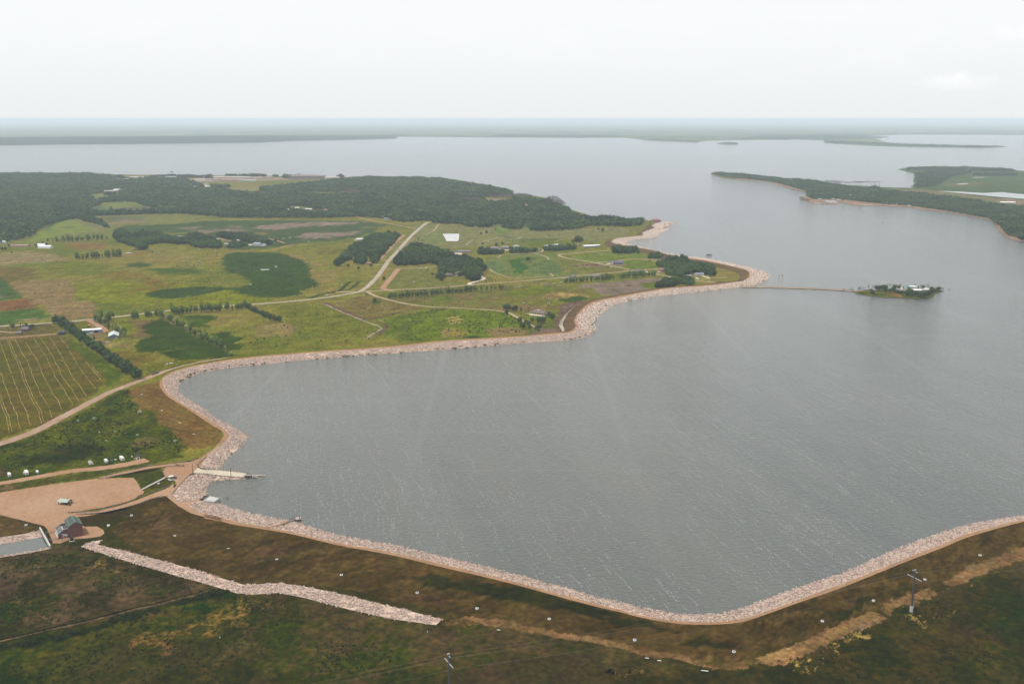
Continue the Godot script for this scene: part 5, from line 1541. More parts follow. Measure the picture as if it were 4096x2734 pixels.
func island_trees() -> void:
	# every tree of the island that can be told apart: kind, x, y, size, words
	var list := [["dead", 100,350,0.7],["dead", 135,358,0.9],["dead", 205,372,0.7],["dead", 255,365,0.8],["dead", 290,378,1.1],["dead", 320,372,0.8],["dead", 345,380,0.7],["dead", 360,405,0.7],["dead", 440,345,0.8],["dead", 465,350,1.2],["dead", 500,335,0.7],["dead", 530,325,0.8],["dead", 570,330,0.8],["dead", 640,318,1.15],["dead", 750,300,1.1],["dead", 790,280,0.8],["dead", 1040,250,0.9],["dead", 1080,255,0.8],["dead", 1120,250,0.9],["dead", 1220,250,0.8],["dead", 1300,250,0.9],["dead", 1320,265,0.7],["dead", 1440,262,0.6],["dead", 1600,245,0.8],["dead", 1740,285,1.1],["dead", 1790,270,0.8],["dead", 1885,300,1.3],["dead", 2150,318,0.9],["dead", 2180,322,0.8],["dead", 2205,325,0.6],["dead", 2325,340,0.7],["dead", 2055,492,0.5],["dead", 2110,490,0.4],
		["round", 830,335,1.15],["round", 900,320,1.0],["round", 960,330,1.25],["round", 1000,310,1.0],["bush", 700,330,2.0],["ash", 730,412,0.85],["ash", 755,415,0.75],["round", 1010,352,0.8],["round", 1090,355,0.75],["round", 1160,345,0.9],["bush", 1220,352,2.4],["ash", 1190,310,1.05],["ash", 1270,300,0.9],["spruce", 1380,285,0.8],["bush", 1280,375,2.6],["bush", 1330,380,2.6],["ash", 1430,415,0.9],["round", 1470,430,1.0],["ash", 1490,345,0.7],["round", 1560,380,0.8],["round", 1640,440,1.0],["round", 1690,455,1.1],["ash", 1740,468,1.0],["round", 1790,462,1.05],["round", 1850,440,0.9],["round", 1900,410,0.85],["ash", 1950,385,1.0],["spruce", 1685,290,0.85],["round", 1790,290,0.75],["round", 1960,335,0.9],["ash", 2020,345,0.7],["round", 2085,335,0.8],["ash", 2120,325,0.8],["bush", 1600,400,2.2],["bush", 1550,430,2.0],["bush", 1680,410,2.2]]
	var n := {}
	for t in list:
		var kind: String = t[0]
		n[kind] = n.get(kind, -1) + 1
		var words: String = {"dead": "bare dead tree on the island shore, %s from the causeway end", "round": "dark spreading tree on the island, %s of its kind from the causeway", "ash": "tall dark tree on the island, %s of its kind from the causeway", "spruce": "pointed spruce on the island, %s from the causeway", "bush": "rounded bush by the island houses, %s from the causeway"}[kind]
		tree(kind, S("I", t[1], t[2],0.9), t[3], words % nth(n[kind]), {"dead": "dead trees on the island", "round": "spreading trees on the island", "ash": "tall trees on the island", "spruce": "spruces on the island", "bush": "bushes on the island"}[kind])

func near_trees() -> void:
	tree_row("ash", "A", [505,425,600,480,700,545,800,625,900,700,1000,770,1100,840,1200,905,1290,955],50,1.0, "%s tree of the dark windbreak beside the hay field, counting from the highway", "windbreak beside the hay field", 2.2)
	tree_row("ash", "A", [500,440,640,525,800,650,960,765,1120,880,1260,960],32,0.85, "%s tree in the second rank of the hay field windbreak, counting from the highway", "windbreak beside the hay field", 2.0)
	tree_row("poplar", "A", [1465,375,1520,410,1600,450,1680,490,1770,545,1850,585,1940,620,2010,660,2070,690],38,0.82, "%s poplar of the grey-topped row beside the dark field, counting from the highway", "poplar row beside the dark field", 1.8, "pale")
	tree_row("poplar", "A", [880,428,960,450,1040,415],11,0.95, "%s poplar of the cluster by the farm entrance", "poplars by the farm entrance", 3.0)
	tree_row("poplar", "A", [900,405,1045,395],5,0.8, "%s poplar behind the farm entrance cluster", "poplars by the farm entrance", 2.0)
	tree_row("poplar", "A", [1005,498,1060,515,1120,560,1150,572],13,0.85, "%s tree in the ragged line beside the grey farm shed", "trees beside the grey farm shed", 3.0, "pale")
	tree("poplar", S("A", 866,605), 0.85, "lone poplar standing in the farmyard before the sheds")
	tree_row("poplar", "A", [1212,402,1275,398],6,0.8, "%s poplar of the small knot by the highway left of the row", "poplars along the highway", 1.5)
	tree_row("poplar", "A", [1312,385,1370,382,1480,372],9,0.75, "%s poplar between the small knot and the grey-topped row", "poplars along the highway", 2.0)
	tree_row("poplar", "A", [1585,352,1640,362,1720,352,1800,345],15,0.95, "%s poplar of the thick highway group right of the row", "poplars along the highway", 2.5)
	tree_row("poplar", "A", [1842,335,1940,335,2040,332],14,0.85, "%s poplar of the middle highway group", "poplars along the highway", 2.5)
	tree_row("poplar", "D", [0,1352,60,1350,130,1345,180,1335],10,0.75, "%s poplar of the last highway group before the small windbreak", "poplars along the highway", 2.5)
	tree_row("ash", "D", [205,1335,270,1370,340,1400,420,1440,505,1462],26,0.72, "%s tree of the short dark windbreak south of the highway", "short windbreak south of the highway", 1.6)
	tree_row("poplar", "D", [1490,1250,1700,1235,1900,1218,2100,1200,2320,1180],60,0.72, "%s poplar of the long row along the side road, counting from the fork", "long poplar row along the side road", 1.6)
	tree_row("poplar", "E", [270,948,400,935,540,920],14,0.62, "%s small tree continuing the side road row past its gap", "small trees past the poplar row", 4.0, "shrub")
	tree_row("shrub", "E", [585,918,680,908],8,1.1, "%s silver shrub ending the side road row", "silver shrubs ending the row", 3.0)
	tree_row("poplar", "E", [1045,880,1150,870,1300,860,1420,848,1500,835],34,0.72, "%s poplar screening the brown-roofed houses", "poplars before the brown-roofed houses", 2.0)
	tree_row("poplar", "E", [1555,832,1650,828,1780,818,1890,808],24,0.8, "%s poplar of the screen right of the gap by the houses", "poplars before the brown-roofed houses", 2.5)
	tree_row("shrub", "E", [940,885,1000,880,1040,880],6,1.2, "%s silver shrub left of the house screen", "silver shrubs left of the house screen", 3.0)
	tree_row("poplar", "C", [520,1188,700,1180,950,1165],26,1.0, "%s tree of the belt at the top of the meadow", "belt at the top of the meadow", 5.0)
	tree_row("poplar", "C", [690,1348,760,1348,815,1342],9,0.9, "%s tree of the left clump on the open meadow", "left clump on the open meadow", 3.0)
	tree_row("poplar", "C", [835,1325,880,1338,945,1335],9,0.9, "%s tree of the middle clump on the open meadow", "middle clump on the open meadow", 3.0)
	tree_row("poplar", "C", [965,1330,1040,1328,1120,1318],13,1.1, "%s tree of the right dark clump on the open meadow", "right clump on the open meadow", 3.0)
	for t in [["poplar", "C", 395,1205,0.9, "lone tree left of the meadow belt by the white farm"],["poplar", "C", 440,1190,1.0, "taller lone tree left of the meadow belt"],["poplar", "C", 488,1190,0.8, "thin lone tree next to the meadow belt"],["poplar", "C", 980,1165,1.0, "lone tree at the right end of the meadow belt"],["ash", "C", 330,1230,0.8, "tree beside the white farm shed"],["ash", "C", 430,1225,0.9, "tree behind the white farm shed"],["ash", "C", 85,1235,0.8, "tree beside the low brown farmhouse at the picture edge"],["spruce", "C", 130,1230,0.9, "spruce over the low brown farmhouse"],["spruce", "C", 108,1292,0.7, "lone spruce on the stubble"],["ash", "C", 20,1265,1.0, "dark tree at the stubble corner"],["ash", "C", 50,1262,0.9, "second dark tree at the stubble corner"]]:
		tree(t[0], S(t[1], t[2], t[3]), t[4], t[5])
	# round the garage house near the embankment
	for t in [["round", 560,310,1.0, "leftmost big tree of the clump behind the garage lane"],["round", 660,330,1.1, "widest tree of the clump behind the garage lane"],["round", 820,345,0.9, "tree in the middle of the clump behind the garage lane"],["ash", 890,350,1.1, "tall tree of the clump behind the garage lane"],["poplar", 1050,385,1.05, "slender dark tree at the end of the garage clump"],["round", 600,445,0.7, "small dark tree in front of the garage clump"],["spruce", 455,455,0.5, "little spruce on the left of the garage lane"],["spruce", 515,485,0.5, "second little spruce on the left of the garage lane"],["spruce", 612,545,0.45, "little spruce below the garage lane"],["spruce", 697,598,0.38, "smallest spruce below the garage lane"],
			["bush", 750,530,1.1, "dark red-brown bush by the garage lane"],["bush", 850,585,1.2, "second dark bush by the garage lane"],["bush", 775,650,1.0, "bush under the dark bushes by the lane"],["bush", 530,638,0.7, "tiny bush in the green field by the lane"],["round", 1010,730,1.05, "round tree beside the lane's white end"],["round", 1105,900,1.05, "round tree in front of its neighbours by the lane"],["ash", 1190,740,0.75, "narrow tree right of the round lane tree"],["round", 1290,810,0.85, "tree between the lane end and the crooked log pile"],["round", 1400,695,0.8, "leaning tree below the garage apron"],["round", 1610,725,1.0, "left half of the big tree below the garage"],["round", 1720,735,1.15, "biggest tree below the garage"],["ash", 1930,490,0.75, "tree at the garage's right corner"],["round", 2030,615,1.05, "round tree between the garage and the bare soil"],["spruce", 370,865,0.6, "left spruce of the pair on the green field"],["spruce", 455,860,0.62, "right spruce of the pair on the green field"],["spruce", 880,1010,0.62, "left spruce of the trio at the tan field"],["spruce", 905,1000,0.6, "middle spruce of the trio at the tan field"],["spruce", 990,1005,0.62, "right spruce of the trio at the tan field"],["ash", 1330,910,0.7, "tree at the lane bend near the dam"],["spruce", 1490,920,0.8, "spruce at the lane end near the dam"],["round", 1570,930,0.8, "tree beside the lane-end spruce"],["round", 1640,900,0.75, "last tree of the lane-end group"],["shrub", 1135,130,1.6, "silver shrub above the garage field"],["shrub", 1915,130,1.6, "silver shrub above the bare soil"]]:
		tree(t[0], S("U", t[1], t[2]), t[3], t[4])
	# the links
	tree("round", S("L", 905,415), 1.25, "lone spreading tree beside the dark green hollow")
	tree("bush", S("L", 957,425), 1.2, "small dark bush by the lone spreading tree")
	for t in [["ash", 75,275,1.0, "dark tree left of the two-storey grey house"],["ash", 365,155,1.0, "dark tree behind the two-storey grey house"],["round", 470,120,0.8, "tree behind the middle grey house"],["round", 130,122,0.7, "lone round tree on the links left of the houses"],["ash", 600,200,0.8, "tree between the middle and the white house"],["ash", 640,200,0.75, "second tree between the middle and the white house"],["ash", 765,215,0.95, "tall tree right of the white house"],["ash", 595,262,0.8, "tree in front of the middle grey house"],["bush", 400,255,1.8, "big bush before the two-storey grey house"],["shrub", 645,255,2.0, "pale shrub before the white house"],["shrub", 1100,215,2.0, "pale shrub at the cart path bend"],["poplar", 1300,222,0.9, "dark tree at the left of the pond screen"],["poplar", 1400,215,0.9, "tree in the middle of the pond screen"],["poplar", 1450,212,1.1, "tall tree in the middle of the pond screen"],["poplar", 1520,205,1.05, "tall tree at the right of the pond screen"],["poplar", 640,82,0.6, "tree of the pair on the upper links"],["poplar", 705,80,0.6, "second tree of the pair on the upper links"],["poplar", 800,75,0.5, "small tree of the trio on the upper links"],["poplar", 822,75,0.5, "middle tree of the trio on the upper links"],["poplar", 845,75,0.5, "last tree of the trio on the upper links"],["shrub", 2165,310,1.7, "pale round shrub alone in the gravel loop"],["bush", 2085,330,0.6, "tiny bush in the gravel loop"]]:
		tree(t[0], S("L", t[1], t[2]), t[3], t[4])
	var sp := [[20,770],[80,758],[110,752],[183,755],[200,750],[150,665],[180,652],[238,728],[255,735],[256,685],[280,728],[300,740],[347,730],[380,692],[165,668]]
	for i in sp.size():
		tree("spruce", S("L", sp[i][0], sp[i][1]), 0.42, "%s small spruce beside the white driveway" % nth(i), "small spruces beside the white driveway")
	for t in [["spruce", 1520,668,0.9],["spruce", 1500,668,0.8],["spruce", 1470,672,0.75],["spruce", 1550,680,0.7],["spruce", 1570,678,0.75],["spruce", 1590,675,0.8],["spruce", 1610,672,0.75]]:
		tree(t[0], S("D", t[1], t[2]), t[3], "pointed spruce at the head of the highway grove, %s of its row" % nth(int((t[1] - 1465) / 18)), "spruces at the head of the highway grove")
	for t in [["ash", "D", 1458,1080,0.9, "lone dark tree beside the highway verge"],["shrub", "D", 1512,1025,1.3, "small shrub above the lone verge tree"],["round", "D", 1375,1278,0.75, "small tree in the rough patch below the fork"],["bush", "D", 1298,1215,1.2, "dark bush at the road fork"],["shrub", "D", 1790,985,2.6, "silver tree at the grove's lower edge"],["shrub", "D", 1850,985,2.8, "second silver tree at the grove's lower edge"],["round", "D", 1905,1035,0.6, "small round tree before the grove's brown house"],["shrub", "D", 1735,1105,1.8, "shrub alone in the hay-bale field"],["poplar", "D", 1775,715,0.9, "tree by the links' striped fairway"],["poplar", "D", 1810,725,0.8, "second tree by the links' striped fairway"],["shrub", "D", 470,965,2.2, "silver shrub beside the tiny marsh pool"],["shrub", "D", 235,1125,1.6, "shrub at the marsh's lower edge"],["shrub", "D", 1200,1240,0.9, "tiny shrub by the tan field"],["shrub", "D", 768,735,1.8, "shrub on the far edge of the pink marsh"],["shrub", "D", 540,705,2.2, "shrub at the lane by the marsh"],["shrub", "D", 600,700,2.4, "shrub right of the lane by the marsh"],["ash", "D", 465,725,0.8, "tree at the lane end by the marsh"],["round", "D", 1130,960,0.8, "round tree in front of the grove's hidden house"],["round", "D", 1225,980,0.7, "spindly tree below the grove's white house"],["ash", "D", 1340,960,0.8, "tree at the bottom corner of the highway grove"],["spruce", "E", 1315,395,0.8, "small dark spruce alone on the upper links"],["ash", "E", 1360,390,0.8, "tree left of the pair on the upper links"],["round", "E", 1400,405,1.0, "dark round tree on the upper links"],["dead", "E", 1450,395,1.0, "grey bare tree by the dark round tree"],["dead", "E", 1490,390,1.0, "second grey bare tree on the upper links"],["spruce", "E", 905,445,0.7, "spruce of the trio in the links' middle"],["spruce", "E", 925,447,0.75, "second spruce of the trio in the links' middle"],["spruce", "E", 945,443,0.75, "third spruce of the trio in the links' middle"],["ash", "E", 335,420,0.9, "tree at the left links edge by the wood"],["ash", "E", 285,432,0.8, "tree left of the one by the wood"],["round", "E", 418,390,0.6, "small round tree by the striped fairway's end"],["spruce", "E", 1830,320,0.9, "spruce beside the red-roofed barn"],["spruce", "E", 1842,322,1.0, "second spruce beside the red-roofed barn"],["spruce", "E", 1580,318,1.0, "tall spruce on the shore spit"],["spruce", "E", 1640,318,0.9, "left of the two shore spit spruces"],["spruce", "E", 1710,322,0.9, "right of the two shore spit spruces"]]:
		tree(t[0], S(t[1], t[2], t[3]), t[4], t[5])
	tree_row("dead", "E", [1635,418,1700,405,1780,380],14,0.8, "%s bare grey tree of the row by the embankment tip", "bare grey trees by the embankment tip", 6.0)
	tree_row("dead", "E", [1965,355,2000,350,2035,345,2080,335],6,0.9, "%s bare trunk standing in the water at the tip", "bare trunks in the water at the tip", 5.0)
	tree_row("ash", "E", [1310,352,1420,345,1500,335,1600,350,1700,345,1790,328],20,0.8, "%s tree of the shore belt leading to the red barn", "shore belt leading to the red barn", 9.0)
	# scattered silver shrubs in the rough below the windbreak
	var sh := [[715,1340,0.8],[868,1325,1.1],[1283,1268,1.4],[912,1445,0.6],[1055,1440,0.7],[1265,1473,0.8],[978,1520,0.6],[1605,1530,1.0],[1148,1455,0.4],[1348,888,0.5],[1115,395,0.6],[2215,460,0.7],[1975,378,0.7],[2300,95,1.5],[2118,715,0.8]]
	for i in sh.size():
		tree("shrub", S("A", sh[i][0], sh[i][1]), sh[i][2] * 1.15, "%s grey-green shrub dotted over the rough grass west of the lake" % nth(i), "shrubs dotted over the rough grass")
	var vs := [[840,320,0.9],[712,335,0.5],[760,380,1.2],[800,388,0.5],[1050,440,0.6],[1092,442,0.9],[1137,440,0.7],[1170,450,1.2],[1142,488,1.0],[1288,490,1.6],[1285,515,1.0],[1310,332,1.3],[1440,318,0.6],[1500,320,0.6],[1282,318,0.5],[1340,570,0.8],[1318,388,0.5],[1370,365,0.5],[1245,520,0.6]]
	for i in vs.size():
		tree("shrub", S("V", vs[i][0], vs[i][1]), vs[i][2] * 1.3, "%s shrub scattered over the upper meadow by the marsh" % nth(i), "shrubs scattered over the upper meadow")

# ---------- builders ----------
func yaw_of(a: Vector3, b: Vector3) -> float:
	return atan2(-(b.z - a.z), b.x - a.x)

# centre and turn of a footprint whose front edge runs from a to b, seen with a on the left
func site(a: Vector3, b: Vector3, depth: float) -> Array:
	var y := yaw_of(a, b)
	var back := Basis(Vector3.UP, y) * Vector3(0,0,-depth / 2.0)
	return [(a + b) / 2.0 + back, y, Vector2(b.x - a.x, b.z - a.z).length()]

func wall_colour(c: Array) -> StandardMaterial3D:
	return plain("paint_%d_%d_%d" % [c[0], c[1], c[2]], Color8(c[0], c[1], c[2]), 0.75,0.3)

# gabled or hipped house: l along x, d along z, ridge along x unless across
func house(called: String, label: String, category: String, at: Array, l: float, d: float, h: float, rise: float, wall: Array, roof: Array, opts := {}) -> Node3D:
	var o := thing(called, label, category, at[0], at[1], opts.get("group", ""))
	var across: bool = opts.get("across", false)
	var hip: float = opts.get("hip", 0.0)
	var over: float = opts.get("over", 0.5)
	var x := l / 2.0
	var z := d / 2.0
	var g := Gather.new()
	if across:
		g.prism([Vector2(-x, 0), Vector2(x, 0), Vector2(x, h), Vector2(0, h + rise), Vector2(-x, h)],-z, z)
	elif hip > 0.0:
		g.box(Vector3(0, h / 2,0), Vector3(l, h, d))
	else:
		var t := Gather.new()
		t.prism([Vector2(-z, 0), Vector2(z, 0), Vector2(z, h), Vector2(0, h + rise), Vector2(-z, h)],-x, x)
		for i in t.v.size():
			g.v.append(Vector3(t.v[i].z, t.v[i].y, -t.v[i].x))
			g.n.append(Vector3(t.n[i].z, t.n[i].y, -t.n[i].x))
			g.c.append(t.c[i])
	part("wall", g.made(), wall_colour(wall), o)
	var r := Gather.new()
	if hip > 0.0:
		var X := x + over
		var Z := z + over
		var k := X - hip * X
		var e := [Vector3(-X, h + 0.05, Z), Vector3(X, h + 0.05, Z), Vector3(X, h + 0.05,-Z), Vector3(-X, h + 0.05,-Z)]
		var t0 := Vector3(-k, h + rise, 0)
		var t1 := Vector3(k, h + rise, 0)
		var mid := Vector3(0, h + 0.2,0)
		r.face([e[0], e[1], t1, t0], mid)
		r.face([e[2], e[3], t0, t1], mid)
		r.face([e[1], e[2], t1], mid)
		r.face([e[3], e[0], t0], mid)
		r.face([e[0], e[1], e[2], e[3]], mid)
	else:
		var half := x if across else z
		var len_ := (d if across else l) + over * 2.0
		var slope := rise / half
		var out_ := half + over
		var drop := h - slope * over
		var prof := [Vector2(-out_, drop + 0.06), Vector2(0, h + rise + 0.06), Vector2(out_, drop + 0.06), Vector2(out_, drop + 0.3), Vector2(0, h + rise + 0.32), Vector2(-out_, drop + 0.3)]
		for side in [[0,1,4,5],[1,2,3,4]]:
			var q := Gather.new()
			q.prism([prof[side[0]], prof[side[1]], prof[side[2]], prof[side[3]]],-len_ / 2, len_ / 2)
			for i in q.v.size():
				if across:
					r.v.append(q.v[i]); r.n.append(q.n[i])
				else:
					r.v.append(Vector3(q.v[i].z, q.v[i].y, -q.v[i].x)); r.n.append(Vector3(q.n[i].z, q.n[i].y, -q.n[i].x))
				r.c.append(q.c[i])
	part("roof", r.made(), plain("roof_%d_%d_%d" % [roof[0], roof[1], roof[2]], Color8(roof[0], roof[1], roof[2]), opts.get("gloss", 0.8), 0.3), o)
	var n: int = opts.get("windows", 0)
	var glass := plain("dark glass", Color(0.08,0.10,0.12), 0.12,0.5)
	for i in n:
		var wx := -x + l * (i + 1.0) / (n + 1.0)
		part("window", box_mesh(Vector3(1.5,1.3,0.12)), glass, o, Vector3(wx, h * 0.55, z + 0.03))
	for i in int(opts.get("side_windows", 0)):
		part("window", box_mesh(Vector3(0.12,1.3,1.4)), glass, o, Vector3(x + 0.03, h * 0.55,-z + d * (i + 1.0) / (int(opts.side_windows) + 1.0)))
	if opts.has("door"):
		part("door", box_mesh(Vector3(opts.get("door_width", 1.1), opts.get("door_height", 2.1), 0.14)), wall_colour(opts.get("door_colour", [90,70,60])), o, Vector3(opts.door * x, opts.get("door_height", 2.1) / 2.0, z + 0.04))
	var gar: int = opts.get("garage", 0)
	for i in gar:
		var gx: float = lerpf(opts.get("garage_from", -0.8), opts.get("garage_to", 0.8), (i + 0.5) / gar) * x
		part("garage_door", box_mesh(Vector3(opts.get("garage_width", 2.7), minf(h - 0.3,2.4), 0.14)), wall_colour(opts.get("garage_colour", [225,222,215])), o, Vector3(gx, minf(h - 0.3,2.4) / 2.0, z + 0.04))
	if opts.has("chimney"):
		part("chimney", box_mesh(Vector3(0.9, rise + 1.6,0.9)), wall_colour([120,90,80]), o, Vector3(opts.chimney * x, h + rise * 0.5,-z * 0.2))
	return o

func car(called: String, label: String, at: Vector3, turn: float, c: Array, kind := "car", group := "") -> Node3D:
	var o := thing(called, label, "truck" if kind == "pickup" else kind, at, turn, group)
	var l := 5.6 if kind == "pickup" else 4.6
	var h := 0.85
	var g := Gather.new()
	var p := [Vector2(-l / 2,0.35), Vector2(l / 2,0.35), Vector2(l / 2,0.8), Vector2(l / 2 - 0.25,0.98), Vector2(l / 2 - 1.3,1.05), Vector2(-l / 2 + 0.1,1.05), Vector2(-l / 2,0.9)]
	if kind == "van":
		p = [Vector2(-l / 2,0.35), Vector2(l / 2,0.35), Vector2(l / 2,0.85), Vector2(l / 2 - 0.6,1.1), Vector2(-l / 2,1.1)]
	g.prism(p, -0.92,0.92)
	part("body", g.made(), plain("car_%d_%d_%d" % [c[0], c[1], c[2]], Color8(c[0], c[1], c[2]), 0.3,0.5), o)
	var r := Gather.new()
	var x0 := -l / 2 + (1.9 if kind == "pickup" else 0.25)
	var x1 := l / 2 - (1.35 if kind != "van" else 0.7)
	r.prism([Vector2(x0,1.04), Vector2(x1,1.04), Vector2(x1 - 0.6,1.62), Vector2(x0 + 0.25,1.62)],-0.8,0.8)
	part("window", r.made(), plain("dark glass", Color(0.08,0.10,0.12), 0.12,0.5), o)
	part("roof", box_mesh(Vector3(x1 - x0 - 0.95,0.06,1.5)), plain("car_%d_%d_%d" % [c[0], c[1], c[2]], Color.WHITE), o, Vector3((x0 + x1) / 2 - 0.15,1.65,0))
	if kind == "pickup":
		part("cargo_bed", box_mesh(Vector3(1.6,0.06,1.5)), plain("rubber", Color(0.06,0.06,0.06), 0.9), o, Vector3(-l / 2 + 0.95,1.08,0))
	if not crowns.has("wheel"):
		var w := Gather.new()
		w.tube(Vector3(0,0,-0.12), Vector3(0,0,0.12), 0.36,0.36,12)
		crowns["wheel"] = w.made()
	for s in [[0.31,1],[0.31,-1],[-0.31,1],[-0.31,-1]]:
		part("wheel", crowns["wheel"], plain("rubber", Color(0.06,0.06,0.06), 0.9), o, Vector3(l * s[0],0.36,0.86 * s[1]))
	return o

func beam(g: Gather, a: Vector3, b: Vector3, w: float, h: float) -> void:
	var d := b - a
	var t := Basis.looking_at(d.normalized(), Vector3.UP if absf(d.normalized().y) < 0.98 else Vector3.RIGHT)
	g.box((a + b) / 2.0, Vector3(w, h, d.length()), t)

# ---------- the dam, the boat ramp and the pumphouse ----------
func dam_things() -> void:
	pumphouse()
	ramp_things()
	trailers()
	# relief wells: white concrete rings along the foot of the dam
	var wells := [["N", 2248,1273],["X", 1498,572],["X", 1058,752],["X", 620,928],["Y", 2096,1000],["Y", 543,815],["N", 1260,1419],["Z", 1446,150],["N", 957,1359],["N", 783,1318],["N", 635,1283],["B", 1506,676],["B", 1153,592],["B", 867,456],["A", 1300,1094],["A", 1485,1241],["A", 1650,1353],["A", 1778,1458],["A", 1843,1560],["G", 182,705],["R", 585,103]]
	var where := ["by the right edge of the grass slope", "just beyond the tall power pole", "between the power pole and the bend", "at the start of the dirt track bend", "on the slope below the dam's lowest bend", "above the dirt track left of the bend", "on the grass slope, next along from the bend", "above the washed-out end of the dirt track", "on the middle of the long grass slope", "right of the riprap drain's bend", "above the riprap drain's bend", "on the open slope above the riprap drain", "on the slope toward the pumphouse", "below the lower access road", "highest on the brown slope west of the lake", "second down the brown slope west of the lake", "third down the brown slope west of the lake", "fourth down the brown slope west of the lake", "lowest on the brown slope west of the lake", "on the green bank under the toilet hut", "beside the outlet canal's upper bank"]
	var ring := Gather.new()
	var inner := Gather.new()
	for k in 14:
		var a := TAU * k / 14.0
		var b := TAU * (k + 1) / 14.0
		var e := Vector3(cos(a), 0, sin(a))
		var f := Vector3(cos(b), 0, sin(b))
		var up := Vector3(0,1.0,0)
		ring.face([e * 1.05, f * 1.05, f * 1.05 + up, e * 1.05 + up], Vector3(0,0.5,0))
		ring.face([e * 1.05 + up, f * 1.05 + up, f * 0.62 + up, e * 0.62 + up], Vector3.ZERO)
		inner.face([e * 0.62 + up, f * 0.62 + up, f * 0.62 + up * 0.3, e * 0.62 + up * 0.3], e * 2.0 + Vector3(0,0.5,0))
		inner.tri(Vector3(0,0.3,0), e * 0.62 + up * 0.3, f * 0.62 + up * 0.3)
	for i in wells.size():
		var w: Array = wells[i]
		var p := S(w[0], w[1], w[2],1.2)
		p.y = 0.9 if w[0] != "G" else 1.6
		var o := thing("relief_well", "white concrete well ring " + where[i], "well", p, rng.randf() * 3.0, "white concrete well rings along the dam")
		part("ring", ring.made() if i == 0 else crowns["ring"], plain("white concrete", Color(0.86,0.87,0.88), 0.7), o)
		part("shaft", inner.made() if i == 0 else crowns["shaft"], plain("dark shaft", Color(0.1,0.1,0.1), 0.9), o)
		if i == 0:
			crowns["ring"] = o.get_node("ring").mesh
			crowns["shaft"] = o.get_node("shaft").mesh
	# small white markers in the grass
	var marks := [["Y", 735,1094, "flat white plate by the dirt track"],["Y", 929,1133, "second flat white plate by the dirt track"],["Y", 1640,1292, "long white plate at the end of the dirt track"],["Z", 517,592, "small white marker post in the dark grass"],["Z", 1850,548, "white plate at the edge of the brown field"],["B", 1450,1263, "white marker post in the straw-coloured grass"]]
	for i in marks.size():
		var a: Array = marks[i]
		var post: bool = a[3].contains("post")
		var g := Gather.new()
		g.box(Vector3(0,0.55 if post else 0.12,0), Vector3(0.3,1.1,0.3) if post else Vector3(2.2 if not a[3].contains("long") else 4.2,0.24,0.5))
		var o := thing("marker_post" if post else "drain_plate", a[3], "marker" if post else "plate", S(a[0], a[1], a[2]), -0.2)
		part("post" if post else "plate", g.made(), plain("white concrete", Color(0.86,0.87,0.88), 0.7), o)
		part("foot", box_mesh(Vector3(0.5,0.16,0.5) if post else Vector3(1.0,0.1,0.8)), plain("grey concrete", Color(0.6,0.6,0.58), 0.8), o, Vector3(0,0.06,0))
	power_line()

func power_line() -> void:
	var base1 := S("X", 1382,843)
	var top2 := P(1029.3,1498.0, LAND + 30.0)
	var base2 := Vector3(top2.x, LAND, top2.z)
	var dir := (base2 - base1).normalized()
	var bases := [base1, base2, base2 + dir * base1.distance_to(base2), base1 - dir * base1.distance_to(base2)]
	var steel := plain("grey steel", Color(0.27,0.30,0.34), 0.5,0.5,0.3)
	var pale := plain("galvanised arm", Color(0.72,0.73,0.73), 0.5,0.5,0.2)
	var ends := []
	var turn := atan2(-10.4,5.3)
	for i in 4:
		var e := []
		var t := Basis(Vector3.UP, turn)
		for x in [-5.8,5.8,-1.9]:
			e.append(bases[i] + t * Vector3(x, 23.9 if absf(x) > 3.0 else 28.6,0))
		e.append(bases[i] + t * Vector3(1.9,28.6,0))
		ends.append(e)
	for i in 2:
		var words := "tall grey steel power pole with two cross arms beside the tan dirt track" if i == 0 else "tall grey steel power pole rising from the bottom of the picture"
		var o := thing("power_pole", words, "pole", bases[i], turn)
		var g := Gather.new()
		g.tube(Vector3(0,3.5,0), Vector3(0,30.0,0), 0.75,0.42,12)
		part("pole", g.made(), steel, o)
		g = Gather.new()
		g.tube(Vector3(0,-0.5,0), Vector3(0,4.0,0), 1.15,1.15,14)
		part("footing", g.made(), plain("pale concrete", Color(0.74,0.73,0.72), 0.8), o)
		part("cap", box_mesh(Vector3(0.9,0.35,0.9)), pale, o, Vector3(0,30.1,0))
		for a in [[24.4,5.9],[28.9,2.1]]:
			g = Gather.new()
			g.box(Vector3(0, a[0],0), Vector3(a[1] * 2.0,0.34,0.34))
			var arm := part("cross_arm", g.made(), pale, o)
			for s in [-1,1]:
				var q := Gather.new()
				q.tube(Vector3(s * (a[1] - 0.15), a[0] - 0.15,0), Vector3(s * (a[1] - 0.15), a[0] - 0.9,0), 0.1,0.08,6)
				part("insulator", q.made(), steel, arm)
	var wire := plain("bright wire", Color(0.55,0.54,0.48), 0.5,0.5,0.3)
	var spans := [[0,1, "between the two steel power poles"],[1,2, "beyond the front power pole"],[3,0, "beyond the far power pole"]]
	var which := ["lower wire on the lake side", "lower wire on the land side", "thin upper wire on the lake side", "thin upper wire on the land side"]
	for s in spans:
		for k in 4:
			var g := Gather.new()
			var a: Vector3 = ends[s[0]][k]
			var b: Vector3 = ends[s[1]][k]
			for j in 24:
				var t0 := j / 24.0
				var t1 := (j + 1) / 24.0
				var sag := 5.0 if k < 2 else 3.6
				g.tube(a.lerp(b, t0) - Vector3(0, sag * 4.0 * t0 * (1.0 - t0), 0), a.lerp(b, t1) - Vector3(0, sag * 4.0 * t1 * (1.0 - t1), 0), 0.02,0.02,4, Color.WHITE, false)
			var o := MeshInstance3D.new()
			o.name = numbered("power_wire")
			o.mesh = g.made()
			o.material_override = wire
			add_child(o)
			tag(o, "%s %s" % [which[k], s[2]], "wire", "wires of the power line")

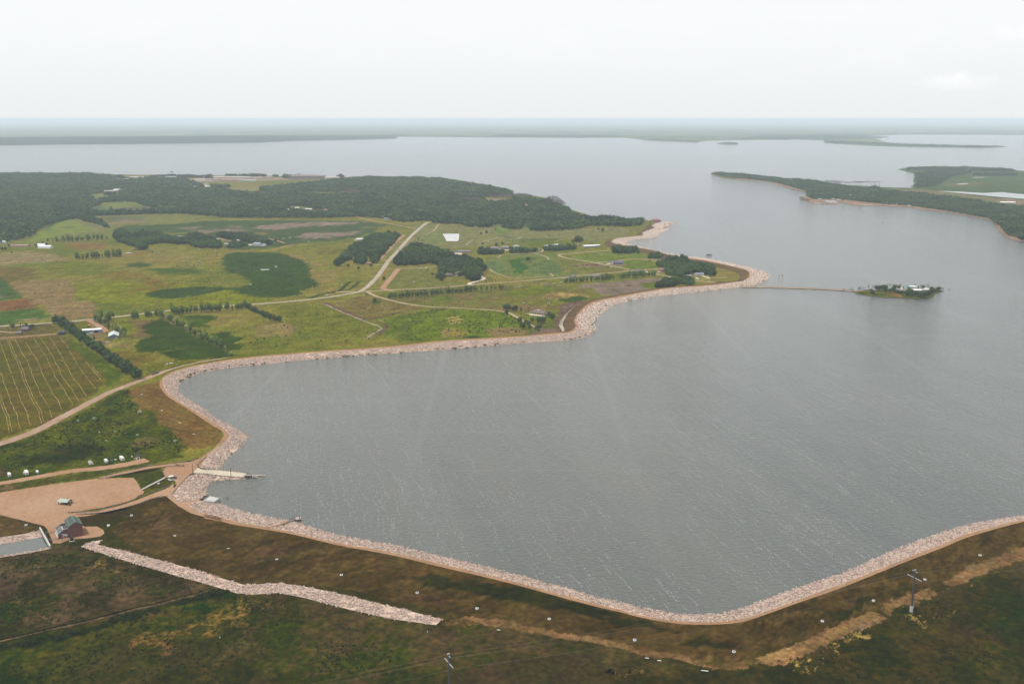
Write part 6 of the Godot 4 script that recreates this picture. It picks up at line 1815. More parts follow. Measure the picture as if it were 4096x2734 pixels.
func pumphouse() -> void:
	var at := site(S("H", 620,1190), S("H", 1045,1100), 15.7)
	var o := thing("pumphouse", "tall red brick pumphouse with green metal gable roof and low annex", "building", at[0], at[1])
	var brick := StandardMaterial3D.new()
	brick.resource_name = "red brick"
	brick.albedo_texture = _brick()
	brick.roughness = 0.9
	brick.uv1_triplanar = true
	brick.uv1_scale = Vector3.ONE / 3.0
	var green := plain("green metal", Color(0.22,0.31,0.27), 0.45,0.5,0.1)
	var trim := plain("pale green trim", Color(0.55,0.64,0.56), 0.5)
	var concrete := plain("pale concrete", Color(0.74,0.73,0.72), 0.8)
	var l := 9.9
	var d := 15.7
	var h := 9.6
	var rise := 2.9
	var g := Gather.new()
	g.prism([Vector2(-l / 2,0), Vector2(l / 2,0), Vector2(l / 2, h), Vector2(0, h + rise), Vector2(-l / 2, h)],-d / 2, d / 2)
	part("wall", g.made(), brick, o)
	var n := Vector2(-rise, l / 2).normalized()
	for s in [-1,1]:
		g = Gather.new()
		var e := Vector2(s * (l / 2 + 0.45), h - rise / (l / 2) * 0.45 + 0.05)
		g.prism([e, Vector2(0, h + rise + 0.05), Vector2(0, h + rise + 0.3), e + Vector2(0,0.25)],-d / 2 - 0.5, d / 2 + 0.5)
		var roof := part("roof", g.made(), green, o)
		for z in ([-d / 2 + 1.6, d / 2 - 0.1] if s < 0 else [-d / 2 + 0.2,-d / 2 + 3.0]):
			pass
		for q in 10:
			var z := -d / 2 + d * q / 9.0
			g = Gather.new()
			beam(g, Vector3(e.x, e.y + 0.29, z), Vector3(0, h + rise + 0.34, z), 0.1,0.1)
			part("roof_rib", g.made(), green, roof)
		g = Gather.new()
		beam(g, Vector3(e.x * 0.72, h + rise * 0.28 + 0.42,-d / 2 - 0.5), Vector3(e.x * 0.72, h + rise * 0.28 + 0.42, d / 2 + 0.5), 0.16,0.14)
		part("snow_bar", g.made(), trim, roof)
		g = Gather.new()
		beam(g, Vector3(e.x, e.y, -d / 2 - 0.5), Vector3(e.x, e.y, d / 2 + 0.5), 0.2,0.26)
		part("gutter", g.made(), plain("grey gutter", Color(0.45,0.5,0.5), 0.5), roof)
	g = Gather.new()
	beam(g, Vector3(0, h + rise + 0.36,-d / 2 - 0.52), Vector3(0, h + rise + 0.36, d / 2 + 0.52), 0.3,0.12)
	part("ridge_cap", g.made(), trim, o)
	g = Gather.new()
	g.tube(Vector3(-l / 2 + 0.35,0, d / 2 + 0.12), Vector3(-l / 2 + 0.35, h - 0.3, d / 2 + 0.12), 0.12,0.12,8)
	part("drain_pipe", g.made(), plain("dark pipe", Color(0.12,0.09,0.09), 0.6), o)
	part("wall_lamp", box_mesh(Vector3(0.35,0.5,0.2)), concrete, o, Vector3(-l / 2 + 1.2,1.7, d / 2 + 0.1))
	part("door", box_mesh(Vector3(0.16,2.4,1.4)), plain("dark door", Color(0.12,0.13,0.15), 0.6), o, Vector3(-l / 2 - 0.06,1.2, d / 2 - 0.9))
	# annex against the left side: profile in x outward from the tower
	var aw := 7.6
	var ad := 13.0
	var x0 := -l / 2 - aw
	var x1 := -l / 2 - 0.005
	for s in [[ad / 2 - 2.0, "front"],[-ad / 2 - 2.0, "rear"]]:
		var z: float = s[0]
		g = Gather.new()
		g.prism([Vector2(x0,0), Vector2(x1,0), Vector2(x1,7.3), Vector2(x0 + 4.0,6.9), Vector2(x0,4.1)], z - 0.25, z + 0.25)
		var wall := part("annex_wall", g.made(), brick, o)
		g = Gather.new()
		beam(g, Vector3(x0 - 0.1,4.2, z), Vector3(x0 + 4.0,7.0, z), 0.75,0.22)
		beam(g, Vector3(x0 + 4.0,7.0, z), Vector3(x1,7.4, z), 0.75,0.22)
		part("coping", g.made(), plain("grey gutter", Color(0.45,0.5,0.5), 0.5), wall)
	g = Gather.new()
	g.box(Vector3(x0 + 0.15,2.0,-2.0), Vector3(0.3,4.0, ad - 0.5))
	part("annex_wall", g.made(), concrete, o)
	g = Gather.new()
	g.face([Vector3(x0 + 0.3,4.0, ad / 2 - 2.26), Vector3(x0 + 4.0,6.5, ad / 2 - 2.26), Vector3(x0 + 4.0,6.5,-ad / 2 - 1.74), Vector3(x0 + 0.3,4.0,-ad / 2 - 1.74)], Vector3(x0 + 4,0,0))
	part("annex_roof", g.made(), plain("grey membrane", Color(0.40,0.40,0.42), 0.8), o)
	g = Gather.new()
	g.face([Vector3(x0 + 4.0,5.2, ad / 2 - 2.26), Vector3(x1,5.2, ad / 2 - 2.26), Vector3(x1,5.2,-ad / 2 - 1.74), Vector3(x0 + 4.0,5.2,-ad / 2 - 1.74)], Vector3(x0,0,0))
	part("annex_floor", g.made(), plain("dark deck", Color(0.2,0.2,0.22), 0.8), o)
	for z in [2.4,-1.0,-4.4]:
		g = Gather.new()
		beam(g, Vector3(x0 + 4.0,6.7, z), Vector3(x1,6.9, z), 0.3,0.3)
		part("roof_beam", g.made(), concrete, o)
	g = Gather.new()
	g.tube(Vector3(x0 + 4.0,7.05, ad / 2 - 2.4), Vector3(x0 + 4.0,7.05,-3.4), 0.26,0.26,8)
	part("ridge_pipe", g.made(), plain("white paint", Color(0.86,0.86,0.85), 0.5), o)
	g = Gather.new()
	beam(g, Vector3(x0 - 0.3,1.2, ad / 2 - 2.5), Vector3(x0 - 0.3,1.2,-ad / 2 - 1.5), 0.6,0.5)
	part("ledge", g.made(), concrete, o)
	# transformer rack
	var rk := thing("transformer_rack", "two grey posts carrying transformer cans before the pumphouse annex", "transformer", S("H", 485,1275), at[1])
	for x in [-2.0,2.0]:
		g = Gather.new()
		g.tube(Vector3(x, 0,0), Vector3(x, 6.6,0), 0.2,0.14,8)
		part("post", g.made(), plain("weathered post", Color(0.5,0.5,0.5), 0.7), rk)
	part("cross_arm", box_mesh(Vector3(5.0,0.3,0.3)), plain("weathered post", Color.WHITE), rk, Vector3(0,5.6,0))
	for x in [-1.1,0.0,1.1]:
		g = Gather.new()
		g.tube(Vector3(x, 3.9,0.4), Vector3(x, 5.3,0.4), 0.42,0.42,10)
		part("transformer_can", g.made(), plain("light grey can", Color(0.66,0.68,0.7), 0.5), rk)
	g = Gather.new()
	beam(g, Vector3(-1.8,6.4,0), Vector3(1.4,5.5,2.2), 0.3,0.3)
	part("brace", g.made(), plain("white paint", Color.WHITE), rk)
	# dark green box on its pad
	var tb := thing("transformer_box", "dark green utility box on a concrete pad before the pumphouse", "utility box", S("H", 688,1262), at[1])
	part("pad", box_mesh(Vector3(3.6,0.3,2.8)), concrete, tb, Vector3(0,0.15,0))
	part("cabinet", box_mesh(Vector3(2.3,1.9,1.6)), plain("dark green box", Color(0.10,0.14,0.12), 0.5), tb, Vector3(0,1.25,0))
	part("lid", box_mesh(Vector3(2.45,0.12,1.75)), plain("dark green lid", Color(0.13,0.18,0.15), 0.5), tb, Vector3(0,2.26,0))
	# the white drum
	var dr := thing("white_drum", "squat white drum on the grass right of the pumphouse turnaround", "drum", S("H", 1832,815))
	g = Gather.new()
	g.tube(Vector3(0,0.4,0), Vector3(0,1.5,0), 1.15,1.15,16)
	part("drum", g.made(), plain("white paint", Color.WHITE), dr)
	g = Gather.new()
	g.tube(Vector3(0,0.0,0), Vector3(0,0.45,0), 1.2,1.2,16)
	part("base", g.made(), plain("rubber", Color.WHITE), dr)
	# canal headwall
	var a := S("R", 1125,622)
	var b := S("R", 897,215)
	var w := thing("canal_headwall", "long concrete headwall at the end of the outlet canal", "wall", (a + b) / 2.0, yaw_of(a, b))
	var wl := a.distance_to(b)
	part("slab", box_mesh(Vector3(wl, 2.6,0.8), Vector3(0,1.0,0)), concrete, w)
	part("coping", box_mesh(Vector3(wl + 0.2,0.25,1.1), Vector3(0,2.42,0)), plain("light concrete", Color(0.82,0.82,0.82), 0.8), w)
	for i in 7:
		g = Gather.new()
		g.tube(Vector3(-8.0 + i * 2.2,0.2,0.3), Vector3(-8.0 + i * 2.2,2.4,1.6), 0.35,0.35,8)
		part("outlet_pipe", g.made(), plain("rusted pipe", Color(0.33,0.31,0.33), 0.7), w)
	part("end_post", box_mesh(Vector3(0.9,3.2,1.3), Vector3(-wl / 2 - 0.2,1.2,0)), concrete, w)
	for f in [["R", 1015,290,1245,268, "pale rail fence on the far side between canal and pumphouse"],["R", 1085,450,1312,430, "pale rail fence on the near side between canal and pumphouse"]]:
		fence(S(f[0], f[1], f[2]), S(f[0], f[3], f[4]), f[5])

func fence(a: Vector3, b: Vector3, label: String) -> void:
	var o := thing("rail_fence", label, "fence", (a + b) / 2.0, yaw_of(a, b))
	var l := a.distance_to(b)
	var m := plain("pale timber", Color(0.62,0.55,0.50), 0.9)
	var n := int(l / 2.4) + 1
	for i in n + 1:
		part("post", box_mesh(Vector3(0.22,1.9,0.22)), m, o, Vector3(-l / 2 + l * i / n, 0.95,0))
	for y in [0.5,1.1,1.7]:
		part("rail", box_mesh(Vector3(l, 0.16,0.1)), m, o, Vector3(0, y, 0.16))

func _brick() -> ImageTexture:
	# brick tone only: courses and their mottling are far too fine to be seen singly
	var im := Image.create(128,128, false, Image.FORMAT_RGB8)
	var r := RandomNumberGenerator.new()
	r.seed = 9
	for y in 40:
		for x in 16:
			var k := r.randf_range(0.8,1.15)
			var c := Color(0.40 * k, 0.255 * k, 0.24 * k)
			im.fill_rect(Rect2i(x * 8 + (4 if y % 2 else 0), y * 128 / 40,8,4), c)
	return ImageTexture.create_from_image(im)

func guard_rail(sheet: String, a: Array, label: String, h: float, h2 := -1.0) -> void:
	var pts := PackedVector3Array()
	var n := a.size() / 2
	for i in n:
		pts.append(S(sheet, a[i * 2], a[i * 2 + 1], lerpf(h, h if h2 < -0.9 else h2, float(i) / (n - 1))))
	pts = smooth(pts, 5)
	var o := thing("guard_rail", label, "guard rail", pts[0])
	var g := Gather.new()
	var q := Gather.new()
	for i in pts.size() - 1:
		beam(g, pts[i] - pts[0] + Vector3(0,0.62,0), pts[i + 1] - pts[0] + Vector3(0,0.62,0), 0.28,0.42)
		var k := maxi(1, int(pts[i].distance_to(pts[i + 1]) / 3.2))
		for j in k:
			var p := pts[i].lerp(pts[i + 1], float(j) / k) - pts[0]
			q.box(p + Vector3(0,0.3,0), Vector3(0.3,1.5,0.3))
	part("rail", g.made(), plain("weathered rail", Color(0.56,0.54,0.50), 0.8), o)
	part("support", q.made(), plain("dark post", Color(0.24,0.21,0.19), 0.9), o).set_meta("kind", "stuff")

func ramp_things() -> void:
	guard_rail("G", [-900,500,-500,420,0,328,400,275,650,240,900,205,1030,155], "guard rail along the upper side of the upper access road", 0.8,3.5)
	guard_rail("G", [-1060,600,-600,502,0,372,250,318,420,290,560,290,690,315,705,328], "guard rail along the lower side of the upper access road", 0.8,3.6)
	guard_rail("G", [705,330,600,336,460,338,330,342,290,375,262,430,270,490,318,548], "curved guard rail round the dirt turnout", 3.5)
	guard_rail("G", [1180,135,1090,210,1010,285,1000,320,1025,358,1090,382,1180,395], "guard rail bending round the north corner of the ramp", 3.5)
	guard_rail("G", [1180,395,1480,412,1750,438,2090,472], "guard rail down the north edge of the boat ramp", 3.3,0.0)
	guard_rail("G", [470,895,600,745,740,600,830,515,900,495,960,490,1150,492], "guard rail from the intake round to the south of the ramp", 3.5)
	guard_rail("G", [1150,492,1550,540,1990,575], "guard rail down the south edge of the boat ramp", 3.2,0.2)
	guard_rail("B", [450,437,640,426,800,384,960,320,1060,284,1120,262,1146,238,1140,222], "long guard rail above the lower access road", 0.9,3.5)
	guard_rail("B", [510,449,680,438,860,396,980,354,1060,332,1090,332], "guard rail below the lower access road", 0.9,3.5)
	var conc := plain("pale concrete", Color(0.74,0.73,0.72), 0.8)
	# the concrete stair from the turnout to the lot
	var top := S("G", 325,555,3.5)
	var low := S("B", 935,284,0.7)
	var st := thing("concrete_stair", "long pale concrete stair from the turnout down to the gravel lot", "stairs", low, yaw_of(low, top))
	var run := Vector2(top.x - low.x, top.z - low.z).length()
	for i in 16:
		part("step", box_mesh(Vector3(run / 16.0,0.5,1.7)), conc, st, Vector3(run * (i + 0.5) / 16.0,2.8 * (i + 1) / 16.0 - 0.2,0))
	# toilet hut
	var hut := thing("toilet_hut", "small pale toilet hut with flat white roof on the dirt turnout", "hut", S("G", 443,592,3.45), -0.9)
	part("wall", box_mesh(Vector3(3.0,2.6,3.4), Vector3(0,1.3,0)), plain("hut wall", Color(0.58,0.54,0.52), 0.8), hut)
	part("roof", box_mesh(Vector3(3.5,0.3,3.9), Vector3(0,2.75,0)), plain("white paint", Color.WHITE), hut)
	part("door", box_mesh(Vector3(0.1,2.0,1.0), Vector3(1.53,1.0,0.3)), plain("red brown door", Color(0.42,0.25,0.22), 0.7), hut)
	part("vent_pipe", box_mesh(Vector3(0.25,1.2,0.25), Vector3(-1.0,3.3,-1.0)), plain("dark pipe", Color.WHITE), hut)
	part("pad", box_mesh(Vector3(6.0,0.14,4.5), Vector3(0.6,0.0,0.4)), conc, hut)
	car("pickup_truck", "dark blue pickup parked beside the toilet hut", S("G", 530,575,3.45), -0.95,[38,52,66], "pickup")
	for a in [["G", 897,505,3.4,11.0, "wooden utility pole at the head of the boat ramp"],["G", 1693,560,1.2,9.4, "wooden utility pole halfway down the boat ramp"]]:
		var p := thing("utility_pole", a[5], "pole", S(a[0], a[1], a[2], a[3]))
		var g := Gather.new()
		g.tube(Vector3(0,-1,0), Vector3(0, a[4],0), 0.3,0.2,8)
		part("pole", g.made(), plain("brown pole", Color(0.36,0.27,0.23), 0.9), p)
		part("lamp_arm", box_mesh(Vector3(1.3,0.16,0.2), Vector3(0.6, a[4] - 0.3,0)), plain("grey steel", Color.WHITE), p)
	car("pickup_truck", "dark brown and white pickup backed down the boat ramp", S("G", 2025,565,0.0), 0.02 + PI, [62,44,40], "pickup")
	# boat on its trailer
	var bt := thing("boat_trailer", "boat trailer backed into the water behind the ramp pickup", "trailer", S("G", 2110,560,-0.1), -0.06)
	part("frame", box_mesh(Vector3(4.6,0.15,1.5), Vector3(0,0.35,0)), plain("dark post", Color.WHITE), bt)
	part("hitch", box_mesh(Vector3(1.6,0.12,0.2), Vector3(-2.9,0.4,0)), plain("dark post", Color.WHITE), bt)
	for z in [-0.85,0.85]:
		part("wheel", crowns["wheel"], plain("rubber", Color.WHITE), bt, Vector3(0.6,0.3, z))
	var boat := thing("motorboat", "white motorboat with dark outboard at the end of the boat ramp", "boat", S("G", 2195,560,0.1), -0.06)
	var g := Gather.new()
	var d := [[-2.9,0.85],[-0.5,1.05],[1.5,0.85],[2.9,0.05]]
	for i in 3:
		var a: Array = d[i]
		var b: Array = d[i + 1]
		for s in [-1,1]:
			g.face([Vector3(a[0],0.1, s * a[1] * 0.6), Vector3(b[0],0.1, s * b[1] * 0.6), Vector3(b[0],0.85, s * b[1]), Vector3(a[0],0.85, s * a[1])], Vector3(0,0.4,0))
		g.face([Vector3(a[0],0.45,-a[1] * 0.85), Vector3(b[0],0.45,-b[1] * 0.85), Vector3(b[0],0.45, b[1] * 0.85), Vector3(a[0],0.45, a[1] * 0.85)], Vector3(0,0,0))
	part("hull", g.made(), plain("white paint", Color.WHITE), boat)
	part("windscreen", box_mesh(Vector3(0.2,0.5,1.5), Vector3(0.5,1.05,0)), plain("dark glass", Color.WHITE), boat)
	part("outboard", box_mesh(Vector3(0.5,0.9,0.5), Vector3(-3.1,0.7,0)), plain("rubber", Color.WHITE), boat)
	part("seat", box_mesh(Vector3(0.8,0.4,1.3), Vector3(-1.2,0.7,0)), plain("boat seat", Color(0.35,0.38,0.5), 0.7), boat)
	var dk := thing("floating_dock", "narrow pale floating dock beside the boat at the ramp", "dock", S("G", 2190,522,0.1), -0.1)
	for i in 6:
		part("plank", box_mesh(Vector3(3.2,0.14,1.6), Vector3(-8.2 + i * 3.3,0.35,0)), plain("dock boards", Color(0.72,0.66,0.6), 0.9), dk)
	part("float", box_mesh(Vector3(19.0,0.3,1.2), Vector3(0,0.12,0)), plain("dark post", Color.WHITE), dk)
	# a person by the truck
	person(S("G", 2112,530,0.3), "person in dark clothes standing on the dock beside the pickup")
	# intake
	var ia := S("G", 1130,1085,1.2)
	var ib := S("G", 1340,1105,1.2)
	var it := site(ia, ib, 9.8)
	var io := thing("intake_structure", "square pale concrete intake box set in the riprap bank", "intake", it[0] + Vector3(0,-0.6,0), it[1])
	part("box", box_mesh(Vector3(9.6,2.4,9.8), Vector3(0,0.9,0)), conc, io)
	part("slab", box_mesh(Vector3(10.0,0.3,10.2), Vector3(0,2.25,0)), plain("light concrete", Color(0.82,0.82,0.82), 0.8), io)
	part("wing_wall", box_mesh(Vector3(0.6,1.6,7.0), Vector3(-5.6,0.9,-4.2)), plain("light concrete", Color.WHITE), io)
	for i in 5:
		part("rail_post", box_mesh(Vector3(0.12,1.1,0.12), Vector3(-4.6 + i * 2.3,2.9,4.9)), plain("light grey can", Color.WHITE), io)
	part("handrail", box_mesh(Vector3(9.4,0.1,0.1), Vector3(0,3.4,4.9)), plain("light grey can", Color.WHITE), io)
	for i in 3:
		part("gate_lift", box_mesh(Vector3(0.4,1.4,0.4), Vector3(1.5 + i * 1.4,3.0,-3.8)), plain("grey steel", Color.WHITE), io)
	for i in 4:
		var bp: Array = [[1545,1000],[1587,985],[1615,1000],[1635,1005]][i]
		var bo := thing("marker_stake", "%s thin stake poking out of the water off the intake" % nth(i), "stake", S("G", bp[0], bp[1],0.0), 0.0, "stakes in the water off the intake")
		part("stake", box_mesh(Vector3(0.3,1.7,0.3), Vector3(0,0.6,0)), plain("dark post", Color.WHITE), bo)
	# fishing pier
	var c := P(602.2 + 1110 * 0.07324,1135.5 + 720 * 0.07324,1.0)
	var land_end := P(602.2 + 815 * 0.07324,1135.5 + 805 * 0.07324,1.6)
	var po := thing("fishing_pier", "small five-sided fishing pier with rails on dark floats", "pier", Vector3(c.x, 0, c.z))
	var deck := []
	for k in 5:
		deck.append(Vector2(cos(TAU * k / 5.0 - 1.57) * 3.1, sin(TAU * k / 5.0 - 1.57) * -3.1))
	var pr := Gather.new()
	var fl := Gather.new()
	for k in 5:
		var e: Vector2 = deck[k]
		var f: Vector2 = deck[(k + 1) % 5]
		pr.face([Vector3(e.x, 0.7, e.y), Vector3(f.x, 0.7, f.y), Vector3(f.x, 1.35, f.y), Vector3(e.x, 1.35, e.y)], Vector3(0,1,0))
		fl.face([Vector3(e.x, -0.3, e.y) * 0.96, Vector3(f.x, -0.3, f.y) * 0.96, Vector3(f.x * 0.96,0.7, f.y * 0.96), Vector3(e.x * 0.96,0.7, e.y * 0.96)], Vector3(0,0,0))
	part("skirt", pr.made(), plain("pier skirt", Color(0.52,0.50,0.52), 0.8), po)
	part("float", fl.made(), plain("rubber", Color.WHITE), po)
	g = Gather.new()
	var top5 := []
	for e in deck: top5.append(Vector3(e.x, 1.36, e.y))
	g.face(top5, Vector3.ZERO)
	part("deck", g.made(), plain("dock boards", Color.WHITE), po)
	for k in 5:
		var e: Vector2 = deck[k]
		var f: Vector2 = deck[(k + 1) % 5]
		part("rail_post", box_mesh(Vector3(0.1,1.1,0.1), Vector3(e.x, 1.9, e.y) * Vector3(0.97,1,0.97)), plain("grey steel", Color.WHITE), po)
		if k != 1:
			g = Gather.new()
			for y in [1.9,2.4]:
				beam(g, Vector3(e.x * 0.97, y, e.y * 0.97), Vector3(f.x * 0.97, y, f.y * 0.97), 0.07,0.07)
			part("handrail", g.made(), plain("grey steel", Color.WHITE), po)
	part("tackle_box", box_mesh(Vector3(0.7,1.0,0.7), Vector3(1.3,1.85,0.3)), plain("grey steel", Color.WHITE), po)
	var gw := thing("gangway", "blue-grey gangway with side rails leading out to the fishing pier", "gangway", land_end)
	var to := Vector3(c.x - 2.6,1.3, c.z + 0.6) - land_end
	g = Gather.new()
	beam(g, Vector3.ZERO, to, 1.3,0.2)
	part("deck", g.made(), plain("pier skirt", Color.WHITE), gw)
	for s in [-0.65,0.65]:
		var sd: Vector3 = to.cross(Vector3.UP).normalized() * s
		g = Gather.new()
		beam(g, sd + Vector3(0,1.0,0), sd + to + Vector3(0,1.0,0), 0.08,0.1)
		beam(g, sd + Vector3(0,0.5,0), sd + to + Vector3(0,0.5,0), 0.08,0.08)
		part("side_rail", g.made(), plain("blue grey rail", Color(0.27,0.29,0.37), 0.6), gw)
		for i in 6:
			part("rail_post", box_mesh(Vector3(0.08,1.0,0.08)), plain("blue grey rail", Color.WHITE), gw, sd + to * (i / 5.0) + Vector3(0,0.5,0))
	setting("path", strip_mesh(PackedVector3Array([P(610,1209,3.7), P(640,1203,3.0), land_end + Vector3(0,0.2,0)]), 2.2,2.2,0.25, "crest", 0.2), mats["packed gravel"], "dirt path crossing the riprap to the gangway")
	# picnic shelter on the lot
	var sa := S("B", 384,385)
	var sb := S("B", 446,390)
	var sh := site(sa, sb, 6.5)
	var so := thing("picnic_shelter", "open picnic shelter with pale green roof on the gravel lot", "shelter", sh[0], sh[1])
	for p in [[-4.2,3.0],[4.2,3.0],[-4.2,-3.0],[4.2,-3.0]]:
		part("post", box_mesh(Vector3(0.35,3.0,0.35)), plain("dark post", Color.WHITE), so, Vector3(p[0],1.5, p[1]))
	for s in [-1,1]:
		g = Gather.new()
		g.face([Vector3(-5.0,2.9, s * 4.0), Vector3(5.0,2.9, s * 4.0), Vector3(5.0,4.4,0), Vector3(-5.0,4.4,0)], Vector3.ZERO)
		g.face([Vector3(-5.0,2.75, s * 4.0), Vector3(5.0,2.75, s * 4.0), Vector3(5.0,4.25,0), Vector3(-5.0,4.25,0)], Vector3(0,9,0))
		part("roof", g.made(), plain("pale green roof", Color(0.63,0.68,0.64), 0.6), so)
	for x in [-4.9,4.9]:
		g = Gather.new()
		g.face([Vector3(x, 2.8,-4.0), Vector3(x, 2.8,4.0), Vector3(x, 4.3,0)], Vector3.ZERO)
		part("gable", g.made(), plain("dark post", Color.WHITE), so)
	for x in [-2.2,1.6]:
		part("picnic_table", box_mesh(Vector3(2.0,0.12,1.9), Vector3(0,0.75,0)), plain("dock boards", Color.WHITE), so, Vector3(x, 0,0))
	var pl := thing("utility_pole", "slim grey pole beside the picnic shelter", "pole", S("B", 451,390))
	g = Gather.new()
	g.tube(Vector3.ZERO, Vector3(0,6.5,0), 0.18,0.12,6)
	part("pole", g.made(), plain("brown pole", Color.WHITE), pl)
	part("lamp_arm", box_mesh(Vector3(0.9,0.12,0.16), Vector3(-0.4,6.4,0)), plain("grey steel", Color.WHITE), pl)
	var du := thing("trash_bin", "black trash bin at the corner of the picnic shelter", "bin", S("B", 440,386))
	part("bin", box_mesh(Vector3(1.9,1.5,1.4), Vector3(0,0.75,0)), plain("rubber", Color.WHITE), du)
	part("lid", box_mesh(Vector3(2.0,0.12,1.5), Vector3(0,1.55,0)), plain("dark glass", Color.WHITE), du)
	var fr := thing("fire_ring", "low dark fire ring on the dirt beside the shelter", "fire ring", S("B", 463,390))
	g = Gather.new()
	g.tube(Vector3.ZERO, Vector3(0,0.5,0), 0.9,0.9,10)
	part("ring", g.made(), plain("rusted pipe", Color.WHITE), fr)
	part("grate", box_mesh(Vector3(1.2,0.08,1.2), Vector3(0,0.55,0)), plain("rubber", Color.WHITE), fr)

func person(at: Vector3, label: String) -> void:
	# one continuous figure: capsules of the body joined by a smooth field
	var joints := [[Vector3(-0.1,0.06,0.08), 0.06, Vector3(-0.11,0.48,0), 0.075],[Vector3(-0.11,0.48,0), 0.075, Vector3(-0.08,0.9,0), 0.1],[Vector3(0.12,0.06,0.1), 0.06, Vector3(0.11,0.48,0.03), 0.075],[Vector3(0.11,0.48,0.03), 0.075, Vector3(0.08,0.9,0), 0.1],
		[Vector3(0,0.92,0), 0.15, Vector3(0,1.32,0), 0.17],[Vector3(-0.2,1.4,0), 0.07, Vector3(0.2,1.4,0), 0.07],[Vector3(-0.22,1.4,0), 0.06, Vector3(-0.28,1.1,0), 0.05],[Vector3(-0.28,1.1,0), 0.05, Vector3(-0.22,0.86,0.12), 0.04],[Vector3(0.22,1.4,0), 0.06, Vector3(0.29,1.1,0), 0.05],[Vector3(0.29,1.1,0), 0.05, Vector3(0.24,0.86,0.1), 0.04],
		[Vector3(0,1.42,0), 0.06, Vector3(0,1.52,0), 0.06],[Vector3(0,1.6,0), 0.1, Vector3(0,1.68,0.01), 0.11]]
	var o := thing("person", label, "person", at, 0.6)
	var s := 0.05
	var lo := Vector3(-0.45,0.0,-0.3)
	var nx := 18
	var ny := 37
	var nz := 12
	var f := PackedFloat32Array()
	f.resize(nx * ny * nz)
	for y in ny:
		for z in nz:
			for x in nx:
				var p := lo + Vector3(x, y, z) * s
				var acc := 0.0
				for j in joints:
					var ab: Vector3 = j[2] - j[0]
					var t := clampf((p - j[0]).dot(ab) / ab.length_squared(), 0,1)
					acc += exp(-((p - (j[0] + ab * t)).length() - lerpf(j[1], j[3], t)) * 32.0)
				f[x + nx * (z + nz * y)] = -log(maxf(acc, 1e-30)) / 32.0
	var id := {}
	var v := []
	var g := Gather.new()
	var at_ := func(x: int, y: int, z: int) -> float: return f[x + nx * (z + nz * y)]
	for y in ny - 1:
		for z in nz - 1:
			for x in nx - 1:
				var sum := Vector3.ZERO
				var c := 0
				for e in [[0,0,0,1,0,0],[0,1,0,1,1,0],[0,0,1,1,0,1],[0,1,1,1,1,1],[0,0,0,0,1,0],[1,0,0,1,1,0],[0,0,1,0,1,1],[1,0,1,1,1,1],[0,0,0,0,0,1],[1,0,0,1,0,1],[0,1,0,0,1,1],[1,1,0,1,1,1]]:
					var a: float = f[x + e[0] + nx * (z + e[2] + nz * (y + e[1]))]
					var b: float = f[x + e[3] + nx * (z + e[5] + nz * (y + e[4]))]
					if (a < 0.0) != (b < 0.0):
						var t := a / (a - b)
						sum += Vector3(x + lerpf(e[0], e[3], t), y + lerpf(e[1], e[4], t), z + lerpf(e[2], e[5], t))
						c += 1
				if c > 0:
					id[Vector3i(x, y, z)] = v.size()
					v.append(lo + sum / c * s)
	for k in id.keys():
		for ax in 3:
			var e := Vector3i(1 if ax == 0 else 0,1 if ax == 1 else 0,1 if ax == 2 else 0)
			var u := Vector3i(e.z, e.x, e.y)
			var w := Vector3i(e.y, e.z, e.x)
			var a: float = f[k.x + nx * (k.z + nz * k.y)]
			var q: Vector3i = k + e
			if q.x >= nx or q.y >= ny or q.z >= nz:
				continue
			var b: float = f[q.x + nx * (q.z + nz * q.y)]
			if (a < 0.0) == (b < 0.0) or not (id.has(k - u) and id.has(k - w) and id.has(k - u - w)):
				continue
			var pts := [v[id[k]], v[id[k - u]], v[id[k - u - w]], v[id[k - w]]]
			var h: float = pts[0].y
			var col := Color(0.05,0.06,0.10) if h < 0.92 else Color(0.07,0.07,0.08)
			if h > 1.5: col = Color(0.42,0.27,0.2) if h < 1.7 else Color(0.06,0.04,0.03)
			if h < 0.9 and absf(pts[0].x) > 0.19 and h > 0.75: col = Color(0.42,0.27,0.2)
			var inside := lo + (Vector3(k) if a < 0.0 else Vector3(q)) * s
			g.face(pts, inside, col)
	part("body", g.made(), mats["painted"], o)

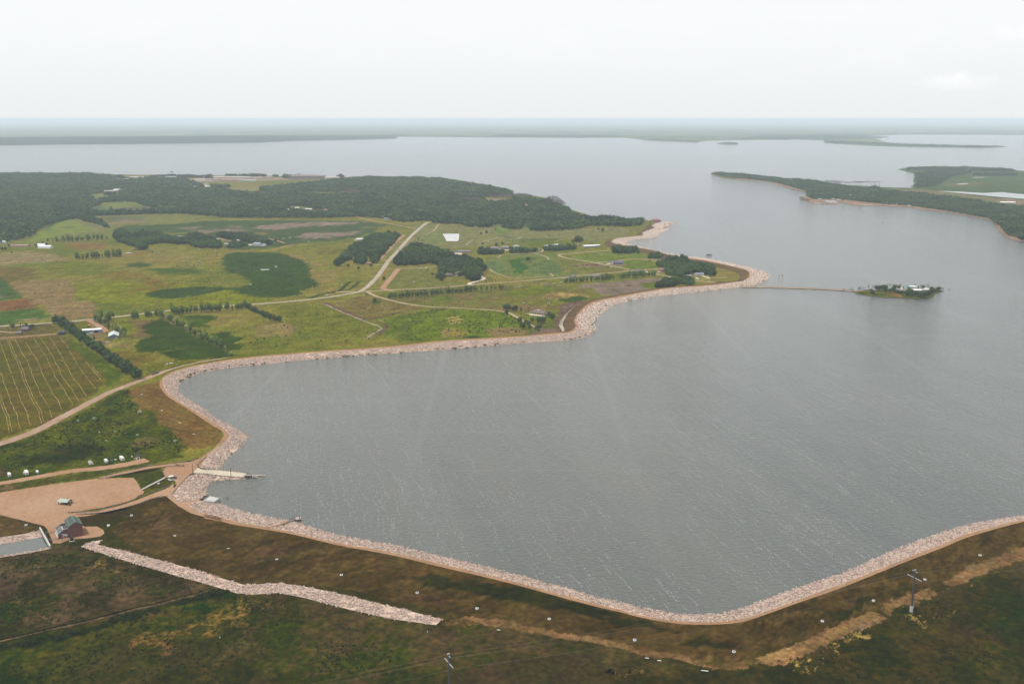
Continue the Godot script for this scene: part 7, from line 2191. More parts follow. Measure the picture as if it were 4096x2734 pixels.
func trailers() -> void:
	var white := plain("trailer white", Color(0.88,0.88,0.88), 0.45,0.4)
	var glass := plain("dark glass", Color.WHITE)
	var list := [[148,482,0.95, "white camper trailer at the left end of the dirt street", false],[408,452,1.1, "white camper trailer with a slide-out side and wooden step, second along the street", true],[572,434,0.72, "smallest white cargo trailer on the dirt street", false],[1380,300,1.0, "grey-roofed camper trailer with dark side windows", true],[1618,272,0.95, "rounded white camper trailer beside the green utility cart", false],[1857,236,1.12, "tall white camper trailer with a wooden step on its left", true]]
	for t in list:
		var k: float = t[2]
		var o := thing("camper_trailer", t[3], "trailer", S("T", t[0], t[1]) + Vector3(-1.5,0,-2.5), 0.62 - PI / 2, "trailers on the dirt street")
		var roof := white if not t[3].begins_with("grey") else plain("grey trailer roof", Color(0.55,0.55,0.55), 0.7)
		var g := Gather.new()
		g.prism([Vector2(-3.4 * k, 0.6), Vector2(3.3 * k, 0.6), Vector2(3.6 * k, 1.2), Vector2(3.35 * k, 2.6 * k + 0.4), Vector2(2.9 * k, 2.75 * k + 0.4), Vector2(-3.4 * k, 2.75 * k + 0.4)],-1.25 * k, 1.25 * k)
		part("body", g.made(), white, o)
		part("roof", box_mesh(Vector3(6.2 * k, 0.1,2.4 * k), Vector3(-0.2,2.75 * k + 0.46,0)), roof, o)
		part("roof_vent", box_mesh(Vector3(0.9,0.35,0.8), Vector3(0.3,2.75 * k + 0.62,0)), white, o)
		part("window", box_mesh(Vector3(0.1,0.8,1.4), Vector3(3.5 * k, 1.9 * k, 0)), glass, o)
		for x in [-1.8,1.2]:
			part("window", box_mesh(Vector3(1.1,0.7,0.1), Vector3(x * k, 1.9 * k, -1.27 * k)), glass, o)
		part("door", box_mesh(Vector3(0.8,1.8,0.1), Vector3(0.1,1.6,1.27 * k)), plain("trailer door", Color(0.7,0.7,0.7), 0.5), o)
		part("hitch", box_mesh(Vector3(1.4,0.15,0.5), Vector3(4.0 * k, 0.6,0)), plain("dark post", Color.WHITE), o)
		for z in [-1.0,1.0]:
			part("wheel", crowns["wheel"], plain("rubber", Color.WHITE), o, Vector3(-0.4,0.36, z * k))
		if t[4]:
			part("slide_out" if t[3].contains("slide") else "step", box_mesh(Vector3(2.2,1.8,1.0), Vector3(-0.8,1.6,1.7 * k)) if t[3].contains("slide") else box_mesh(Vector3(1.6,0.4,1.6), Vector3(0.4,0.3,-2.2)), white if t[3].contains("slide") else plain("raw timber", Color(0.75,0.6,0.47), 0.9), o)
	var at := site(S("T", 2065,215), S("T", 2120,210), 8.1)
	var of := house("site_office", "white office hut with black roof at the right end of the trailers", "hut", at, 3.4,8.1,2.5,0.7,[226,226,226],[52,54,60], {"across": true, "over": 0.25, "door": 0.1, "door_colour": [70,60,60], "side_windows": 2})
	part("step", box_mesh(Vector3(2.4,0.3,1.8), Vector3(-2.8,0.2,0.5)), plain("raw timber", Color.WHITE), of)
	var ct := thing("utility_cart", "small green covered cart between two camper trailers", "cart", S("T", 1692,245), 0.5)
	part("bed", box_mesh(Vector3(2.4,0.7,1.5), Vector3(0,0.7,0)), plain("cart green", Color(0.30,0.38,0.35), 0.6), ct)
	part("canopy", box_mesh(Vector3(1.8,0.9,1.4), Vector3(-0.1,1.5,0)), plain("cart canopy", Color(0.36,0.44,0.42), 0.6), ct)
	for p in [[-0.8,0.8],[0.8,0.8],[-0.8,-0.8],[0.8,-0.8]]:
		part("wheel", crowns["wheel"], plain("rubber", Color.WHITE), ct, Vector3(p[0],0.36, p[1]))
	var pt := thing("propane_tank", "white propane tank beside the tall camper trailer", "tank", S("T", 1750,225), 0.4)
	var g := Gather.new()
	g.tube(Vector3(-1.0,0.8,0), Vector3(1.0,0.8,0), 0.5,0.5,12)
	part("tank", g.made(), plain("white paint", Color.WHITE), pt)
	for x in [-0.6,0.6]:
		part("foot", box_mesh(Vector3(0.2,0.5,0.9), Vector3(x, 0.2,0)), plain("dark post", Color.WHITE), pt)
	var cb := thing("air_conditioner", "small white box unit beside the office hut step", "box", S("T", 2000,175), 0.3)
	part("case", box_mesh(Vector3(1.2,1.2,1.0), Vector3(0,0.7,0)), plain("white paint", Color.WHITE), cb)
	part("base", box_mesh(Vector3(1.4,0.2,1.2), Vector3(0,0.1,0)), plain("grey concrete", Color.WHITE), cb)

func palette() -> void:
	for a in [["rubber", Color(0.06,0.06,0.06), 0.9],["dark glass", Color(0.08,0.10,0.12), 0.12],["white paint", Color(0.86,0.86,0.85), 0.5],["grey steel", Color(0.27,0.30,0.34), 0.5],["dark post", Color(0.24,0.21,0.19), 0.9],["dark pipe", Color(0.12,0.09,0.09), 0.6],["pale concrete", Color(0.74,0.73,0.72), 0.8],["light concrete", Color(0.72,0.72,0.71), 0.8],
			["grey concrete", Color(0.6,0.6,0.58), 0.8],["weathered post", Color(0.5,0.5,0.5), 0.7],["dock boards", Color(0.72,0.66,0.6), 0.9],["light grey can", Color(0.66,0.68,0.7), 0.5],["pier skirt", Color(0.52,0.50,0.52), 0.8],["brown pole", Color(0.36,0.27,0.23), 0.9],["rusted pipe", Color(0.33,0.31,0.33), 0.7],["blue grey rail", Color(0.27,0.29,0.37), 0.6],["raw timber", Color(0.75,0.6,0.47), 0.9],["grey gutter", Color(0.45,0.5,0.5), 0.5]]:
		plain(a[0], a[1], a[2])

func bale(at: Vector3, label: String, group: String, white := false, k := 1.0) -> void:
	if not crowns.has("bale"):
		var g := Gather.new()
		g.tube(Vector3(-0.8,0.85,0), Vector3(0.8,0.85,0), 0.9,0.9,14)
		crowns["bale"] = g.made()
		g = Gather.new()
		for x in [-0.45,0.0,0.45]:
			g.tube(Vector3(x - 0.06,0.85,0), Vector3(x + 0.06,0.85,0), 0.92,0.92,14)
		crowns["twine"] = g.made()
	var o := thing("hay_bale", label, "hay bale", at, rng.randf() * 3.0, group)
	o.scale = Vector3.ONE * k
	part("straw", crowns["bale"], plain("bale straw", Color(0.50,0.44,0.34), 0.95) if not white else plain("bale wrap", Color(0.8,0.82,0.8), 0.5), o)
	part("twine", crowns["twine"], plain("bale twine", Color(0.58,0.52,0.42), 0.95) if not white else plain("bale seam", Color(0.6,0.62,0.6), 0.5), o)

func farm_things() -> void:
	# hay bales: sheet, places, words
	for b in [["A", [228,597,367,660,498,650,280,737,157,777,570,795,341,879,534,917], "%s round bale on the striped hay field, counting down from its top lane", "bales on the striped hay field", 1.25, false],["A", [1532,822,1562,816,1581,813], "%s white-wrapped bale beside the crest road bend", "white-wrapped bales by the crest road", 1.2, true],
			["D", [1662,1057,1742,1057,1830,1052,1600,1082,1703,993], "%s bale on the field right of the dirt spur", "bales right of the dirt spur", 1.4, false],["D", [1200,1244,1030,1291,1275,1334,1353,1319,1545,1292,1438,1216,1765,1241,1826,1251,1942,1339,2255,1214], "%s bale on the tan fields below the road fork", "bales below the road fork", 1.35, false],
			["E", [1020,671,1245,602,1225,638,1390,751,1366,771,1080,782,1255,743,1050,751,1600,610,1690,625], "%s bale scattered by the gravel loop", "bales by the gravel loop", 1.4, false],["E", [190,986,348,996,275,1016], "%s bale on the long field below the poplar row", "bales below the poplar row", 1.4, false],
			["U", [68,222,112,195,440,138,80,910,165,940,765,905,1635,243], "%s bale on the tan strips around the garage", "bales around the garage", 1.1, false],["C", [35,1312,60,1367,150,1327,258,1314,378,1337,210,1386,415,1366,520,1361,180,1380,362,1372], "%s dark bale on the stubble under the white farm", "bales on the stubble under the white farm", 1.3, false],["A", [537,89,590,86,322,166,476,193], "%s dark bale on the pale stubble square", "bales on the pale stubble square", 1.3, false],["V", [1000,535], "%s bale alone on the upper meadow", "", 1.6, false]]:
		for i in range(0, b[1].size(), 2):
			bale(S(b[0], b[1][i], b[1][i + 1]), b[2] % nth(i / 2), b[3], b[5], b[4])
	# long low heaps of bales
	for a in [["V", 430,328,590,318, "long dark stack of bales at the tip of the grove's arm"],["V", 655,338,690,355, "short brown stack of bales on the upper meadow"]]:
		var p := S(a[0], a[1], a[2])
		var q := S(a[0], a[3], a[4])
		var o := thing("bale_stack", a[5], "bale stack", p, yaw_of(p, q))
		var l := p.distance_to(q)
		for i in 7:
			part("bale", box_mesh(Vector3(l / 7.2,2.4,3.0)), plain("dark bales", Color(0.33,0.28,0.25) if a[5].begins_with("long") else Color(0.5,0.38,0.32), 0.95) if i >= 0 else null, o, Vector3(l * (i + 0.5) / 7.0,1.2,0))
	# farmstead by the windbreak
	var st := site(S("K", 1380,390), S("K", 1700,370), 11.5)
	var blue := house("machine_shed", "long blue-grey machine shed with white roof beside the windbreak", "shed", st, st[2],11.5,4.6,1.3,[128,144,166],[226,232,238], {"over": 0.3, "gloss": 0.4})
	part("shaded_bay_panel", box_mesh(Vector3(5.5,3.2,0.2)), plain("dark shaft", Color(0.1,0.1,0.1), 0.9), blue, Vector3(6.2,1.7,5.72))  # flat dark panel painted as the shaded inside of the bay
	part("door", box_mesh(Vector3(3.2,2.6,0.2)), wall_colour([170,178,186]), blue, Vector3(2.2,1.4,5.72))
	st = site(S("K", 1825,482), S("K", 1995,470), 26.0)
	house("pole_barn", "grey pole barn with pale gabled roof right of the blue shed", "barn", st, st[2],26.0,3.9,3.1,[118,130,140],[196,206,212], {"across": true, "over": 0.4, "gloss": 0.45, "door": 0.45, "door_width": 1.3, "door_colour": [225,228,230]})
	st = site(S("K", 970,415), S("K", 1078,410), 15.0)
	house("garage_shed", "dark navy shed at the top corner of the striped hay field", "shed", st, st[2],15.0,2.6,1.9,[44,60,80],[70,76,90], {"across": true, "over": 0.3, "garage": 1, "garage_colour": [50,66,88]})
	st = site(S("K", 352,352), S("K", 466,350), 13.0)
	house("farmhouse", "brown farmhouse with big grey roof by the highway", "house", st, st[2],13.0,2.9,3.0,[112,78,66],[100,98,104], {"over": 0.5, "windows": 3, "door": 0.5})
	st = site(S("K", 258,408), S("K", 362,400), 7.0)
	house("garage_shed", "small brick-red garage in front of the brown farmhouse", "garage", st, st[2],7.0,2.4,1.6,[118,80,68],[112,112,114], {"over": 0.4, "garage": 2, "garage_colour": [150,120,110]})
	tree("round", S("K", 215,300), 0.8, "round tree left of the brown farmhouse")
	for t in [[345,275,0.6, "spruce", "spruce behind the brown farmhouse"],[390,268,0.6, "spruce", "second spruce behind the brown farmhouse"],[440,268,0.55, "round", "small tree behind the brown farmhouse"],[500,310,0.65, "round", "left tree of the pair right of the brown farmhouse"],[548,305,0.7, "round", "right tree of the pair right of the brown farmhouse"],[118,305,0.4, "spruce", "little spruce by the farmhouse drive"],[148,330,0.4, "spruce", "second little spruce by the farmhouse drive"],[280,305,0.7, "bush", "bush left of the brown farmhouse"]]:
		tree(t[3], S("K", t[0], t[1]), t[2], t[4])
	for v in [[1275,215,0.2,[230,232,234], "pickup", "white pickup on the bare patch behind the windbreak"],[1296,218,0.3,[36,38,44], "car", "dark car beside the white pickup behind the windbreak"],[1525,390,-0.3,[222,224,214], "van", "pale van in front of the long blue shed"],[1800,540,0.15,[224,224,224], "pickup", "white pickup in the yard before the grey barn"],[1610,190,0.1,[196,204,200], "car", "pale car under the poplars by the farm entrance"],[1700,250,-0.2,[150,160,150], "van", "old grey van beside the farm drive"],[1775,270,0.4,[60,62,66], "pickup", "dark pickup beside the farm drive"]]:
		car({"pickup": "pickup_truck", "car": "parked_car", "van": "parked_van"}[v[4]], v[5], S("K", v[0], v[1]), v[2], v[3], v[4])
	for a in [[1215,236, "orange heap on the bare patch behind the windbreak", [220,110,70]],[1500,246, "red and white heap beside the farm drive", [224,150,140]],[1552,272, "orange tarpaulin heap beside the farm drive", [236,146,110]],[1465,398, "small turquoise heap before the blue shed", [110,200,170]]]:
		var o := thing("tarpaulin_heap", a[2], "heap", S("K", a[0], a[1]), rng.randf() * 3.0)
		var g := Gather.new()
		var ico := _ico()
		for f in ico[1]:
			g.face([ico[0][f[0]] * Vector3(2.6,0.9,1.6), ico[0][f[1]] * Vector3(2.6,0.9,1.6), ico[0][f[2]] * Vector3(2.6,0.9,1.6)], Vector3.ZERO)
		part("tarpaulin", g.made(), wall_colour(a[3]), o)
		part("weight", box_mesh(Vector3(1.4,0.4,1.0)), plain("dark post", Color.WHITE), o, Vector3(1.6,0.3,1.0))
	var yard := thing("yard_lamp", "thin pole in the farmyard between the two sheds", "pole", S("K", 1745,330))
	var g2 := Gather.new()
	g2.tube(Vector3.ZERO, Vector3(0,9.0,0), 0.22,0.14,6)
	part("pole", g2.made(), plain("brown pole", Color.WHITE), yard)
	part("lamp_arm", box_mesh(Vector3(1.2,0.2,0.25), Vector3(0.5,8.8,0)), plain("grey steel", Color.WHITE), yard)
	var sg := thing("farm_sign", "grey sign panel at the farm entrance by the highway", "sign", S("K", 1582,180), 0.1)
	part("panel", box_mesh(Vector3(4.6,2.4,0.2), Vector3(0,1.8,0)), plain("grey gutter", Color.WHITE), sg)
	for x in [-1.8,1.8]:
		part("post", box_mesh(Vector3(0.2,2.0,0.2), Vector3(x, 0.6,0)), plain("dark post", Color.WHITE), sg)
	# vehicles on the roads
	var a0 := S("A", 1398,916)
	var a1 := S("A", 1462,893)
	car("pickup_truck", "dark pickup parked on the gravel road at the windbreak's end", S("A", 1446,898), yaw_of(a0, a1), [34,34,40], "pickup")
	var ft := thing("flatbed_trailer", "dark red flatbed trailer hitched behind the gravel road pickup", "trailer", S("A", 1411,911), yaw_of(a0, a1))
	part("deck", box_mesh(Vector3(6.5,0.25,2.2), Vector3(0,0.8,0)), wall_colour([92,50,46]), ft)
	part("hitch", box_mesh(Vector3(1.6,0.15,0.3), Vector3(4.0,0.7,0)), plain("dark post", Color.WHITE), ft)
	for p in [[-0.9,1.1],[-0.9,-1.1],[0.2,1.1],[0.2,-1.1]]:
		part("wheel", crowns["wheel"], plain("rubber", Color.WHITE), ft, Vector3(p[0],0.36, p[1]))
	var hw := yaw_of(S("D", 1400,1040), S("D", 1500,900))
	car("car", "dark car driving on the highway near the road fork", S("D", 1432,995) + Vector3(2,0.2,0), hw, [30,34,48])
	car("car", "dark car farther up the highway", S("D", 1608,794) + Vector3(-3,0.2,0), hw, [32,34,38])
	# white farm at the left edge, far meadow
	st = site(S("C", 362,1244), S("C", 442,1246), 16)
	house("farm_shed", "white farm shed at the far left of the meadow", "shed", st, 34.0,14.0,4.5,3.0,[228,232,236],[214,222,230], {"over": 0.4})
	st = site(S("C", 362,1238), S("C", 400,1232), 14)
	house("farmhouse", "white farmhouse behind the far left shed", "house", [S("C", 380,1226), 0.2,20.0],18.0,12.0,4.0,3.2,[216,218,220],[206,214,222], {"windows": 3, "door": 0.3})
	house("farmhouse", "low brown-roofed farmhouse between spruces at the far left", "house", [S("C", 185,1228), 0.05,30.0],44.0,12.0,3.2,2.4,[168,140,122],[150,128,116], {"windows": 4, "door": -0.2})
	house("farm_shed", "white shed at the left picture edge below the forest", "shed", [S("C", 5,1196), 0.1,24.0],26.0,12.0,4.0,2.0,[220,226,232],[206,214,222], {})

func houses() -> void:
	# garage building near the embankment
	var st := site(S("U", 1385,412), S("U", 1745,468), 15.0)
	var gb := house("garage_building", "long tan garage building with brown doors near the embankment", "garage", st, st[2],15.0,3.0,3.0,[206,186,166],[112,100,100], {"over": 0.6, "garage": 5, "garage_width": 3.2, "garage_from": -0.92, "garage_to": 0.98, "garage_colour": [120,84,74], "door": 0.32, "door_colour": [60,40,36]})
	part("tank", box_mesh(Vector3(5.0,1.6,2.2)), plain("white paint", Color.WHITE), gb, Vector3(-10.5,3.9,-8.6), "white tank behind the roof")
	setting("path", sheet_mesh(outline("U", [1130,405,1385,418,1745,470,1700,495,1600,490,1330,465,1300,430]), LAND + 0.14,1.5, "concrete"), mats["packed gravel"], "pale apron in front of the brown garage doors")
	car("parked_car", "white car under the big tree below the garage", S("U", 1755,505), -0.5,[232,236,238])
	car("parked_car", "green car at the right end of the garage", S("U", 1790,455), 0.4,[80,110,96])
	car("parked_van", "red and white van behind the garage lane", S("U", 1215,355), 0.5,[150,90,84], "van")
	var lp := thing("log_pile", "crooked pile of pale logs and brush below the garage", "log pile", S("U", 1840,790), 0.3)
	var r := RandomNumberGenerator.new()
	r.seed = 3
	for i in 12:
		var g := Gather.new()
		var a := Vector3(r.randf_range(-7,6), 0.4, r.randf_range(-1.5,1.5))
		g.tube(a, a + Vector3(r.randf_range(-3,3), r.randf_range(0.2,1.8), r.randf_range(-1,1)), 0.3,0.2,6)
		part("log", g.made(), plain("pale logs", Color(0.62,0.54,0.47), 0.9), lp)
	# houses listed as: sheet, x, y, turn, length, depth, wall height, rise, wall, roof, options, words, kind
	var list := [["L", 330,205,-0.22,20,13,5.6,3.4,[170,158,150],[128,120,120], {"hip": 0.5, "windows": 4, "garage": 0}, "two-storey grey house with a hipped roof on the links edge"],["L", 395,215,-0.25,12,10,3.0,2.6,[180,170,160],[134,126,126], {"across": true, "garage": 2}, "front garage wing of the two-storey grey house"],
		["L", 520,190,-0.15,24,14,4.6,3.6,[150,144,146],[124,120,128], {"hip": 0.55, "windows": 4, "garage": 2, "garage_from": -0.9, "garage_to": -0.3}, "wide grey house in the middle of the links row"],["L", 705,180,0.12,16,12,6.0,3.2,[226,228,230],[150,152,158], {"hip": 0.6, "windows": 5}, "white two-storey house at the right of the links row"],
		["D", 2085,832,0.05,42,14,3.6,3.0,[168,150,132],[92,92,100], {"hip": 0.35, "windows": 5}, "long dark-roofed house at the grove's upper edge"],["D", 2100,855,0.0,36,12,4.0,3.2,[226,204,180],[206,188,168], {"over": 0.5, "windows": 5, "door": 0.2}, "cream house in front of the long dark-roofed one"],["D", 2190,822,-0.02,34,13,3.4,3.0,[160,150,140],[124,116,116], {"hip": 0.4, "windows": 4}, "grey-brown house right of the cream house"],
		["D", 2175,1030,0.1,30,14,4.4,4.0,[140,122,120],[104,92,98], {"hip": 0.5, "windows": 5, "garage": 2, "garage_from": -0.95, "garage_to": -0.5}, "brown-grey house set in the right grove by the white driveway"],["D", 2055,1042,0.2,16,12,4.0,3.4,[128,112,106],[104,94,92], {"hip": 0.6, "windows": 2}, "brown house half hidden in the right grove"],["D", 1745,828,0.3,14,10,3.2,2.6,[150,140,136],[134,124,124], {"windows": 2}, "grey roof peeping from the right grove's top"],
		["D", 1300,832,0.1,16,11,4.6,3.0,[206,200,190],[166,158,150], {"windows": 3, "chimney": 0.4}, "pale house hidden in the highway grove"],["D", 1265,893,0.15,18,10,3.2,2.2,[222,222,218],[186,186,182], {"windows": 3, "door": 0.1}, "white house at the foot of the highway grove"],["D", 1190,888,0.0,6,5,2.6,1.4,[230,232,234],[220,222,224], {"door": 0.0}, "tiny white hut at the foot of the highway grove"],["D", 1320,930,0.3,10,8,2.6,2.0,[160,120,110],[150,110,104], {"door": 0.2}, "reddish shed at the bottom of the highway grove"],
		["D", 1240,712,0.1,18,10,4.4,1.6,[228,230,232],[222,226,228], {"windows": 2}, "white shed left of the highway grove's head"],["D", 1200,715,0.0,6,6,3.0,1.2,[190,190,186],[180,180,176], {}, "little grey shed beside the white one left of the grove"],["D", 1455,660,0.05,16,9,3.4,2.0,[222,224,226],[210,214,218], {"windows": 2}, "white house at the top of the highway grove"],["D", 1545,665,0.0,16,9,3.0,2.0,[180,186,196],[170,178,190], {"windows": 2}, "pale blue house behind the spruces of the highway grove"],["D", 1500,690,0.0,18,8,2.8,1.8,[150,150,146],[140,140,136], {"windows": 2}, "low grey house under the spruces of the highway grove"],
		["E", 1128,838,-0.12,15,12,5.6,3.6,[182,164,140],[112,98,96], {"hip": 0.6, "windows": 3, "side_windows": 2, "chimney": -0.9}, "tan brown-roofed house by the side road"],["E", 1100,838,-0.12,9,10,3.0,2.4,[178,162,142],[120,106,104], {"across": true, "garage": 1}, "garage wing of the tan house by the side road"],["E", 1322,820,-0.1,28,12,3.2,3.4,[160,142,126],[122,108,108], {"hip": 0.45, "windows": 4}, "wide brown-roofed house behind the poplar screen"],["E", 1735,775,-0.1,28,13,3.4,3.6,[150,140,130],[106,100,102], {"hip": 0.45, "windows": 4, "garage": 2, "garage_from": 0.4, "garage_to": 0.95}, "grey-brown house behind the right poplar screen"],["E", 1955,765,0.2,18,11,4.0,3.0,[168,140,130],[140,112,108], {"windows": 3}, "red-brown house at the left of the dense shore grove"],
		["M", 215,225,-0.15,11,10,3.4,3.4,[206,196,180],[96,98,110], {"across": true, "windows": 2, "garage": 1}, "front gable part of the grey shed house on the gravel lane"],["M", 310,232,-0.12,21,14,3.6,3.8,[98,100,112],[92,94,106], {"windows": 0, "door": 0.5}, "dark grey shed house on the gravel lane"],["M", 1690,428,0.1,18,11,3.0,2.6,[206,206,202],[128,130,140], {"windows": 3, "garage": 2, "garage_from": 0.2, "garage_to": 0.95}, "grey-roofed house at the shore bend with a white drive"],["M", 1520,455,0.3,10,8,2.6,2.2,[160,160,156],[136,138,140], {"door": 0.0}, "small grey shed left of the shore bend house"],
		["L", 1945,162,0.3,32,14,4.2,1.8,[140,140,142],[226,232,236], {"over": 0.3, "gloss": 0.4}, "long grey shed with white roof by the far embankment"],["L", 2070,150,0.3,17,12,3.6,1.6,[140,140,142],[222,228,234], {"over": 0.3, "gloss": 0.4}, "short white-roofed shed at the end of the long one"],
		["V", 1045,180,-0.1,26,13,6.0,3.2,[226,226,224],[166,168,172], {"hip": 0.6, "windows": 6}, "white two-storey house in the meadow grove"],["V", 720,195,0.2,16,9,3.0,2.0,[196,200,204],[170,176,182], {"windows": 2}, "pale shed roof in the meadow grove's left part"],["V", 790,217,0.1,8,6,2.6,1.2,[216,220,226],[210,216,224], {}, "tiny white shed at the meadow grove's foot"],["V", 2050,262,-0.18,20,13,5.0,3.4,[204,208,218],[150,154,168], {"hip": 0.5, "windows": 5}, "blue-grey house at the end of the marsh grove"],["V", 2130,268,-0.18,14,10,3.0,2.8,[206,210,218],[156,160,172], {"across": true, "garage": 2}, "blue-grey garage right of the marsh grove house"],["V", 1668,262,0.2,16,10,3.6,2.6,[168,164,170],[150,144,150], {"windows": 2}, "grey shed beside the marsh lane's lower grove"],["V", 1818,205,0.0,12,7,2.8,1.4,[216,216,214],[206,206,204], {"windows": 1}, "white hut under the marsh lane trees"],["V", 1965,265,0.0,8,5,2.4,1.0,[226,220,206],[220,214,200], {}, "cream hut left of the blue-grey house"],["V", 1515,195,-0.5,18,9,3.2,1.8,[214,220,224],[196,206,212], {"windows": 2}, "white shed roof at the start of the marsh lane"],
		["D", 1428,505,0.0,16,11,4.0,2.6,[170,120,110],[150,100,96], {"windows": 3}, "red house at the wood's edge"],["D", 1600,518,0.1,22,12,5.0,3.0,[220,224,228],[180,188,196], {"windows": 4}, "white house at the wood's edge left of the highway"],["D", 1680,532,0.1,18,11,5.0,3.0,[226,226,222],[190,196,200], {"windows": 4}, "cream house at the wood's edge beside the highway"],["D", 1480,520,0.0,14,8,3.0,2.0,[150,150,150],[140,140,144], {}, "grey shed at the wood's edge"],
		["D", 575,442,0.0,26,14,5.0,2.0,[226,228,230],[232,236,238], {"hip": 0.6, "windows": 3}, "round-shouldered white building in the forest clearing"],["D", 610,450,0.0,24,10,3.4,1.6,[220,222,226],[226,230,232], {}, "low white wing in the forest clearing"],["D", 662,420,0.0,14,8,3.4,1.6,[216,222,224],[222,228,230], {}, "small white shed above the forest clearing"],["D", 765,432,0.0,26,9,3.6,1.8,[196,206,216],[222,226,232], {"windows": 4}, "blue and white shed at the right of the forest clearing"],["D", 740,450,0.0,8,6,3.0,1.4,[226,226,226],[232,232,232], {}, "tiny white hut in the forest clearing"],["D", 880,455,0.2,24,11,3.4,2.4,[150,140,136],[140,132,132], {"windows": 3}, "low grey house right of the forest clearing"],["D", 935,440,-0.3,18,10,3.4,2.0,[196,160,130],[190,156,130], {}, "tan-roofed house right of the forest clearing"],["D", 2160,282,0.1,40,22,4.0,3.0,[220,224,224],[214,220,218], {"hip": 0.5}, "white domed roof in the flooded wood"],
		["E", 1890,308,0.05,30,15,3.6,5.5,[140,92,88],[146,100,96], {"hip": 0.65, "windows": 3}, "red-roofed barn at the tip of the embankment"],["E", 700,306,0.0,18,8,3.4,1.6,[196,196,190],[186,190,186], {}, "pale shelter at the head of the fairway"],["E", 415,128,0.0,16,12,5.0,1.0,[110,110,112],[120,122,124], {}, "grey block on the sand of the flooded wood"],["E", 370,248,0.05,30,9,3.0,1.6,[206,208,208],[212,214,214], {}, "long pale roof in the wood above the links"],
		["I", 1310,330,-0.1,24,12,3.0,3.0,[166,172,172],[124,128,132], {"over": 0.8, "windows": 3, "door": 0.6}, "grey-roofed house in the middle of the island"],["I", 1280,300,-0.1,18,8,3.0,2.2,[210,206,196],[196,190,180], {"windows": 2}, "pale wing behind the grey-roofed island house"],["I", 1655,330,-0.1,22,11,3.4,2.2,[206,216,214],[228,230,230], {"windows": 4}, "white-roofed house at the back of the island"],["I", 1530,265,0.0,9,7,4.6,1.6,[222,226,228],[216,222,226], {"windows": 2}, "white tower-like island building"],["I", 1590,268,0.0,8,7,4.6,1.6,[226,226,226],[226,228,230], {"windows": 2}, "second white tower-like island building"],["I", 1480,270,0.0,7,6,3.6,1.4,[90,140,150],[100,150,160], {"windows": 1}, "small teal island hut"],["I", 1800,330,-0.1,22,10,3.0,2.2,[150,152,156],[132,134,140], {"windows": 3}, "low grey island house at the right"],["I", 1850,310,-0.1,14,8,3.0,2.0,[220,222,222],[214,216,218], {"windows": 2}, "white island shed behind the low grey house"],["I", 625,315,-0.05,20,6,2.6,1.0,[120,118,120],[150,148,150], {"windows": 2}, "low grey boathouse at the island's causeway end"]]
	for h in list:
		var words: String = h[11]
		var called := "house"
		for w in ["shed", "garage", "hut", "barn", "shelter", "building", "block", "boathouse"]:
			if words.contains(w):
				called = {"shed": "shed", "garage": "garage", "hut": "hut", "barn": "barn", "shelter": "shelter", "building": "building", "block": "concrete_building", "boathouse": "boathouse"}[w]
		if words.contains("house") and not words.contains("boathouse") and called == "shed":
			called = "house"
		var q := 0.72 if h[0] == "I" else 1.0
		house(called, words, called.replace("_", " "), [S(h[0], h[1], h[2],0.9 if h[0] == "I" else LAND), h[3], h[4]], h[4] * q, h[5] * q, h[6] * q, h[7] * q, h[8], h[9], h[10])
	# driveways and small vehicles by the houses
	for a in [["L", [390,210,440,205,485,230,440,235], "white driveway of the two-storey grey house"],["L", [500,205,580,205,590,215,505,218], "white driveway of the wide grey house"],["L", [1490,688,1560,678,1580,690,1545,700], "white driveway of the tan house"],["M", [105,225,200,215,215,230,130,237], "white driveway of the grey shed house"],["M", [1735,440,1770,438,1895,475,1850,480], "white driveway running to the shore lane"],["M", [1618,460,1650,462,1700,490,1660,490], "second white driveway at the shore bend"],["M", [780,360,890,370,885,392,775,395], "white pad behind the right poplar screen"],["M", [980,362,1030,362,1028,372,985,373], "white pad by the red-brown house"]]:
		setting("path", sheet_mesh(outline(a[0], a[1]), LAND + 0.3,1.2, "pale"), mats["packed gravel"], a[2])
	for v in [["M", 122,292,0.0,[40,40,44], "car", "dark car in the field by the gravel loop"],["M", 150,288,0.3,[70,40,44], "pickup", "dark red pickup in the field by the gravel loop"],["M", 183,292,0.0,[226,230,234], "car", "white car in the field by the gravel loop"],["M", 528,328,0.1,[70,80,60], "pickup", "olive pickup on the gravel loop's corner"],["M", 825,128,0.2,[226,232,230], "van", "white van under the small clump"],["M", 905,150,0.0,[210,216,222], "pickup", "silver pickup under the small clump"],["M", 965,157,0.1,[226,226,226], "car", "white car under the small clump"],["M", 1025,155,0.8,[150,200,206], "van", "pale blue van under the small clump"],["M", 1845,445,0.2,[226,216,216], "van", "white van beside the dense shore grove"],["M", 280,490,0.1,[170,174,190], "van", "grey van below the poplar screen"],["L", 1755,122,0.1,[200,206,206], "car", "pale car in the yard by the white-roofed sheds"],["L", 1800,120,0.0,[60,60,66], "car", "dark car in the yard by the white-roofed sheds"],["L", 1860,112,0.0,[150,60,54], "car", "red car in the yard by the white-roofed sheds"],["D", 2255,1120,0.1,[226,226,226], "car", "white car at the white driveway's mouth"],["V", 2075,275,0.0,[170,50,54], "car", "red car before the blue-grey house"]]:
		car({"pickup": "pickup_truck", "car": "parked_car", "van": "parked_van"}[v[5]], v[6], S(v[0], v[1], v[2]) + Vector3(0,0.1,0), v[3], v[4], v[5])
	# earthworks by the gravel loop
	var ex := thing("excavator", "orange excavator on the torn soil by the gravel loop", "excavator", S("L", 1915,462), 0.2)
	part("cab", box_mesh(Vector3(3.4,2.2,2.4), Vector3(0,2.4,0)), plain("machine orange", Color(0.85,0.45,0.15), 0.5), ex)
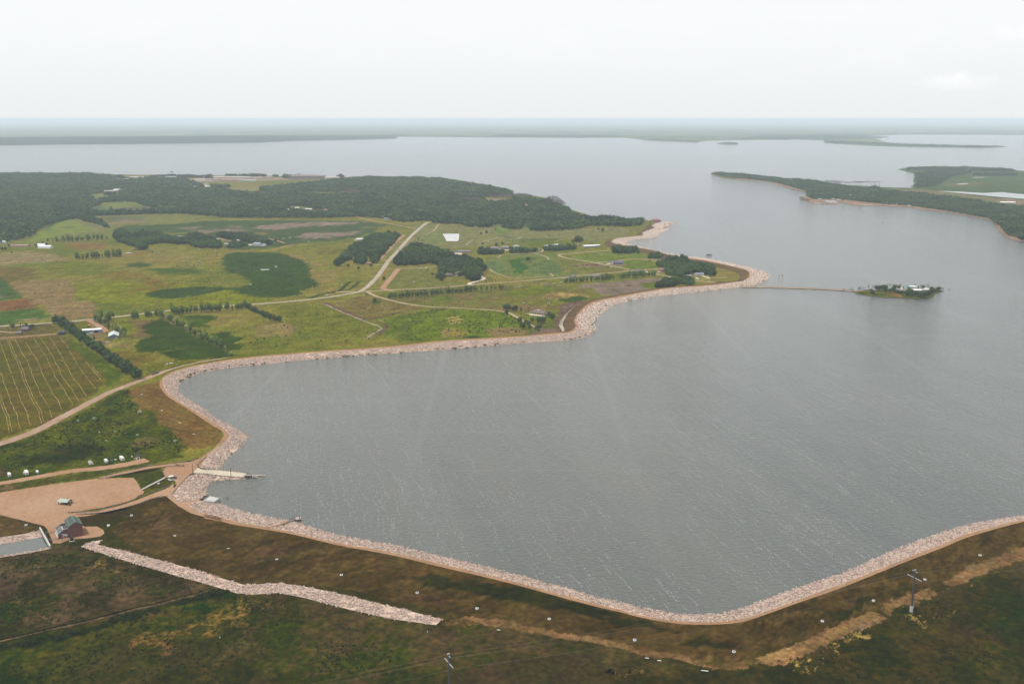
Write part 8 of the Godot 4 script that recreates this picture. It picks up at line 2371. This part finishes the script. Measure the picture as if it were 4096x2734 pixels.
	for z in [-1.2,1.2]:
		part("track", box_mesh(Vector3(4.4,1.1,0.7), Vector3(0,0.6, z)), plain("rubber", Color.WHITE), ex)
	var bg := Gather.new()
	beam(bg, Vector3(1.2,2.6,0), Vector3(4.5,5.4,0), 0.5,0.7)
	beam(bg, Vector3(4.5,5.4,0), Vector3(6.6,2.0,0), 0.4,0.5)
	part("boom", bg.made(), plain("machine orange", Color.WHITE), ex)
	part("bucket", box_mesh(Vector3(1.2,1.2,1.2), Vector3(6.6,1.5,0)), plain("rubber", Color.WHITE), ex)
	for a in [["L", 1722,482,6.5, "dark soil heap left of the excavator"],["L", 1835,468,4.5, "small dark soil heap beside the excavator"],["L", 2020,458,6.0, "broad soil heap right of the excavator"],["L", 2085,455,6.0, "dark soil heap at the loop road"],["M", 490,605,6.0, "dark soil heap on the bare field"],["M", 855,178,4.5, "black heap by the little hedge"],["L", 1980,95,9.0, "brown earth heap behind the white-roofed sheds"],["L", 560,240,0.1, ""]]:
		if a[4] == "":
			continue
		var o := thing("soil_heap", a[4], "heap", S(a[0], a[1], a[2]), rng.randf() * 3.0)
		var g := Gather.new()
		var n := 10
		for k in n:
			var w0 := TAU * k / n
			var w1 := TAU * (k + 1) / n
			var k0 := 1.0 + 0.2 * sin(k * 2.3)
			var k1 := 1.0 + 0.2 * sin(((k + 1) % n) * 2.3)
			var p0: Vector3 = Vector3(cos(w0) * k0,0, sin(w0) * k0 * 0.7) * a[3]
			var p1: Vector3 = Vector3(cos(w1) * k1,0, sin(w1) * k1 * 0.7) * a[3]
			var q0: Vector3 = p0 * 0.5 + Vector3(0, a[3] * 0.28,0)
			var q1: Vector3 = p1 * 0.5 + Vector3(0, a[3] * 0.28,0)
			g.face([p0, p1, q1, q0], Vector3(0,-1,0), tone(84,70,66) * (0.9 + 0.1 * sin(k * 5.0)))
			g.face([q0, q1, Vector3(0.3, a[3] * 0.36,0)], Vector3(0,-1,0), tone(94,78,72))
		part("soil", g.made(), mats["bark"], o)
	# the raft out on the lake
	var raft := thing("raft", "dark raft lying on the lake beyond the embankment", "raft", S("M", 1862,76,0.0), 0.0)
	part("deck", box_mesh(Vector3(13.0,0.9,5.0), Vector3(0,0.5,0)), plain("dark post", Color.WHITE), raft)
	part("stack", box_mesh(Vector3(8.0,0.8,3.5), Vector3(0,1.3,0)), plain("rusted pipe", Color.WHITE), raft)
	for b in [["F", 1397,824, "small boat far out before the peninsula"],["F", 700,1200, "bare stump in the water off the embankment tip"],["F", 722,1202, "second bare stump off the embankment tip"]]:
		if b[3].contains("boat"):
			var bo := thing("small_boat", b[3], "boat", S(b[0], b[1], b[2],0.1), 0.4)
			part("hull", box_mesh(Vector3(7.0,1.2,2.4), Vector3(0,0.5,0)), plain("white paint", Color.WHITE), bo)
			part("cabin", box_mesh(Vector3(2.6,1.4,1.8), Vector3(-0.4,1.7,0)), plain("dark glass", Color.WHITE), bo)
		else:
			tree("dead", S(b[0], b[1], b[2],0.0), 0.9, b[3])

func far_things() -> void:
	# long buildings of the town along the far shore: sheet, x, y, length, depth, height, wall, roof, words
	for h in [["Q", 300,92,190,40,9,[232,232,228],[236,236,232], "long white building at the left end of the distant town"],["Q", 400,76,150,40,9,[226,224,220],[232,230,226], "second long white building behind the first in the distant town"],["Q", 570,72,90,20,7,[230,234,236],[236,240,240], "low white building among the town trees"],["Q", 665,70,60,20,8,[224,230,236],[230,236,240], "white building beside the blue water tower"],["Q", 105,204,150,22,8,[206,204,198],[196,198,196], "long pale school-like building in the clearing"],["Q", 175,200,40,24,12,[236,236,236],[240,240,240], "white tall end of the building in the clearing"],["Q", 415,200,50,18,6,[226,230,232],[232,236,236], "white shed in the wood right of the clearing"],["Q", 920,162,120,18,7,[222,224,226],[230,232,232], "flat white building beside the town road"],
			["Q", 1150,78,150,26,9,[206,186,172],[196,172,160], "pink-roofed building in the middle of the distant town"],["Q", 1250,102,130,44,12,[196,168,150],[190,158,142], "wide brown-roofed hall of the distant town"],["Q", 1390,104,90,24,8,[206,214,220],[206,218,226], "blue-roofed building at the town wood"],["Q", 1000,92,140,26,8,[206,192,178],[200,182,168], "low tan building of the distant town"],["Q", 1400,78,150,22,8,[214,200,190],[204,182,172], "pinkish row building in the distant town"],["Q", 1540,76,100,22,8,[206,190,180],[196,176,168], "tan row building in the distant town"],["Q", 1080,70,120,22,8,[222,216,208],[210,196,186], "pale building on the town's water side"],["Q", 1300,72,130,22,9,[200,214,210],[186,206,200], "greenish building on the town's water side"],["Q", 880,100,120,20,7,[214,200,186],[206,188,174], "low building at the town road head"],["Q", 980,108,90,18,7,[206,196,186],[196,184,174], "second low building at the town road head"],["Q", 1690,152,50,16,7,[206,210,214],[200,206,212], "pale roof alone in the forest"],
			["Q", 1950,80,190,60,24,[150,134,134],[160,146,144], "big brown blocky building at the right of the distant town"],["Q", 2140,80,220,60,11,[206,188,174],[220,206,192], "long flat building beside the big brown one"],
			["O", 1030,185,36,14,6,[206,222,222],[240,242,242], "white-roofed long building in the peninsula forest"],["O", 325,100,12,9,5,[150,160,162],[176,184,186], "grey cabin on the peninsula's outer beach"],["O", 245,215,12,10,7,[120,122,126],[136,138,140], "grey cabin alone on the peninsula's sandy point"],["O", 290,205,8,8,4,[190,190,180],[176,190,176], "small pale hut beside the point's grey cabin"],["O", 535,242,20,7,4,[196,200,206],[206,208,212], "pale cabin at the marina's tree line"],["O", 775,250,10,8,6,[150,150,150],[176,176,176], "grey cabin above the marina"],["O", 875,260,16,9,5,[176,160,156],[186,176,170], "tan cabin above the marina"],["O", 1740,325,28,12,5,[140,112,96],[160,140,130], "brown lodge on the peninsula beach"],["O", 1900,330,24,9,4,[150,130,124],[166,148,142], "low brown cabin right of the lodge"],["O", 2075,358,7,6,4,[160,176,170],[226,232,230], "white-roofed hut on the peninsula beach"],["O", 2255,360,9,8,7,[140,130,136],[150,142,146], "tall grey cabin in the beach trees"],
			["W", 2030,535,55,18,7,[176,162,150],[238,238,236], "large white-roofed warehouse on the peninsula clearing"],["W", 1300,690,16,10,7,[170,166,176],[160,156,164], "steep grey cabin in the peninsula trees"],["W", 1090,675,12,8,4,[190,180,170],[176,166,160], "brown cabin by the peninsula shore"],["W", 1130,632,10,7,4,[190,196,196],[200,206,206], "pale roof in the peninsula trees"],["W", 2190,955,14,9,4,[150,150,156],[150,150,156], "grey roof in the right peninsula trees"],["W", 2190,1058,12,8,4,[150,146,146],[146,142,142], "lower grey roof in the right peninsula trees"]]:
		var far: bool = h[0] == "Q"
		if far:
			for j in 3:
				h[6][j] = int(h[6][j] * 0.82)
				h[7][j] = int(h[7][j] * 0.84)
		var o := house("town_building" if far else "cabin", h[8], "building" if far else "cabin", [S(h[0], h[1], h[2]), -0.05,0.0], h[3], h[4], h[5] * 0.7, h[5] * 0.3, h[6], h[7], {"over": 0.6, "hip": 0.8 if h[5] > 20 else 0.0, "windows": mini(12, int(h[3] / 9)), "door": 0.2, "door_width": 2.0})
	# the marina: boats drawn up in rows
	var n := 0
	for row in [[620,268,800,270,9],[640,278,840,282,10],[670,288,860,295,9],[690,298,850,302,7],[465,312,550,316,4],[1280,345,1470,352,7]]:
		for i in row[4]:
			var t: float = (i + 0.5) / row[4]
			var o := thing("moored_boat", "%s white boat drawn up at the marina on the peninsula's sand" % nth(n) if n < 35 else "%s small boat along the marina's right-hand beach" % nth(n - 39) if n >= 39 else "%s boat beside the marina's left jetty" % nth(n - 35), "boat", S("O", lerpf(row[0], row[2], t), lerpf(row[1], row[3], t)), rng.randf_range(-0.6,0.6), "boats at the marina")
			var g := Gather.new()
			g.prism([Vector2(-4.0,0.6), Vector2(3.0,0.6), Vector2(4.6,1.9), Vector2(-4.2,1.8)],-1.3,1.3)
			part("hull", g.made(), plain("white paint", Color.WHITE), o)
			part("cabin", box_mesh(Vector3(3.6,1.3,2.0), Vector3(-0.4,2.4,0)), wall_colour([226,228,230] if n % 3 else [120,140,160]), o)
			n += 1
	for a in [["O", 360,316,560,320, "jetty at the marina's left"],["O", 700,318,880,322, "jetty in front of the marina boats"],["W", 780,690,830,692, "little dock on the peninsula shore"],["W", 920,712,980,712, "second little dock on the peninsula shore"],["W", 1085,755,1135,757, "pale boat lift dock on the peninsula shore"],["W", 1170,762,1215,764, "dark dock on the peninsula shore"],["W", 2110,1212,2200,1218, "white dock at the right edge of the peninsula shore"]]:
		var p := S(a[0], a[1], a[2],0.6)
		var q := S(a[0], a[3], a[4],0.6)
		var o := thing("jetty", a[5], "jetty", p, yaw_of(p, q))
		var l := p.distance_to(q)
		part("deck", box_mesh(Vector3(l, 0.5,3.0), Vector3(l / 2,0.6,0)), plain("dock boards", Color.WHITE), o)
		for i in 4:
			part("pile", box_mesh(Vector3(0.5,1.8,3.2), Vector3(l * (i + 0.5) / 4.0,0.0,0)), plain("dark post", Color.WHITE), o)
	# water towers
	for a in [["Q", 677,62,34.0,[110,160,196], "pale blue water tower among the town trees"],["C", 193,206,46.0,[236,236,236], "white water tower on the far left bluff"]]:
		var p := S(a[0], a[1], a[2])
		if a[0] == "C":
			p = S("C", 193,292) + (S("C", 193,292) * Vector3(1,0,1)).normalized() * 1900.0
			p.y = 60.0
		var o := thing("water_tower", a[5], "water tower", p)
		var g := Gather.new()
		var h: float = a[3]
		g.tube(Vector3(0,-10,0), Vector3(0, h * 0.75,0), 1.8,1.4,8)
		part("column", g.made(), wall_colour([200,206,210]), o)
		g = Gather.new()
		for k in 5:
			var t0 := -PI / 2 + PI * k / 5.0
			var t1 := -PI / 2 + PI * (k + 1) / 5.0
			g.tube(Vector3(0, h * 0.85 + sin(t0) * 5.0,0), Vector3(0, h * 0.85 + sin(t1) * 5.0,0), cos(t0) * 8.0 + 0.01, cos(t1) * 8.0 + 0.01,12, Color.WHITE, false)
		part("tank", g.made(), wall_colour(a[4]), o)
	# thin transmission poles standing in the far bay
	for i in 5:
		var p := S("F", [1710,1805,1896,2102,2335][i],[362,372,386,392,412][i],0.0)
		var o := thing("bay_pole", "%s thin pole rising from the far bay beyond the peninsula" % nth(i), "pole", p, 0.0, "poles in the far bay")
		var g := Gather.new()
		g.tube(Vector3.ZERO, Vector3(0,34,0), 0.8,0.5,6)
		part("pole", g.made(), plain("grey steel", Color.WHITE), o)
		part("cross_arm", box_mesh(Vector3(9,0.6,0.6), Vector3(0,30,0)), plain("grey steel", Color.WHITE), o)
